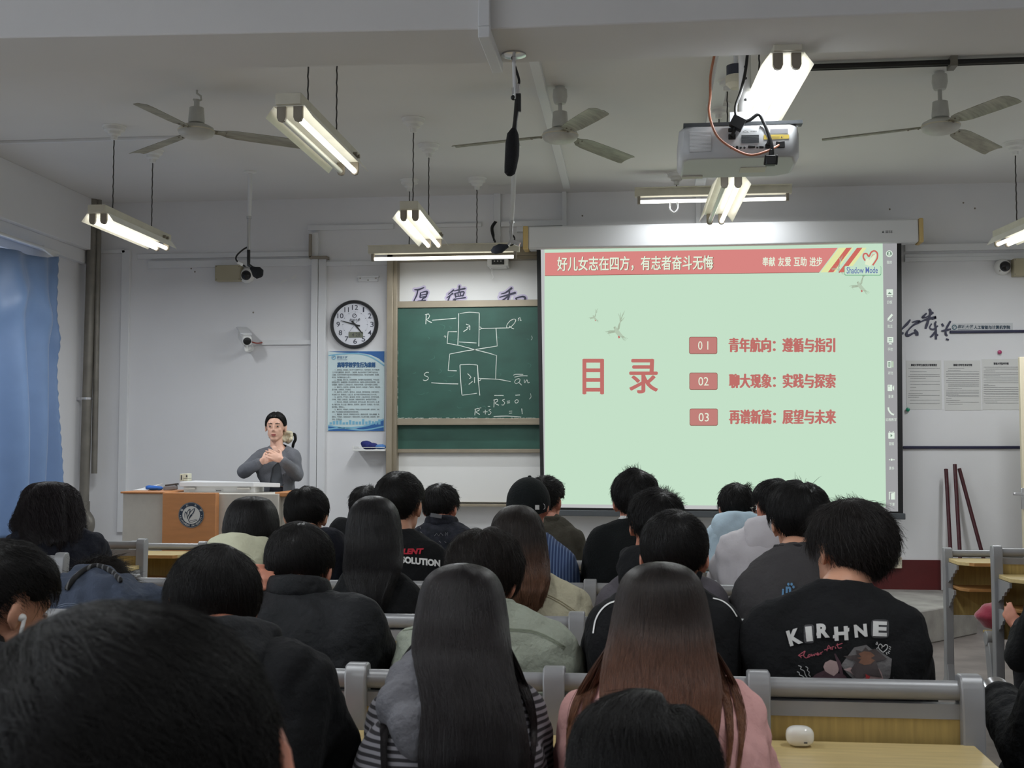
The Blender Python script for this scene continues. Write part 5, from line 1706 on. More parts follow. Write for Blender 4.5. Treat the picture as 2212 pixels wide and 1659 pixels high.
def hair_mat(name, col, tip=None, z0=0, z1=1, rough=.38):
    m = mat(name, col, rough + .06, spec=.22)
    nt = m.node_tree
    b = nt.nodes['Principled BSDF']
    hi = nt.nodes.new('ShaderNodeHairInfo')
    rg = nt.nodes.new('ShaderNodeMapRange')
    rg.inputs[3].default_value, rg.inputs[4].default_value = .7, 1.8
    nt.links.new(hi.outputs['Random'], rg.inputs[0])
    ml = nt.nodes.new('ShaderNodeVectorMath')
    ml.operation = 'SCALE'
    ml.inputs[0].default_value = lin(col)[:3]
    nt.links.new(rg.outputs[0], ml.inputs['Scale'])
    nt.links.new(ml.outputs[0], b.inputs['Base Color'])
    if tip:
        tc = nt.nodes.new('ShaderNodeTexCoord')
        sx = nt.nodes.new('ShaderNodeSeparateXYZ')
        mr = nt.nodes.new('ShaderNodeMapRange')
        mr.inputs[1].default_value, mr.inputs[2].default_value = z0, z1
        r = nt.nodes.new('ShaderNodeValToRGB')
        stops = [(0.0, tip[-1])] + [((i + 1) / (len(tip)), c) for i, c in enumerate(reversed(tip[:-1]))] + [(1.0, col)]
        els = r.color_ramp.elements
        while len(els) < len(stops):
            els.new(.5)
        for e, (p, c) in zip(els, stops):
            e.position, e.color = p, lin(c)
        nt.links.new(tc.outputs['Object'], sx.inputs[0])
        nt.links.new(sx.outputs['Z'], mr.inputs[0])
        nt.links.new(mr.outputs[0], r.inputs[0])
        nt.links.new(r.outputs[0], ml.inputs[0])
    return m


BLK = hair_mat('black_hair', (22, 21, 21))
DKB = hair_mat('dark_brown_hair', (30, 26, 24))


def strands(P, rad, m, parent, name='hair_strands'):
    """P: N x n x 3 world points"""
    N, n = P.shape[:2]
    h = bpy.data.hair_curves.new(name)
    h.add_curves([n] * N)
    off = np.array(OFF[parent.name])
    h.position_data.foreach_set('vector', np.ascontiguousarray(P - off, np.float32).ravel())
    at = h.attributes.get('radius') or h.attributes.new('radius', 'FLOAT', 'POINT')
    rr = np.broadcast_to(np.linspace(1, .25, n) * rad, (N, n))
    at.data.foreach_set('value', np.ascontiguousarray(rr, np.float32).ravel())
    h.materials.append(m)
    o = bpy.data.objects.new(name, h)
    COL.objects.link(o)
    o.parent = parent
    OFF[o.name] = OFF[parent.name]
    return o


def short_hair(root, H, R, s, st, m, n=2200, length=(.3, .6), lift=.006, rad=.0007, whorl=(0.1, -.55, .83), tuft=(), seed=3, swirl=.5):
    Rn, Hn = np.array(R), np.array(H)
    nt, npn = 34, 60
    D = [(0, 0, -1)]
    for i in range(1, nt):
        t = -pi / 2 + pi * i / nt
        for j in range(npn):
            a = 2 * pi * j / npn
            D.append((math.cos(t) * math.cos(a), math.cos(t) * math.sin(a), math.sin(t)))
    D.append((0, 0, 1))
    D = np.array(D)
    P = st.pos(D) * s @ Rn.T + Hn
    mb = MB()
    mb.ell((0, 0, 0), (1, 1, 1), None, npn, nt)
    mb.v = [tuple(p) for p in P]
    cap = mb.build('hair', m, root, ang=180)
    r = np.random.default_rng(seed)
    d = r.normal(size=(n * 3, 3))
    d /= np.linalg.norm(d, axis=1)[:, None]
    d = d[(d[:, 2] - st.line(d)) > .03][:n]
    W = np.array(whorl) / np.linalg.norm(whorl)
    t = (d @ W)[:, None] * d - W
    t /= np.linalg.norm(t, axis=1)[:, None] + 1e-6
    b = np.cross(d, t)
    ang = swirl + r.normal(size=len(d)) * .35
    t = t * np.cos(ang)[:, None] + b * np.sin(ang)[:, None]
    L = r.uniform(length[0], length[1], len(d)) * (.35 + .65 * smst(-.7, .2, d[:, 2]))
    lf = np.abs(r.normal(size=len(d))) * lift
    k = 6
    pts = []
    for j in range(k):
        u = j / (k - 1)
        q = d * np.cos(L * u)[:, None] + t * np.sin(L * u)[:, None]
        pts.append(st.pos(q, .0005 + lf * u * u * (1 + 0 * u), masked=False) if True else None)
    P = np.stack(pts, 1)
    ex = []
    for (tx, ty, tz, dx, dy, dz, ln, cnt, sp) in tuft:
        q = np.array((tx, ty, tz)); q = q / np.linalg.norm(q)
        qs = q + r.normal(size=(cnt, 3)) * sp * .4
        qs /= np.linalg.norm(qs, axis=1)[:, None]
        base = st.pos(qs, 0, masked=False)
        dr = np.array((dx, dy, dz)) + r.normal(size=(cnt, 3)) * sp
        dr /= np.linalg.norm(dr, axis=1)[:, None]
        l = ln * r.uniform(.5, 1, cnt)
        ex.append(np.stack([base + dr * (l * u)[:, None] + np.array((0, 0, -.35)) * (l * u * u)[:, None] * .6 for u in np.linspace(-.15, 1, k)], 1))
    if ex:
        P = np.concatenate([P] + ex)
    P = P * s @ Rn.T + Hn
    strands(P, rad, m, cap)
    return cap


def long_hair(root, prof, m, n=1600, rad=.0009, seed=5, curl=0.0, ragged=.03, span=(.55, 1.0), ey=.85, jit=.006, bump=.0):
    """prof: rows (x, y, z, half_x, half_y) from crown to tips, in world metres"""
    pr = np.array(prof, float)
    tt = np.linspace(0, len(pr) - 1, 42)
    G = np.array([[np.interp(t, range(len(pr)), pr[:, c]) for c in range(5)] for t in tt])
    for _ in range(3):
        G[1:-1] = (G[:-2] + 2 * G[1:-1] + G[2:]) / 4
    ns = 56
    r = np.random.default_rng(seed)
    ph = r.random(12) * 6.28
    rows = []
    for i, (x, y, z, hx, hy) in enumerate(G):
        u = i / (len(G) - 1)
        a = 2 * pi * np.arange(ns) / ns
        lump = 1 + (.012 + bump) * np.sin(a * 7 + ph[0] + u * 2) + (.012 + bump) * np.sin(a * 13 + ph[1]) * u + bump * np.sin(a * 5 + u * 16 + ph[4])
        ca, sa = np.cos(a), np.sin(a)
        zz = z + (ragged * u ** 6) * (np.sin(a * 5 + ph[2]) + np.sin(a * 11 + ph[3]) * .6)
        rows.append(np.stack([x + hx * lump * np.sign(ca) * np.abs(ca) ** ey, y + hy * lump * np.sign(sa) * np.abs(sa) ** ey, zz + 0 * a], 1))
    S_ = np.array(rows)
    mb = MB()
    mb.rings([[tuple(p) for p in row] for row in S_])
    cap = mb.build('hair', m, root, ang=180)
    k = 14
    a = r.random(n) * ns
    u0 = np.abs(r.normal(size=n)) * .18
    u0 = np.clip(u0, 0.01, .75)
    u1 = np.clip(u0 + r.uniform(span[0], span[1], n), 0, 1.0)
    P = np.zeros((n, k, 3))
    cen = G[:, :2]
    drift = r.normal(size=n) * 1.4
    for j in range(k):
        u = (u0 + (u1 - u0) * j / (k - 1)) * (len(G) - 1)
        i0 = np.clip(u.astype(int), 0, len(G) - 2)
        f = (u - i0)[:, None]
        aa = (a + drift * j / k) % ns
        j0 = aa.astype(int) % ns
        g = (aa - np.floor(aa))[:, None]
        j1 = (j0 + 1) % ns
        p = (S_[i0, j0] * (1 - g) + S_[i0, j1] * g) * (1 - f) + (S_[i0 + 1, j0] * (1 - g) + S_[i0 + 1, j1] * g) * f
        c = np.concatenate([cen[i0] * (1 - f) + cen[i0 + 1] * f, p[:, 2:]], 1)
        dirn = p - c
        dirn /= np.linalg.norm(dirn, axis=1)[:, None] + 1e-6
        p = p + dirn * (.001 + np.abs(r.normal(size=n)) * jit * .2 * j / k)[:, None]
        p[:, 2] -= (.02 * r.random(n)) * (j == k - 1)
        if curl:
            w_ = j * 1.5 + ph[5] + a
            p[:, 0] += curl * np.sin(w_) * (j > 0)
            p += dirn * (curl * np.cos(w_))[:, None] * (j > 0)
        P[:, j] = p
    strands(P, rad, m, cap)
    return cap


def figure(label, H, R, s, N, SL, SR, EL, ER, WL, WR, PVt, cloth, skin='skin', inf=.016, seed=1, voxel=.008, cvox=.013, hd=None, legs='sit', lower=None, cname='jacket', wr=.0025, sleeve='long', wd=1.0, trousers=None, group=None, nr=.058, hands=True, neck=True):
    root = thing('person', (PVt.x, PVt.y, 0 if legs == 'sit' else ZP), label, 'person', group)

    def T(p):
        return H + R @ (V(p) * s)
    b = MB()
    b.ell(T((0, -.008, .018)), (.0765 * s, .0945 * s, .090 * s), R)
    b.ell(T((0, .022, -.045)), (.060 * s, .066 * s, .074 * s), R)
    for sg in (-1, 1):
        b.caps(T((sg * .040, .014, -.060)), T((sg * .009, .068, -.099)), .024 * s, .018 * s)
        b.ell(T((sg * .033, .052, -.026)), (.024 * s, .022 * s, .024 * s), R)
        er = R @ Matrix.Rotation(sg * .45, 3, 'Z') @ Matrix.Rotation(-.15, 3, 'X')
        b.ell(T((sg * (.086 if legs == 'sit' else .079), -.008, -.004)), (.0085 * s, .019 * s, .031 * s), er)
        b.ell(T((sg * .080, .0, -.030)), (.008 * s, .011 * s, .013 * s), er)
        b.ell(T((sg * .076, .006, -.008)), (.012 * s, .010 * s, .018 * s), R)
    fe = .72 if legs == 'stand' else 1.0
    b.caps(T((-.038, .069 + .004 * (fe < 1), .024)), T((.038, .069 + .004 * (fe < 1), .024)), .013 * s * fe)
    b.caps(T((0, .084, .010)), T((0, .104 - .006 * (fe < 1), -.026)), .0075 * s * fe, .0115 * s * fe)
    b.ell(T((.009 * fe, .092, -.031)), (.009 * s * fe, .010 * s * fe, .007 * s), R); b.ell(T((-.009 * fe, .092, -.031)), (.009 * s * fe, .010 * s * fe, .007 * s), R)
    b.ell(T((0, .078, -.066)), (.026 * s, .014 * s, .018 * s), R)
    b.caps(T((0, -.025, -.045)), N + V((0, 0, -.02)), .050 * s, nr)
    bk = -1 if legs == 'sit' else 1
    torso(b, PVt, N - V((0, 0, .018)), SL, SR, -.020 if legs == 'sit' else -.012, wd * .96, bk=bk)
    for S, Eb, Wr, sg in ((SL, EL, WL, -1), (SR, ER, WR, 1)):
        b.caps(S, Eb, .050, .040); b.caps(Eb, Wr, .040, .027)
        if hands:
            q = hd[sg] if hd else ((Wr - Eb).normalized() * .4 + V((-sg * .35, .8, -.05)), V((0, 0, 1)), .55)
            hand(b, Wr, q[0], q[1], .98 if legs == 'sit' else .95, q[2], -sg if legs == "sit" else sg)
    if legs == 'sit':
        kn = [PVt + V((sg * .13, .40, -.02)) for sg in (-1, 1)]
        ft = [V((k.x, k.y - .02, .09)) for k in kn]
    else:
        kn = [V((PVt.x + sg * .085, PVt.y - .02, ZP + .45)) for sg in (-1, 1)]
        ft = [V((k.x, k.y + .03, ZP + .08)) for k in kn]
    hp = [PVt + V((sg * .085, 0, -.02)) for sg in (-1, 1)]
    for h_, k, f in zip(hp, kn, ft):
        b.caps(h_, k, .075, .05); b.caps(k, f, .048, .034); b.caps(f, f + V((0, .12 if legs == 'sit' else -.12, -.045)), .034, .028)
    me = remesh(b, voxel, 4 if legs == 'sit' else 9, .5)
    body = mesh_obj('body', me, M[skin] if isinstance(skin, str) else skin, root)
    # clothing
    c = MB()
    torso(c, PVt + V((0, 0, -.02)), N + V((0, 0, -.012)), SL, SR, inf, wd, bk=bk)
    for S, Eb, Wr in ((SL, EL, WL), (SR, ER, WR)):
        c.caps(S, Eb if sleeve == 'long' else S.lerp(Eb, .85), .053 + inf * .8, .046 + inf)
        if sleeve == 'long':
            c.caps(Eb, Eb.lerp(Wr, .97), .046 + inf, .034 + inf * .6)
    me = remesh(c, cvox, int(14 * (.013 / cvox)), .5)
    wrinkle(me, wr, seed)
    cl = mesh_obj(cname, me, cloth, root)
    # trousers and shoes
    t = MB()
    t.ell(PVt + V((0, 0, -.0)), (.172, .13, .11)); t.ell(PVt + V((0, 0, .06)), (.155 * wd, .112, .10))
    for h_, k, f in zip(hp, kn, ft):
        t.caps(h_, k, .088, .068); t.caps(k, f + V((0, 0, .03)), .066, .055)
    mesh_obj('trousers', remesh(t, .02, 4), trousers or M['trouser'], root)
    for f in ft:
        sh_ = MB(); dy = .12 if legs == 'sit' else -.12
        sh_.caps(f + V((0, -dy * .3, -.04)), f + V((0, dy, -.048)), .046, .04, flat=.9); sh_.build('shoe', M['shoe'], root)
    # face details
    for sg in (-1, 1):
        e = MB(); e.ell(T((sg * .031, .0745, .003)), (.0135 * s, .008 * s, .0050 * s), R, 14, 8); eo = e.build('eye', M['eyew'], root)
        e = MB(); e.ell(T((sg * .031, .0795, .003)), (.0072 * s, .0038 * s, .0054 * s), R, 12, 8); e.build('iris', M['eyem'], eo)
        e = MB(); e.caps(T((sg * .014, .0822, .024)), T((sg * .030, .0815, .0285)), .0030 * s, .003 * s); e.caps(T((sg * .030, .0815, .0285)), T((sg * .047, .0735, .025)), .003 * s, .0018 * s); e.build('eyebrow', M['brow'], root)
    e = MB(); e.ell(T((0, .0895, -.062)), (.022 * s, .006 * s, .0048 * s), R, 16, 8); e.ell(T((0, .0895, -.071)), (.018 * s, .0065 * s, .0055 * s), R, 16, 8); e.build('lips', M['lips'], root)
    return root, body, cl


def rmat(yaw, pitch, roll):
    return Matrix.Rotation(math.radians(yaw), 3, 'Z') @ Matrix.Rotation(math.radians(-pitch), 3, 'X') @ Matrix.Rotation(math.radians(roll), 3, 'Y')


def bvh_of(o):
    off = OFF[o.name]
    return BVHTree.FromPolygons([v.co + off for v in o.data.vertices], [p.vertices for p in o.data.polygons])


def split_vf(vf, mx=5.0):
    v, f = vf
    bm = bmesh.new()
    vs = [bm.verts.new((x, y, 0)) for x, y in v]
    for q in f:
        try:
            bm.faces.new([vs[i] for i in q])
        except ValueError:
            pass
    bmesh.ops.triangulate(bm, faces=bm.faces)
    for _ in range(3):
        ed = [e for e in bm.edges if e.calc_length() > mx]
        if not ed:
            break
        bmesh.ops.subdivide_edges(bm, edges=ed, cuts=1)
        bmesh.ops.triangulate(bm, faces=bm.faces)
    bm.verts.index_update()
    out = [(a.co.x, a.co.y) for a in bm.verts], [tuple(a.index for a in q.verts) for q in bm.faces]
    bm.free()
    return out


def decal(mb, bvh, vf, lift=.003, back=None, mx=5.0):
    """lay a flat shape on a garment: each point goes to the cloth it lies on"""
    v, f = split_vf(vf, mx)
    P = []
    ok = []
    for x, y in v:
        d = ray(x, y).normalized()
        h = bvh.ray_cast(EYE, d)
        ok.append(h[0] is not None)
        P.append(h[0] - d * lift if h[0] is not None else V((0, 0, 0)))
    mb.raw(P, [q for q in f if all(ok[i] for i in q)])


PEOPLE = {}


def student(key, label, hx, top, hw, k, sl, sr, sy, cloth, hair, yh=.34, ys=.24, yaw=0, pitch=12, roll=0, Np=None, skin='skin', inf=.018, hm=None, hkw=None, seed=None, sh3=None, arms=None, cname='jacket', wr=.0028, long=None, sleeve='long', xb=None, hands=True, s=None, cvox=None, pv=None, neckup=.0, **kw):
    seed = seed or (len(PEOPLE) * 7 + 3)
    Yk = Y1 + (k - 1) * PITCHY
    Yh, Ys = Yk + yh, Yk + ys
    pc = PY(hx, top, Yh)
    D = FWD.dot(pc - EYE)
    st = hair if isinstance(hair, ShortHair) else ShortHair(**(hair or {}))
    hm_w = hw * D / FPX
    s_ = s or hm_w / (2 * (.0785 + st.side + .002))
    R = rmat(yaw, pitch, roll)
    sd = np.random.default_rng(1).normal(size=(600, 3))
    sd /= np.linalg.norm(sd, axis=1)[:, None]
    ext = float((st.pos(sd) @ np.array(R).T)[:, 2].max())
    H = pc - V((0, 0, ext * s_))
    r = .058 + inf
    if sh3:
        SL, SR = V(sh3[0]), V(sh3[1])
    else:
        a, c = PY(sl, sy, Ys), PY(sr, sy, Ys)
        SL, SR = V((a.x + r * .95, Ys, a.z - r * .8)), V((c.x - r * .95, Ys, c.z - r * .8))
    mid = (SL + SR) / 2
    N = V((mid.x * .55 + H.x * .45, Ys * .6 + (Yh - .02) * .4, mid.z + .112 + neckup))
    N.z = min(N.z, H.z - (.075 - .0015 * pitch) * s_)
    if Np:
        N = V(Np)
    PVt = V(pv) if pv else V((mid.x, Yk + .25, ZSEAT + .12))
    yd = Yk + PITCHY
    el = SL + V((-.06, .16, -.25)); er = SR + V((.06, .16, -.25))
    el.z = max(el.z, ZT + .00) if False else el.z
    wl = V((SL.x * .55 + mid.x * .45, min(yd - .2, Ys + .44), ZT + .045)); wr_ = V((SR.x * .55 + mid.x * .45, min(yd - .2, Ys + .44), ZT + .045))
    hdd = None
    if arms:
        el, er, wl, wr_, hdd = [x if x is not None else y for x, y in zip(arms, (el, er, wl, wr_, None))]
    cv = cvox or (.011 if k <= 1 else .014)
    root, body, cl = figure(label, H, R, s_, N, SL, SR, el, er, wl, wr_, PVt, cloth, skin, inf, seed, .0065 if k <= 1 else .0085, cv, hdd, 'sit', cname=cname, wr=wr, sleeve=sleeve, hands=hands, **kw)
    PEOPLE[key] = dict(root=root, body=body, cloth=cl, H=H, R=R, s=s_, N=N, SL=SL, SR=SR, D=D)
    print('%-10s s=%.2f sw=%.3f H=%.2f,%.2f,%.2f N=%.2f S=%.2f' % (key, s_, (SR - SL).length / 2, H.x, H.y, H.z, N.z, SL.z))
    if long is None:
        q = dict(n=1400 if k > 2 else (2600 if k > 0 else 4500), rad=.0012 if k > 2 else (.0009 if k > 0 else .0006))
        q.update(hkw or {})
        short_hair(root, H, R, s_, st, hm or BLK, seed=seed, **q)
    return PEOPLE[key]


def part(key, name, mb, m, remesh_v=None, wr=0, it=5, bevel=0, of='cloth'):
    p = PEOPLE[key]
    if remesh_v:
        me = remesh(mb, remesh_v, it)
        if wr:
            wrinkle(me, wr, 5, 14)
        return mesh_obj(name, me, m, p['root'])
    return mb.build(name, m, p['root'], bevel=bevel)


def collar(key, m, r=.072, h=.03, up=.0, name='collar', tilt=.3, back=.0):
    r, up, tilt = min(r, .074) * .93, up - .004, tilt * .45
    p = PEOPLE[key]
    b = MB()
    pts = []
    c = p['N'] + V((0, back, up))
    for j in range(25):
        a = 2 * pi * j / 24
        pts.append(c + V((math.cos(a) * r, math.sin(a) * r * .95, -math.sin(a) * r * tilt)))
    for j in range(24):
        for dz in (0, -.016, -.032):
            q_ = V((0, 0, dz))
            k_ = 1 - dz * 4
            b.caps(c + (pts[j] - c) * k_ + q_, c + (pts[j + 1] - c) * k_ + q_, h * .42, n=10)
    return part(key, name, b, m, .009)


def hood(key, m, w=.12, h=.09, d=.06, dz=0., dy=-.085, name='hood', wr=.002, dx=0):
    """hood lying on the back: a thick collar round the neck and a pouch behind it"""
    p = PEOPLE[key]
    b = MB()
    c = p['N'] + V((dx, 0, dz))
    pts = [c + V((w * .70 * math.cos(2 * pi * j / 28), .082 * math.sin(2 * pi * j / 28) - .012, -.014 * math.sin(2 * pi * j / 28) - .01)) for j in range(29)]
    for j in range(28):
        k = .5 - .5 * math.sin(2 * pi * (j + .5) / 28)
        b.caps(pts[j], pts[j + 1], .024 + .012 * k, n=10)
    b.ell(c + V((0, dy - .01, -h * .55)), (w * .98, d * .75, h * .80))
    b.ell(c + V((w * .5, dy + .02, -h * .2)), (w * .55, d * .7, h * .45), Matrix.Rotation(.5, 3, 'Y'))
    b.ell(c + V((-w * .5, dy + .02, -h * .2)), (w * .55, d * .7, h * .45), Matrix.Rotation(-.5, 3, 'Y'))
    me = remesh(b, .010, 8)
    wrinkle(me, wr, 5, 26)
    return mesh_obj(name, me, m, p['root'])
# ================================================================ TEACHER
def to_px(p):
    d = p - EYE
    k = FPX / d.dot(FWD)
    return CX + d.dot(RIGHT) * k, CY - d.dot(UP) * k


def inside(pt, poly):
    x, y = pt
    r = False
    for i in range(len(poly)):
        (x0, y0), (x1, y1) = poly[i - 1], poly[i]
        if (y0 > y) != (y1 > y) and x < (x1 - x0) * (y - y0) / (y1 - y0) + x0:
            r = not r
    return r


def cut(o, test):
    off = OFF[o.name]
    bm = bmesh.new()
    bm.from_mesh(o.data)
    bmesh.ops.delete(bm, geom=[v for v in bm.verts if test(v.co + off)], context='VERTS')
    for _ in range(8):
        mv = {}
        for v in bm.verts:
            nb = [e.other_vert(v).co for e in v.link_edges if e.is_boundary]
            if len(nb) == 2:
                mv[v] = v.co * .5 + (nb[0] + nb[1]) * .25
        for v, c_ in mv.items():
            v.co = c_
    bm.to_mesh(o.data)
    bm.free()


YT = 9.25
H = PY(595.5, 921.5, YT)
s = .97
R = rmat(187, 2, 0)
mid = PY(598, 985, YT)
SL, SR = PY(564, 987, YT), PY(632, 985, YT)
N = PY(598, 961, YT + .01)
root, body, cl = figure('woman teacher in a grey cardigan standing behind the lectern, hands raised together', H, R, s, N, SL, SR, PY(527, 1019, YT - .04), PY(641, 1026, YT - .03), PY(562, 999, YT - .27), PY(612, 996, YT - .29), PY(598, 1083, YT),
                        mat('grey_knit', (104, 106, 112), .95, bump=(160, .35)), 'skin2', .010, 77, .0045, .0075, {-1: (RIGHT * .9 + V((0, -.15, .45)), V((.0, -.9, .45)), .75), 1: (RIGHT * -.85 + V((0, -.15, .5)), V((0, -.85, .5)), .35)}, legs='stand', cname='cardigan', wr=.002, wd=.80, trousers=mat('navy_trousers', (26, 28, 40), .8), nr=.05)
VN = [(574, 940), (582, 960), (590, 970), (601, 980.5), (612, 972), (619, 962), (627, 940)]
OPN = [(603, 998), (589, 1012), (584, 1040), (581, 1120), (610, 1120), (610, 1040), (606, 1012)]
cut(cl, lambda v: v.y < YT + .01 and abs(v.x - H.x) < .2 and (inside(to_px(v), VN) or (v.y < YT - .04 and v.y > YT - .2 and inside(to_px(v), OPN))))
c = MB(); torso(c, PY(598, 1083, YT), N - V((0, 0, .01)), SL, SR, .0, .80, nr=.05, bk=1)
me = remesh(c, .0075, 5); wrinkle(me, .0012, 4)
o = mesh_obj('inner_top', me, mat('dark_grey_knit', (84, 88, 94), .95, bump=(160, .3)), root)
cut(o, lambda v: to_px(v)[1] > 1051 or (v.y < YT + .02 and inside(to_px(v), VN)) or to_px(v)[1] < 958)
st = ShortHair(top=.012, side=.007, back=.010, lump=.0008, frontz=.60, part=0, seed=2, ears=.38)
cap_ = short_hair(root, H, R, s, st, BLK, n=1600, length=(.5, .9), lift=.0012, rad=.0007, whorl=(0, .9, .55), seed=8, swirl=0)
p = PY(620, 944, YT + .05)
b = MB()
for j in range(14):
    a = 2 * pi * j / 14
    b.ell(p + V((.032 * math.cos(a), .012 * math.sin(a * 3), .036 * math.sin(a))), (.02, .022, .02))
b.ell(p, (.034, .02, .036))
me = remesh(b, .005, 3); wrinkle(me, .003, 3, 40)
mesh_obj('scrunchie', me, mat('cream_print', (206, 198, 172), .8, var=(60, .3)), root)
b = MB(); b.tube(smooth_pts([p + V((-.01, .02, .02)), p + V((.02, .03, .02)), p + V((.055, .02, .02)), p + V((.062, .02, -.02)), p + V((.045, .02, -.06)), p + V((.03, .04, -.14))]), [.01] * 6 + [.012] * 14 + [.012] * 6 + [.008] * 5, 10); b.build('ponytail', BLK, root)
b = MB(); b.ell(PY(582.5, 944, YT - .02), (.008, .006, .012)); b.build('earring', M['chrome'], root)
b = MB()
for y in (1003, 1026, 1047, 1066):
    b.ell(PY(611.5, y, YT - .135), (.006, .004, .006))
b.build('button', mat('dark_button', (54, 56, 60), .4), cl)

# ================================================================ STUDENTS
def cloth(name, col, rough=.92, bump=(55, .5), **k):
    return mat(name, col, rough, bump=bump, spec=.25, **k)


C = dict(black=cloth('black_cotton', (23, 24, 26)), black2=cloth('black_nylon', (24, 26, 29), .7), black3=cloth('black_wool', (19, 22, 23), bump=(140, .6)), navyb=cloth('dark_navy_cotton', (27, 29, 38)))
FL = dict(top=.028, side=.012, back=.020)

def lock(key, paths, m, wd=14, n=260, rad=.0007, lift=.006, parent=None):
    """loose strands of hair lying over the shoulder"""
    p = PEOPLE[key]
    bv_ = bvh_of(p['cloth'])
    hair_o = [c for c in p['root'].children if c.name.startswith('hair')][0]
    P = []
    r = np.random.default_rng(3)
    for pts in paths:
        sp = smooth_pts(pts, 4)
        for _ in range(n):
            o = r.normal() * wd * .45
            st_, en = int(r.integers(0, 4)), len(sp) - int(r.integers(0, 5))
            idx = np.linspace(st_, en - 1, 14)
            row = []
            last = None
            w0 = r.random() * 6
            for j, t in enumerate(idx):
                x = np.interp(t, range(len(sp)), [q[0] for q in sp]) + o * (.5 + .7 * math.sin(pi * min(1, j / 11))) + 2.0 * math.sin(j * .7 + w0)
                y = np.interp(t, range(len(sp)), [q[1] for q in sp])
                h = bv_.ray_cast(EYE, ray(x, y).normalized())[0]
                row.append((x, y, h))
            ok = [j for j, q in enumerate(row) if q[2] is not None]
            if not ok:
                continue
            out = []
            for j, (x, y, h) in enumerate(row):
                if h is None:
                    k_ = min(ok, key=lambda i_: abs(i_ - j))
                    h = PY(x, y, row[k_][2].y)
                out.append(h - ray(x, y).normalized() * (lift + abs(o) * .0001 + .004 * r.random()))
            P.append([tuple(q) for q in out])
    strands(np.array(P), rad, m, hair_o, 'loose_lock')


# --- nearest heads
student('big', 'person with bowed black-haired head filling the lower left corner, red ear at right', 326, 1303, 640, -1, 0, 0, 0, C['black'], dict(top=.022, side=.014, back=.024, lump=.003, seed=4), yh=-.09, pitch=34, yaw=4, roll=-27, s=1.06, sh3=((-.42, .36, .98), (-.06, .38, .98)), skin='skinr', pv=(-.24, .14, .56),
        hkw=dict(n=15000, rad=.00042, length=(.35, .75), lift=.003, whorl=(.05, -.35, .93), swirl=.7))
student('bottom', 'person whose black-haired crown rises from the bottom edge in front of the pink jacket', 1390, 1494, 325, -1, 0, 0, 0, C['black'], dict(top=.024, side=.010, back=.016, lump=.003, seed=9, part=.35), yh=.62, pitch=30, sh3=((.02, 1.22, .86), (.32, 1.22, .86)),
        hkw=dict(n=8000, rad=.00045, length=(.4, .8), lift=.003, whorl=(.25, -.3, .9)))

# --- row sitting at the nearest whole desk
p = student('bud', 'person in a black top wearing a white ear-bud, looking down in profile', 8, 1163, 200, 0, -360, 84, 1395, C['black2'], dict(top=.024, side=.010, back=.018, nape=.10, lump=.003, seed=14), yh=.50, ys=.36, yaw=-38, pitch=18, s=1.0, skin='skin', hkw=dict(n=5000, rad=.0005, length=(.3, .6), lift=.003))
Hh, Rr, s_ = p['H'], p['R'], p['s']
b = MB(); e0 = Hh + Rr @ (V((.088, .006, -.012)) * s_)
b.ell(e0, (.009, .009, .008)); b.caps(e0 + Rr @ V((.004, .004, 0)), e0 + Rr @ V((.006, .006, -.034)), .0042, .0038); part('bud', 'earbud', b, M['white'])

p = student('hoodp', 'person in a black jacket with charcoal hood, head bowed just beyond the largest head', 458, 1176, 206, 0, 336, 724, 1388, C['black'], dict(top=.024, side=.020, back=.018, lump=.003, seed=23, nape=.10), yh=.50, ys=.33, yaw=38, pitch=20, roll=9, s=.94, skin='skinr', inf=.022, hkw=dict(n=7000, rad=.0005, length=(.35, .7), lift=.003))
hood('hoodp', cloth('charcoal_fleece', (40, 41, 43)), .12, .08, .06, .02)

# long dark hair, striped sleeves
STR = stripe_mat('striped_jersey', (48, 46, 50), (140, 138, 144), 26.0, 'Z', .5, .16, .95, .4)
p = student('stripe', 'person with very long straight dark hair over a grey striped hooded top', 997, 1216, 176, 0, 796, 1176, 1478, STR, dict(top=.016, side=.010, back=.014, seed=3), yh=.56, ys=.44, pitch=10, s=.92, inf=.016, long=1, cvox=.009, wr=.004)


def hx_(px, Y):
    return PY(px, 1300, Y).x


def longprof(rows, Y, key=None):
    """rows: (left px, right px, py, y-depth centre offset, half depth)"""
    out = []
    bv_ = bvh_of(PEOPLE[key]['cloth']) if key else None
    for l, r_, y, dy, hd_ in rows:
        if bv_ and dy < -.02:
            hs = [bv_.ray_cast(EYE, ray(x_, y).normalized())[0] for x_ in (l * .8 + r_ * .2, (l + r_) / 2, l * .2 + r_ * .8)]
            hs = [h_.y for h_ in hs if h_ is not None and h_.y < Y + .1]
            if hs:
                dy = min(dy, min(hs) - Y - hd_ * .35)
        out.append([l, r_, y, dy, hd_])
    for _ in range(2):
        d_ = [q[3] for q in out]
        for i in range(1, len(out) - 1):
            out[i][3] = min(out[i][3], (d_[i - 1] + 2 * d_[i] + d_[i + 1]) / 4)
    res = []
    for l, r_, y, dy, hd_ in out:
        a, c = PY(l, y, Y + dy), PY(r_, y, Y + dy)
        res.append(((a.x + c.x) / 2, Y + dy, a.z, (c.x - a.x) / 2, hd_))
    return res


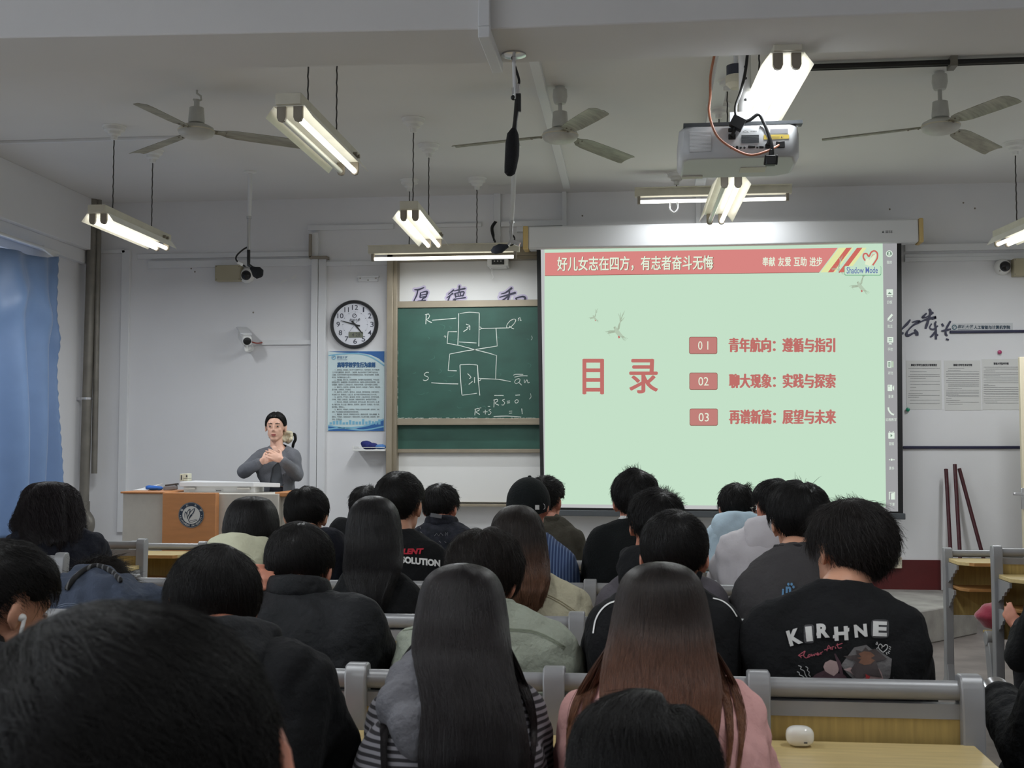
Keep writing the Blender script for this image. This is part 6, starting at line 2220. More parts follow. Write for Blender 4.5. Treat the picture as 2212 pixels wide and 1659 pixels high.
LH = hair_mat('long_dark_hair', (22, 20, 21), ((28, 24, 25), (25, 22, 23)), .75, 1.3, rough=.34)
Yh = p['H'].y
long_hair(p['root'], longprof([(985, 1010, 1217, -.0, .012), (945, 1050, 1226, -.0, .05), (918, 1076, 1250, -.005, .085), (906, 1088, 1290, -.012, .10), (898, 1094, 1340, -.03, .095), (890, 1100, 1390, -.06, .075), (896, 1104, 1440, -.10, .06), (912, 1120, 1500, -.14, .05), (910, 1134, 1560, -.16, .045), (904, 1142, 1620, -.17, .04), (910, 1138, 1680, -.17, .035), (925, 1122, 1740, -.16, .02)], Yh, 'stripe'), LH, 9000, .0006, 5, jit=.004)
lock('stripe', [[(900, 1390), (876, 1440), (850, 1500), (832, 1570), (828, 1640), (832, 1700)], [(898, 1390), (866, 1440), (836, 1500), (828, 1570), (834, 1660)], [(1090, 1380), (1112, 1440), (1142, 1510), (1154, 1580), (1146, 1680)]], LH, 8, 420, .0006)
gh = cloth('grey_hood_jersey', (112, 112, 117), bump=(70, .6))
bvs = bvh_of(PEOPLE['stripe']['cloth'])
b = MB()
for x, y, d, r_ in ((905, 1450, -.02, .05), (880, 1490, -.03, .06), (872, 1535, -.04, .06), (895, 1575, -.06, .05), (925, 1560, -.09, .045), (905, 1510, -.06, .045)):
    h_ = bvs.ray_cast(EYE, ray(x, y).normalized())[0]
    h_ = h_ if h_ is not None else PY(x, y, Yh + d)
    b.ell(h_ + V((0, .004, 0)), (r_ * .8, .034, r_))
part('stripe', 'hood', b, gh, .008, .006, 4)

# pink jacket, long brown hair
PK = cloth('dusty_pink_twill', (222, 170, 166), .85, (30, .6), var=(5, .05))
p = student('pink', 'person in a pink jacket with long hair fading from black to auburn', 1428, 1213, 190, 0, 1198, 1668, 1488, PK, dict(top=.016, side=.010, back=.014, seed=3), yh=.52, ys=.44, pitch=8, s=.96, inf=.024, long=1, cvox=.009, wr=.0045)
Yh = p['H'].y
BR = hair_mat('ombre_brown_hair', (25, 22, 21), ((44, 35, 31), (86, 56, 42), (112, 74, 52), (104, 68, 48)), .82, 1.2, rough=.34)
long_hair(p['root'], longprof([(1414, 1442, 1214, 0, .012), (1375, 1482, 1222, 0, .05), (1345, 1512, 1246, -.005, .085), (1333, 1526, 1285, -.012, .10), (1325, 1535, 1330, -.03, .095), (1316, 1543, 1380, -.06, .08), (1304, 1550, 1430, -.09, .065), (1298, 1560, 1480, -.12, .055), (1300, 1556, 1530, -.14, .045), (1306, 1550, 1580, -.15, .04), (1320, 1544, 1640, -.15, .032), (1345, 1530, 1700, -.15, .02)], Yh, 'pink'), BR, 9000, .0006, 15, jit=.004)
lock('pink', [[(1322, 1400), (1296, 1450), (1270, 1510), (1258, 1580), (1262, 1670)], [(1318, 1390), (1275, 1460), (1240, 1530), (1228, 1620), (1232, 1690)], [(1548, 1410), (1580, 1470), (1600, 1540), (1602, 1600), (1592, 1680)], [(1545, 1420), (1568, 1500), (1578, 1580), (1572, 1670)]], BR, 7, 220, .0006)
collar('pink', PK, .08, .035, .0, tilt=.1)

# --- row with its back to the nearest rail
p = student('jacket', 'person in a plain black jacket with bowed head and a hand at the neck', 645, 1127, 146, 1, 468, 838, 1290, C['black2'], dict(top=.024, side=.012, back=.016, lump=.002, seed=31, nape=-.10), yh=.40, ys=.26, yaw=3, pitch=26, roll=4, skin='skinr', inf=.026, neckup=.035, hkw=dict(n=4500, rad=.0006, length=(.3, .6), lift=.002),
            arms=(PY(430, 1400, 3.12), None, PY(466, 1266, 3.04), None, {-1: (V((.95, .05, .22)), V((-.1, -1, .3)), .5), 1: (V((-.3, .9, 0)), V((0, 0, 1)), .5)}))
collar('jacket', C['black2'], .080, .04, .02, tilt=.5)
SAGE = cloth('sage_denim', (152, 158, 144), .9, (45, .7), var=(7, .08))
p = student('sage', 'person in a pale sage-green denim jacket with fluffy parted black hair', 1046, 1138, 158, 1, 846, 1262, 1345, SAGE, dict(top=.032, side=.018, back=.024, lump=.006, seed=41, part=-.1), yh=.38, ys=.24, yaw=-12, pitch=20, roll=4, skin='skinr', inf=.026, wr=.0045, hm=DKB, hkw=dict(n=6000, rad=.0006, length=(.45, .9), lift=.006, whorl=(-.1, .1, .98)))
collar('sage', SAGE, .085, .035, .0, tilt=.5)
p = student('piping', 'person in a black jacket with white shoulder piping, directly before the pink jacket', 1456, 1101, 144, 1, 1258, 1612, 1300, C['black'], dict(top=.024, side=.012, back=.018, lump=.002, seed=51, nape=.06), yh=.36, ys=.24, yaw=-4, pitch=12, skin='skinr', inf=.022, hkw=dict(n=4500, rad=.0006, length=(.2, .45), lift=.002, whorl=(.15, -.6, .8)))
p = student('kirhne', 'person in a black sweatshirt with large white lettering and a burst print on the back', 1834, 1078, 186, 1, 1588, 2014, 1303, C['black'], dict(top=.034, side=.022, back=.026, lump=.006, seed=61), yh=.36, ys=.22, yaw=28, pitch=6, roll=9, s=.98, skin='skin', inf=.032, hm=hair_mat('brownish_black_hair', (34, 31, 30)),
            hkw=dict(n=7500, rad=.0006, length=(.4, .8), lift=.010, whorl=(-.2, -.2, .95), tuft=((.9, -.1, .35, .9, -.2, -.25, .03, 120, .35), (.7, -.2, .6, .8, -.2, .1, .03, 90, .35), (-.2, .1, 1, -.5, .2, .5, .03, 60, .4))))
collar('kirhne', C['black'], .078, .026, .0, tilt=.2)
for key, ln in (('piping', [([(1281, 1368), (1286, 1340), (1298, 1318), (1316, 1303), (1342, 1295)], 3.2), ([(1540, 1292), (1556, 1296), (1570, 1304), (1582, 1316), (1592, 1332)], 2.6)]),):
    q = PEOPLE[key]
    bv = bvh_of(q['cloth'])
    b = MB()
    for pts, wd in ln:
        decal(b, bv, stroke_px(smooth_pts(pts, 5), wd), .004)
    b.build('white_piping', M['white'], q['root'], smooth=False)

# KIRHNE print
q = PEOPLE['kirhne']
bv = bvh_of(q['cloth'])


def zk(pts):   # zoom (1600,1300)-(2020,1500) at 2212 wide
    return [(1600 + x * .18987, 1300 + y * .18987) for x, y in pts]


def kb(ch, x0, y0, x1, y1, rot):
    a, c = zk([(x0, y0), (x1, y1)])
    return text_px(ch, a[0], a[1], c[0], c[1], .05, rot=rot)


KL = (('K', 535, 310, 690, 490, -.28), ('I', 740, 280, 815, 450, -.10), ('R', 865, 245, 1010, 410, -.06), ('H', 1065, 280, 1222, 440, -.06), ('N', 1292, 255, 1438, 402, -.10), ('E', 1505, 222, 1665, 392, .03))
grey_print = cloth('print_glow', (74, 74, 76))
b = MB()
for ch, x0, y0, x1, y1, r_ in (KL[1], KL[5]):
    a = zk([(x0 - 22, y0 - 22), (x1 + 22, y0 - 22), (x1 + 22, y1 + 22), (x0 - 22, y1 + 22)])
    cx, cy = sum(t[0] for t in a) / 4, sum(t[1] for t in a) / 4
    hw_, hh_ = (a[1][0] - a[0][0]) / 2, (a[2][1] - a[1][1]) / 2
    e = [(cx + hw_ * math.copysign(abs(math.cos(t)) ** .4, math.cos(t)), cy + hh_ * math.copysign(abs(math.sin(t)) ** .4, math.sin(t))) for t in np.linspace(0, 2 * pi, 28, endpoint=False)]
    decal(b, bv, (e, [tuple(range(28))]), .0025)
    b.build('print_halo', grey_print, q['root'], smooth=False)
    b = MB()
gl = [(1230, 600), (1290, 520), (1380, 540), (1430, 490), (1490, 540), (1560, 540), (1640, 600), (1720, 650), (1640, 690), (1660, 760), (1700, 860), (1640, 900), (1300, 900), (1200, 800), (1140, 720)]
decal(b, bv, (zk(gl), [tuple(range(len(gl)))]), .0022)
b.build('burst_halo', cloth('burst_glow', (112, 110, 110)), q['root'], smooth=False)
M['print_white'] = mat('print_white', (200, 200, 198), .9)
b = MB()
hrt = smooth_pts(zk([(1620, 575), (1575, 535), (1568, 500), (1590, 480), (1612, 500), (1625, 508), (1650, 485), (1672, 505), (1660, 540), (1620, 575)]), 4)
decal(b, bv, stroke_px(hrt, 1.7), .0042)
for pts in ([(1612, 500), (1605, 530)], [(1545, 460), (1560, 478)], [(1535, 478), (1556, 488)], [(1552, 455), (1552, 480)], [(1560, 520), (1545, 535)], [(1690, 505), (1708, 520)], [(1685, 530), (1705, 540)], [(1655, 575), (1665, 600)], [(1672, 570), (1690, 590)], [(1680, 560), (1700, 565)],
            [(655, 725), (690, 740), (680, 765), (720, 785), (735, 830), (762, 870)], [(640, 795), (665, 805), (670, 830), (705, 845), (735, 875)], [(738, 735), (765, 755), (758, 780), (780, 800), (775, 830), (795, 850)]):
    decal(b, bv, stroke_px(smooth_pts(zk(pts), 3), 1.5), .0042)
b.build('white_doodle', M['print_white'], q['root'], smooth=False)
b = MB()
for t in KL:
    decal(b, bv, kb(*t), .0042)
for x0, y0, x1, y1 in ((548, 440, 580, 468), (742, 372, 760, 410), (862, 350, 885, 380), (1050, 380, 1085, 410), (1215, 300, 1235, 335)):
    decal(b, bv, (zk([(x0, y0), (x1, y0 - 6), (x1, y1), (x0, y1 + 6)]), [(0, 1, 2, 3)]), .0042)
b.build('white_lettering', M['print_white'], q['root'], smooth=False)
#, (200, 200, 198), .9), q['root'], smooth=False)
b = MB()
fw = [[(690, 640), (672, 610), (655, 612), (700, 580), (730, 560)], [(668, 622), (705, 606)], [(735, 560), (715, 610), (745, 640), (770, 625)], [(770, 605), (765, 630), (790, 620), (785, 600), (770, 605)], [(800, 592), (810, 618), (825, 600), (838, 612), (850, 585)], [(862, 600), (885, 592), (875, 580), (862, 600), (885, 605), (900, 588)], [(905, 575), (915, 600)], [(910, 585), (935, 565)], [(950, 548), (985, 538)], [(980, 560), (1000, 495), (1030, 545)], [(985, 535), (1030, 520)], [(1045, 545), (1040, 515), (1062, 512)], [(1075, 510), (1082, 535)], [(1100, 475), (1110, 525), (1150, 520)], [(1085, 495), (1158, 472)]]
for pts in fw:
    decal(b, bv, stroke_px(smooth_pts(zk(pts), 3), 1.7), .0042)
b.build('pink_script', mat('print_pink', (172, 84, 96), .9), q['root'], smooth=False)
b = MB()
spk = []
for i, (a, r_) in enumerate(((-175, 260), (-160, 110), (-140, 150), (-120, 90), (-92, 130), (-70, 95), (-48, 150), (-25, 110), (2, 240), (20, 120), (52, 300), (66, 150), (82, 210), (95, 120), (108, 290), (122, 150), (140, 230), (160, 120))):
    a = math.radians(a)
    spk.append((1425 + r_ * math.cos(a) * 1.0, 640 + r_ * .95 * math.sin(a)))
decal(b, bv, (zk(spk), [tuple(range(len(spk)))]), .0046, mx=6)
b.build('burst_print', mat('print_brown_grey', (74, 66, 66), .9), q['root'], smooth=False)
b = MB()
sp2 = [(1425 + (.42 if i % 2 else .22) * 260 * math.cos(2 * pi * i / 18), 640 + (.40 if i % 2 else .2) * 200 * math.sin(2 * pi * i / 18)) for i in range(18)]
decal(b, bv, (zk(sp2), [tuple(range(18))]), .0052)
b.build('burst_centre', mat('print_tan', (128, 92, 74), .9), q['root'], smooth=False)
b = MB()
decal(b, bv, (zk([(940, 740), (960, 690), (1020, 660), (1090, 680), (1120, 740), (1110, 800), (1060, 845), (1010, 820), (960, 790)]), [tuple(range(9))]), .0032)
decal(b, bv, (zk([(1170, 770), (1250, 745), (1330, 790), (1320, 860), (1240, 800)]), [tuple(range(5))]), .0030)
decal(b, bv, (zk([(1310, 880), (1360, 760), (1470, 720), (1560, 740), (1600, 800), (1630, 900)]), [tuple(range(6))]), .0030)
b.build('pale_print', mat('print_pale_pink', (168, 144, 142), .9), q['root'], smooth=False)
b = MB()
decal(b, bv, (zk([(800, 870), (860, 820), (950, 780), (1040, 840), (1100, 810), (1180, 830), (1220, 880)]), [tuple(range(7))]), .0028)
decal(b, bv, stroke_px(zk([(1070, 590), (1120, 700), (1160, 870)]), [3, 8, 6]), .0036)
b.build('mauve_print', mat('print_mauve', (74, 52, 60), .9), q['root'], smooth=False)
b = MB(); decal(b, bv, (zk([(1420, 820), (1475, 850), (1450, 895), (1428, 895)]), [(0, 1, 2, 3)]), .0056); b.build('red_print', mat('print_red', (170, 50, 54), .9), q['root'], smooth=False)
# jacket seams
for key, mm, lines in (('sage', mat('seam_sage', (112, 120, 100), .9), [[(870, 1362), (920, 1352)], [(1100, 1358), (1150, 1362), (1190, 1378), (1222, 1398)], [(1100, 1362), (1150, 1366), (1188, 1382), (1220, 1402)]]),):
    q2 = PEOPLE[key]
    bv2 = bvh_of(q2['cloth'])
    b = MB()
    for pts in lines:
        decal(b, bv2, stroke_px(smooth_pts(pts, 4), 1.6), .003)
    b.build('seam', mm, q2['root'], smooth=False)

# --- second row ahead
Yk = Y1 + PITCHY
CREAM = cloth('cream_fleece', (206, 206, 180), .95, (60, .4))
p = student('bob', 'person with a smooth black bob above a cream hood', 545, 1072, 104, 2, 436, 640, 1225, CREAM, dict(top=.014, side=.010, back=.014, seed=3), yh=.42, ys=.28, yaw=-28, pitch=14, s=.94, inf=.02, long=1)
Yh = p['H'].y
long_hair(p['root'], longprof([(534, 552, 1072, 0, .012), (510, 578, 1078, 0, .06), (495, 592, 1098, -.0, .09), (488, 598, 1125, -.005, .10), (486, 598, 1150, -.01, .10), (492, 588, 1172, -.02, .09), (508, 576, 1186, -.03, .06), (525, 560, 1190, -.03, .02)], Yh), BLK, 3000, .0008, 5, ragged=.0, jit=.004)
hood('bob', CREAM, .11, .12, .07, .03, dx=-.02)
p = student('longblack', 'person in black with long straight black hair, in front of the white-and-red lettering', 803, 1071, 104, 2, 706, 918, 1255, C['black'], dict(top=.014, side=.010, back=.014, seed=3), yh=.34, ys=.24, pitch=8, s=.9, inf=.02, long=1)
Yh = p['H'].y
long_hair(p['root'], longprof([(795, 815, 1071, 0, .012), (775, 838, 1078, 0, .05), (757, 856, 1100, -.005, .085), (752, 862, 1130, -.012, .095), (748, 866, 1160, -.03, .085), (746, 868, 1195, -.06, .07), (742, 866, 1225, -.09, .05), (745, 850, 1255, -.11, .04), (770, 835, 1290, -.12, .03), (795, 820, 1330, -.12, .02)], Yh, 'longblack'), hair_mat('glossy_black_hair', (25, 24, 25), rough=.3), 5000, .0008, 5, jit=.008)
bvq = bvh_of(p['cloth']); b = MB(); decal(b, bvq, stroke_px(smooth_pts([(857, 1224), (872, 1226), (884, 1231), (890, 1238), (897, 1241)], 4), [1.2] * 12 + [3.2] * 5), .004); b.build('white_print', M['white'], p['root'], smooth=False)
BEI = cloth('beige_denim', (196, 190, 164), .9, (45, .7), var=(7, .07))
p = student('beige', 'person in a beige denim jacket with long dark brown hair over one shoulder', 1118, 1091, 108, 2, 1010, 1278, 1262, BEI, dict(top=.014, side=.010, back=.014, seed=3), yh=.36, ys=.25, pitch=10, roll=-4, s=.95, inf=.024, long=1, wr=.0045)
Yh = p['H'].y
long_hair(p['root'], longprof([(1106, 1130, 1091, 0, .012), (1085, 1150, 1098, 0, .05), (1066, 1168, 1120, -.005, .085), (1060, 1176, 1150, -.012, .095), (1060, 1180, 1180, -.03, .085), (1064, 1184, 1215, -.06, .07), (1076, 1186, 1245, -.08, .05), (1090, 1180, 1275, -.09, .04), (1105, 1165, 1300, -.10, .03), (1120, 1150, 1322, -.10, .015)], Yh, 'beige'), hair_mat('brown_tip_hair', (34, 30, 28), ((38, 32, 29), (70, 50, 40), (94, 66, 50)), .98, 1.2, rough=.34), 4500, .0008, 5, jit=.012)
bvq = bvh_of(p['cloth']); b = MB()
for pts in ([(1142, 1277), (1175, 1282), (1210, 1298), (1250, 1325)], [(1142, 1281), (1174, 1286), (1208, 1302), (1246, 1328)]):
    decal(b, bvq, stroke_px(smooth_pts(pts, 4), 1.2), .003)
b.build('seam', mat('seam_beige', (142, 130, 100), .9), p['root'], smooth=False)
GP = cloth('mauve_grey_fleece', (92, 88, 94))
p = student('greyhood', 'person in a mauve-grey hooded sweatshirt with black hood, behind the white-piped jacket', 1414, 1056, 114, 2, 1280, 1578, 1255, GP, dict(top=.032, side=.014, back=.020, lump=.004, seed=71), yh=.36, ys=.26, yaw=10, pitch=8, roll=6, skin='skinr', inf=.026, hkw=dict(n=3200, rad=.0008, length=(.3, .6), lift=.006, tuft=((.3, .2, .95, .3, .2, 1, .035, 120, .5), (.7, .1, .7, .8, .1, .4, .03, 90, .4))))
hood('greyhood', C['black'], .14, .12, .07, .04)
p = student('paw', 'person in a charcoal sweatshirt with a small blue print on the back', 1724, 1037, 128, 2, 1578, 1860, 1228, cloth('charcoal_cotton', (70, 68, 69), var=(4, .10)), dict(top=.030, side=.016, back=.022, lump=.003, seed=81, nape=-.03, part=.22), yh=.34, ys=.24, yaw=12, pitch=6, roll=-2, skin='skin', inf=.024, neckup=.03, hkw=dict(n=3200, rad=.0008, length=(.3, .55), lift=.003, tuft=((0, -.1, 1, .2, -.1, 1, .05, 10, .5),)))
collar('paw', cloth('dark_charcoal', (44, 43, 44)), .08, .024, .0, tilt=.2)
bvq = bvh_of(p['cloth']); b = MB()
decal(b, bvq, text_px('n', 1697, 1267, 1709, 1281, .05), .004); decal(b, bvq, text_px('i', 1689, 1272, 1693.5, 1287, .04, rot=.06), .004)
for x, y, a in ((1703, 1262, .3), (1710, 1262, .0), (1714, 1268, .6)):
    decal(b, bvq, ([(x + 2.6 * math.cos(t) * (1 if True else 1), y + 3.2 * math.sin(t)) for t in np.linspace(0, 2 * pi, 12, endpoint=False)], [tuple(range(12))]), .004)
b.build('blue_print', mat('print_blue', (104, 150, 190), .9), p['root'], smooth=False)
b = MB()
for pts in ([(1716, 1281), (1718, 1275), (1726, 1273), (1732, 1277), (1726, 1280), (1722, 1278)], [(1697, 1290), (1703, 1286), (1712, 1286), (1716, 1290)]):
    decal(b, bvq, stroke_px(smooth_pts(pts, 4), .7), .004)
b.build('outline_print', mat('print_faint', (130, 128, 126), .9), p['root'], smooth=False)
DEN = cloth('indigo_denim', (68, 76, 92), .9, (50, .7), var=(6, .12))
Yd = Yk + .5
p = student('denim', 'person slumped over the desk in an indigo denim jacket with a plaid collar', 215, 1204, 128, 2, 108, 428, 1284, DEN, dict(top=.045, side=.060, back=.045, lump=.014, seed=91), yh=.68, ys=.50, yaw=10, pitch=50, s=1.0, inf=.032, wr=.005, Np=PY(206, 1238, Yk + .50), hm=DKB, hkw=dict(n=4500, rad=.0009, length=(.3, .6), lift=.022, swirl=1.4), pv=(PY(260, 1268, Yd).x, Yk + .28, ZSEAT + .12))
b = MB(); bvq = bvh_of(p['cloth']); last = None; cp_ = []
for x, y in smooth_pts([(143, 1274), (150, 1262), (166, 1243), (188, 1228), (209, 1222), (234, 1230), (252, 1245), (262, 1256)], 3):
    h_ = bvq.ray_cast(EYE, ray(x, y).normalized())[0]
    yy = h_.y - .012 if h_ is not None and h_.y < Yd + .15 else (last if last else Yd - .02)
    last = yy
    cp_.append(PY(x, y, yy))
b.tube(cp_, [.005] + [.0095] * (len(cp_) - 2) + [.005], 12); part('denim', 'collar', b, stripe_mat('plaid_wool', (30, 30, 32), (96, 96, 98), 14, 'X', .8, .1))
bvq = bvh_of(p['cloth']); b = MB()
for pts in ([(125, 1308), (150, 1303), (180, 1308), (215, 1310), (245, 1302)], [(126, 1312), (150, 1307), (180, 1312), (214, 1314), (245, 1306)], [(300, 1302), (330, 1306), (350, 1308)]):
    decal(b, bvq, stroke_px(smooth_pts(pts, 4), 1.2), .003)
b.build('seam', mat('seam_denim', (112, 122, 138), .9), p['root'], smooth=False)

# --- third row ahead
p = student('lent', 'person in a black sweatshirt with red and white words on the back', 864, 1018, 104, 3, 756, 974, 1172, C['black'], dict(top=.020, side=.010, back=.018, lump=.002, seed=101), yh=.30, ys=.22, yaw=-14, pitch=4, roll=2, skin='skin', inf=.026, hkw=dict(n=2600, rad=.0009, length=(.3, .55), lift=.002))
collar('lent', C['black'], .075, .022, .0, tilt=.2)
bvq = bvh_of(p['cloth']); b = MB()
decal(b, bvq, text_px('LENT', 871, 1185, 914, 1197.5, .055, .25, -.02), .004, mx=4); b.build('red_words', mat('print_crimson', (186, 44, 62), .9), p['root'], smooth=False)
b = MB(); decal(b, bvq, text_px('SOLUTION', 866, 1201, 951, 1216, .055, 0, .10), .004, mx=4); b.build('white_words', M['white'], p['root'], smooth=False)
CORD = stripe_mat('blue_corduroy', (52, 70, 108), (104, 124, 158), 26, 'X', .72, .14, .95)
p = student('cap', 'person in a blue corduroy shirt and black baseball cap', 1143, 1036, 88, 3, 1056, 1248, 1180, CORD, dict(top=.010, side=.008, back=.012, lump=.002, seed=111), yh=.32, ys=.22, yaw=-14, pitch=8, skin='skinr', inf=.024, hkw=dict(n=1500, rad=.0009, length=(.2, .3), lift=.002))
Hh, Rr, s_ = p['H'], p['R'], p['s']
cm = cloth('cap_twill', (22, 26, 27), bump=(120, .4))
b = MB()
RG = []
for i in range(13):
    t = -.30 + (pi / 2 + .30) * i / 12
    RG.append([Hh + Rr @ (V((.094 * math.cos(t) * math.cos(a), -.012 + .112 * math.cos(t) * math.sin(a), .018 + .112 * math.sin(t) - (.035 * max(0, -math.sin(a)) if t < .1 else 0))) * s_) for a in np.linspace(0, 2 * pi, 40, endpoint=False)])
b.rings(RG); cp = b.build('cap', cm, p['root'], ang=60)
b = MB(); b.rings([[Hh + Rr @ (V((.07 * math.cos(a) * k_, .08 + (.10 * math.sin(a)) * k_, .0 + .012 * math.sin(a * 1))) * s_) for a in np.linspace(.1, pi - .1, 16)] + [Hh + Rr @ (V((.07 * math.cos(a) * k_, .08 + .1 * math.sin(a) * k_, -.006 + .012 * math.sin(a))) * s_) for a in np.linspace(pi - .1, .1, 16)] for k_ in (.98, 1.0)]); b.build('brim', cm, cp)
b = MB(); b.ell(Hh + Rr @ (V((0, -.012, .132)) * s_), (.008, .008, .005)); b.build('top_button', cm, cp)
bvq = bvh_of(cp); b = MB(); decal(b, bvq, ([(1156, 1091), (1165, 1091), (1165, 1101), (1156, 1101)], [(0, 1, 2, 3)]), .003, mx=3); decal(b, bvq, stroke_px(smooth_pts([(1174, 1088), (1177, 1092), (1177, 1098), (1174, 1100)], 4), 1.1), .003); b.build('white_label', M['white'], cp, smooth=False)
student('sweater', 'person in a black knitted sweater with a white collar edge, against the slide', 1371, 1012, 98, 3, 1262, 1478, 1138, C['black3'], dict(top=.030, side=.014, back=.020, lump=.004, seed=121), yh=.30, ys=.22, yaw=10, pitch=4, skin='skinr', inf=.026, hkw=dict(n=2600, rad=.0009, length=(.25, .5), lift=.005, tuft=((-.1, .0, 1, -.4, .1, .6, .04, 40, .5),)))
collar('sweater', M['paper'], .064, .014, .018, tilt=.3)
WH = cloth('white_nylon', (206, 202, 206), .7, (20, .5))
p = student('white', 'person in a white hooded jacket and glasses, left of the charcoal sweatshirt', 1672, 1034, 90, 3, 1540, 1768, 1152, WH, dict(top=.024, side=.012, back=.018, lump=.003, seed=131, nape=.04), yh=.32, ys=.22, yaw=26, pitch=4, skin='skinr', inf=.028, wr=.005, hkw=dict(n=2400, rad=.0009, length=(.25, .5), lift=.003))
hood('white', WH, .11, .12, .06, .01)
Hh, Rr, s_ = p['H'], p['R'], p['s']
b = MB()
for sg in (-1, 1):
    cc_ = V((sg * .034, .094, .0))
    pts = [Hh + Rr @ ((cc_ + V((.023 * math.cos(a), 0, .018 * math.sin(a)))) * s_) for a in np.linspace(0, 2 * pi, 20)]
    b.tube(pts, .0014, 6); b.tube([Hh + Rr @ (V((sg * .057, .094, .006)) * s_), Hh + Rr @ (V((sg * .086, .06, .006)) * s_), Hh + Rr @ (V((sg * .088, -.005, .008)) * s_)], .0014, 6)
part('white', 'glasses', b, M['chrome'])
student('wavy', 'person in a dark top with neat black hair, right of the black bob', 663, 1050, 93, 3, 580, 752, 1142, C['navyb'], dict(top=.024, side=.012, back=.018, lump=.003, seed=141, part=-.3), yh=.34, ys=.24, pitch=18, skin='skin', inf=.022, hkw=dict(n=2600, rad=.0009, length=(.35, .6), lift=.003))

# --- fourth row ahead
student('backleft', 'person in black whose head is half hidden by the long black hair', 790, 1050, 68, 4, 706, 850, 1118, C['black'], dict(top=.024, side=.010, back=.018, lump=.003, seed=151), yh=.34, ys=.24, yaw=8, pitch=10, skin='skinr', inf=.02, hkw=dict(tuft=((.3, 0, .95, .2, 0, 1, .03, 40, .5),)))
NV = cloth('navy_print_cotton', (36, 38, 46), var=(26, .5))
p = student('navy', 'person in a dark patterned navy jacket with a collar label, beside the chalk tray', 952, 1044, 74, 4, 880, 1036, 1138, NV, dict(top=.024, side=.008, back=.016, lump=.003, seed=161), yh=.34, ys=.24, yaw=-14, pitch=16, skin='skinr', inf=.024, hkw=dict(length=(.3, .55)))
collar('navy', NV, .085, .035, .01, tilt=.5)
bvq = bvh_of(p['cloth']); b = MB()
for pts in ([(905, 1135), (909, 1142)], [(908, 1148), (914, 1154)], [(938, 1158), (943, 1152), (948, 1158), (952, 1151), (957, 1157)], [(962, 1157), (962, 1150), (967, 1157), (967, 1150)], [(948, 1168), (952, 1172)], [(960, 1170), (964, 1172)]):
    decal(b, bvq, stroke_px(pts, 1), .004)
b.build('grey_print', mat('print_grey', (120, 122, 126), .9), p['root'], smooth=False)
b = MB(); q_ = PY(942, 1114, p['N'].y - .11); b.obox(q_, (.055, .006, .018), Matrix.Rotation(.15, 3, 'Y')); part('navy', 'collar_label', b, mat('label_grey', (110, 112, 116), .8))
b = MB(); Hh, Rr, s_ = p['H'], p['R'], p['s']; b.ell(Hh + Rr @ (V((.088, .0, -.045)) * s_), (.006, .006, .012)); part('navy', 'earring', b, M['chrome'])
student('olive', 'person in an olive-brown shirt, mostly behind the black baseball cap', 1180, 1027, 72, 4, 1106, 1268, 1140, cloth('olive_cotton', (66, 63, 54)), dict(top=.030, side=.008, back=.014, lump=.004, seed=171, nape=.12), yh=.32, ys=.24, yaw=-24, pitch=4, skin='skinr', inf=.022, wr=.005, hkw=dict(n=2000, length=(.15, .3), lift=.006))
LB = cloth('light_blue_nylon', (186, 208, 222), .75, (20, .5))
student('lightblue', 'person in a light blue hooded jacket, left of the white hooded jacket', 1591, 1044, 78, 4, 1514, 1660, 1128, LB, dict(top=.024, side=.012, back=.016, lump=.003, seed=181, nape=.1), yh=.34, ys=.24, yaw=8, pitch=12, skin='skinr', inf=.028, wr=.005, hkw=dict(length=(.25, .5), tuft=((.55, -.1, .8, .7, 0, .6, .05, 40, .4),)))
hood('lightblue', LB, .12, .13, .07, .02)
# curly person of the left block
Yk = Y1 + 3 * PITCHY
p = student('curly', 'person with shoulder-length curly dark hair in a black T-shirt', 108, 1040, 100, 4, 8, 232, 1150, C['navyb'], dict(top=.016, side=.012, back=.014, seed=3), yh=.46, ys=.40, yaw=-4, pitch=10, s=1.12, inf=.024, sleeve='short', long=1, skin='skin2',
            arms=(None, PY(214, 1205, Yk + .66), None, PY(232, 1215, Yk + .80), {-1: (V((.4, .9, 0)), V((0, 0, 1)), .5), 1: (V((-.5, .8, 0)), V((0, 0, 1)), .5)}), wr=.004)
Yh = p['H'].y
long_hair(p['root'], longprof([(98, 118, 1040, 0, .012), (78, 140, 1045, 0, .07), (64, 156, 1062, 0, .11), (54, 164, 1090, -.0, .13), (48, 170, 1118, -.05, .13), (44, 172, 1142, -.10, .12), (50, 166, 1162, -.15, .09), (64, 154, 1182, -.18, .06), (84, 138, 1196, -.19, .03)], Yh), hair_mat('curly_dark_hair', (32, 28, 30)), 3000, .0011, 25, curl=.008, ragged=.035, jit=.05, bump=.06, span=(.35, .7))
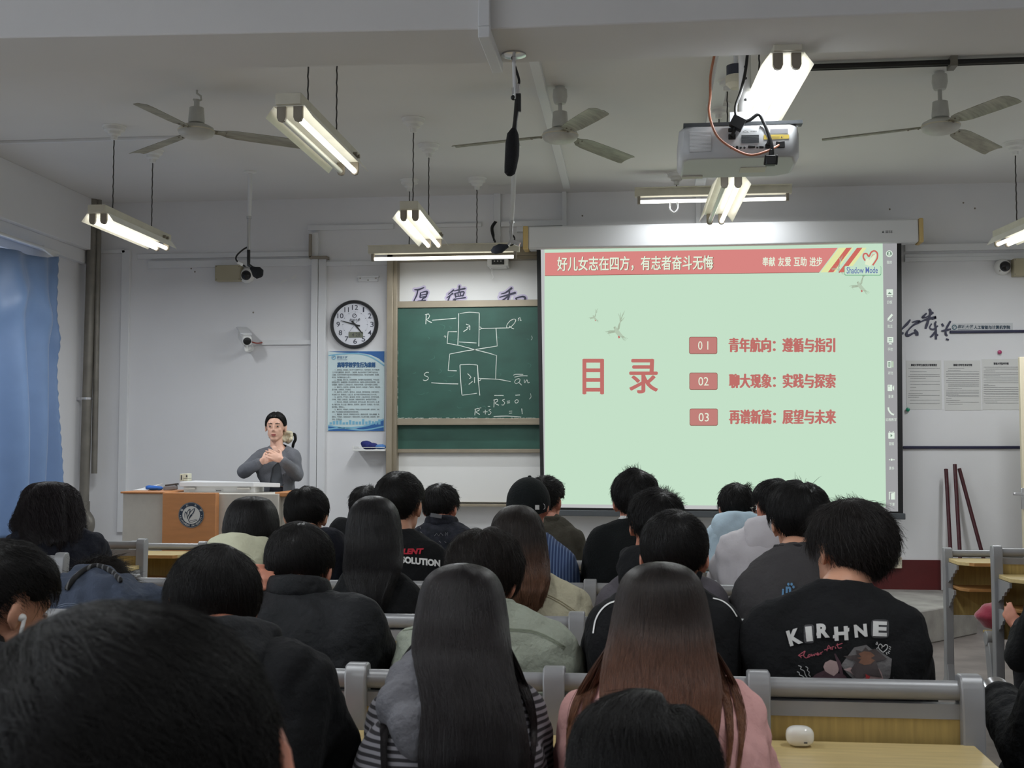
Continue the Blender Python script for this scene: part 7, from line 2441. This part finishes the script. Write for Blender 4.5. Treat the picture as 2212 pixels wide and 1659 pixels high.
# two people at the right edge, only partly in the picture
p = student('edgefar', 'person in black beside the crimson cushion, only a knee and hand in view', 2330, 1120, 100, 4, 2205, 2440, 1290, C['black'], dict(FL, seed=201), yh=.36, ys=.3, inf=.03, skin='skinr', arms=(PY(2205, 1420, Yk + .34), None, PY(2204, 1362, Yk + .62), None, {-1: (V((-.25, .3, .5)), V((-.6, -.7, .2)), .5), 1: (V((-.3, .9, 0)), V((0, 0, 1)), .5)}))
Yk2 = Y1 + 0 * PITCHY
p = student('edgenear', 'person in a black sleeve with a silver watch, cut by the picture edge', 2420, 1090, 165, 1, 2226, 2620, 1345, C['black2'], dict(FL, seed=211), yh=.36, ys=.28, inf=.035, skin='skinr', arms=(PY(2232, 1625, Yk2 + .36), None, PY(2156, 1506, Yk2 + .60), None, {-1: (V((-.1, .6, -.8)), V((-.9, -.2, .1)), .8), 1: (V((-.3, .9, 0)), V((0, 0, 1)), .5)}), pv=(PY(2420, 1400, Yk2 + .3).x, Yk2 + .26, ZSEAT + .12))
w_ = PY(2150, 1497, Yk2 + .605)
ax = (PY(2156, 1506, Yk2 + .60) - PY(2232, 1625, Yk2 + .36)).normalized()
rot = ax.to_track_quat('Z', 'Y').to_matrix()
b = MB(); b.lathe([(.036, -.013), (.042, -.013), (.042, .013), (.036, .013)], w_, 24, rot)
wt = part('edgenear', 'wristwatch', b, M['chrome'])
b = MB(); b.lathe([(.001, .038), (.016, .038), (.016, .048), (.001, .048)], w_, 20, rot @ Matrix.Rotation(pi / 2, 3, 'X')); b.build('dial', M['black'], wt)
c_ = p['root'].location
stl = thing('stool', (c_.x, c_.y, 0), 'plain grey stool in the aisle under the person with the silver watch', 'stool')
b = MB(); b.lathe([(.001, ZSEAT + .01), (.16, ZSEAT + .01), (.165, ZSEAT), (.16, ZSEAT - .02), (.001, ZSEAT - .02)], (c_.x, c_.y, 0)); b.build('seat', M['metald'], stl)
for q in range(4):
    a_ = pi / 4 + q * pi / 2
    b = MB(); b.cyl((c_.x + .12 * math.cos(a_), c_.y + .12 * math.sin(a_), ZSEAT - .02), (c_.x + .17 * math.cos(a_), c_.y + .17 * math.sin(a_), 0), .012); b.build('leg', M['metal'], stl)
# plain neckbands for everyone without a collar or hood
for key, q in PEOPLE.items():
    if not any(c_.name.split('.')[0] in ('collar', 'hood') for c_ in q['root'].children):
        collar(key, q['cloth'].data.materials[0], .076, .022, .004, tilt=.2, name='neckband')
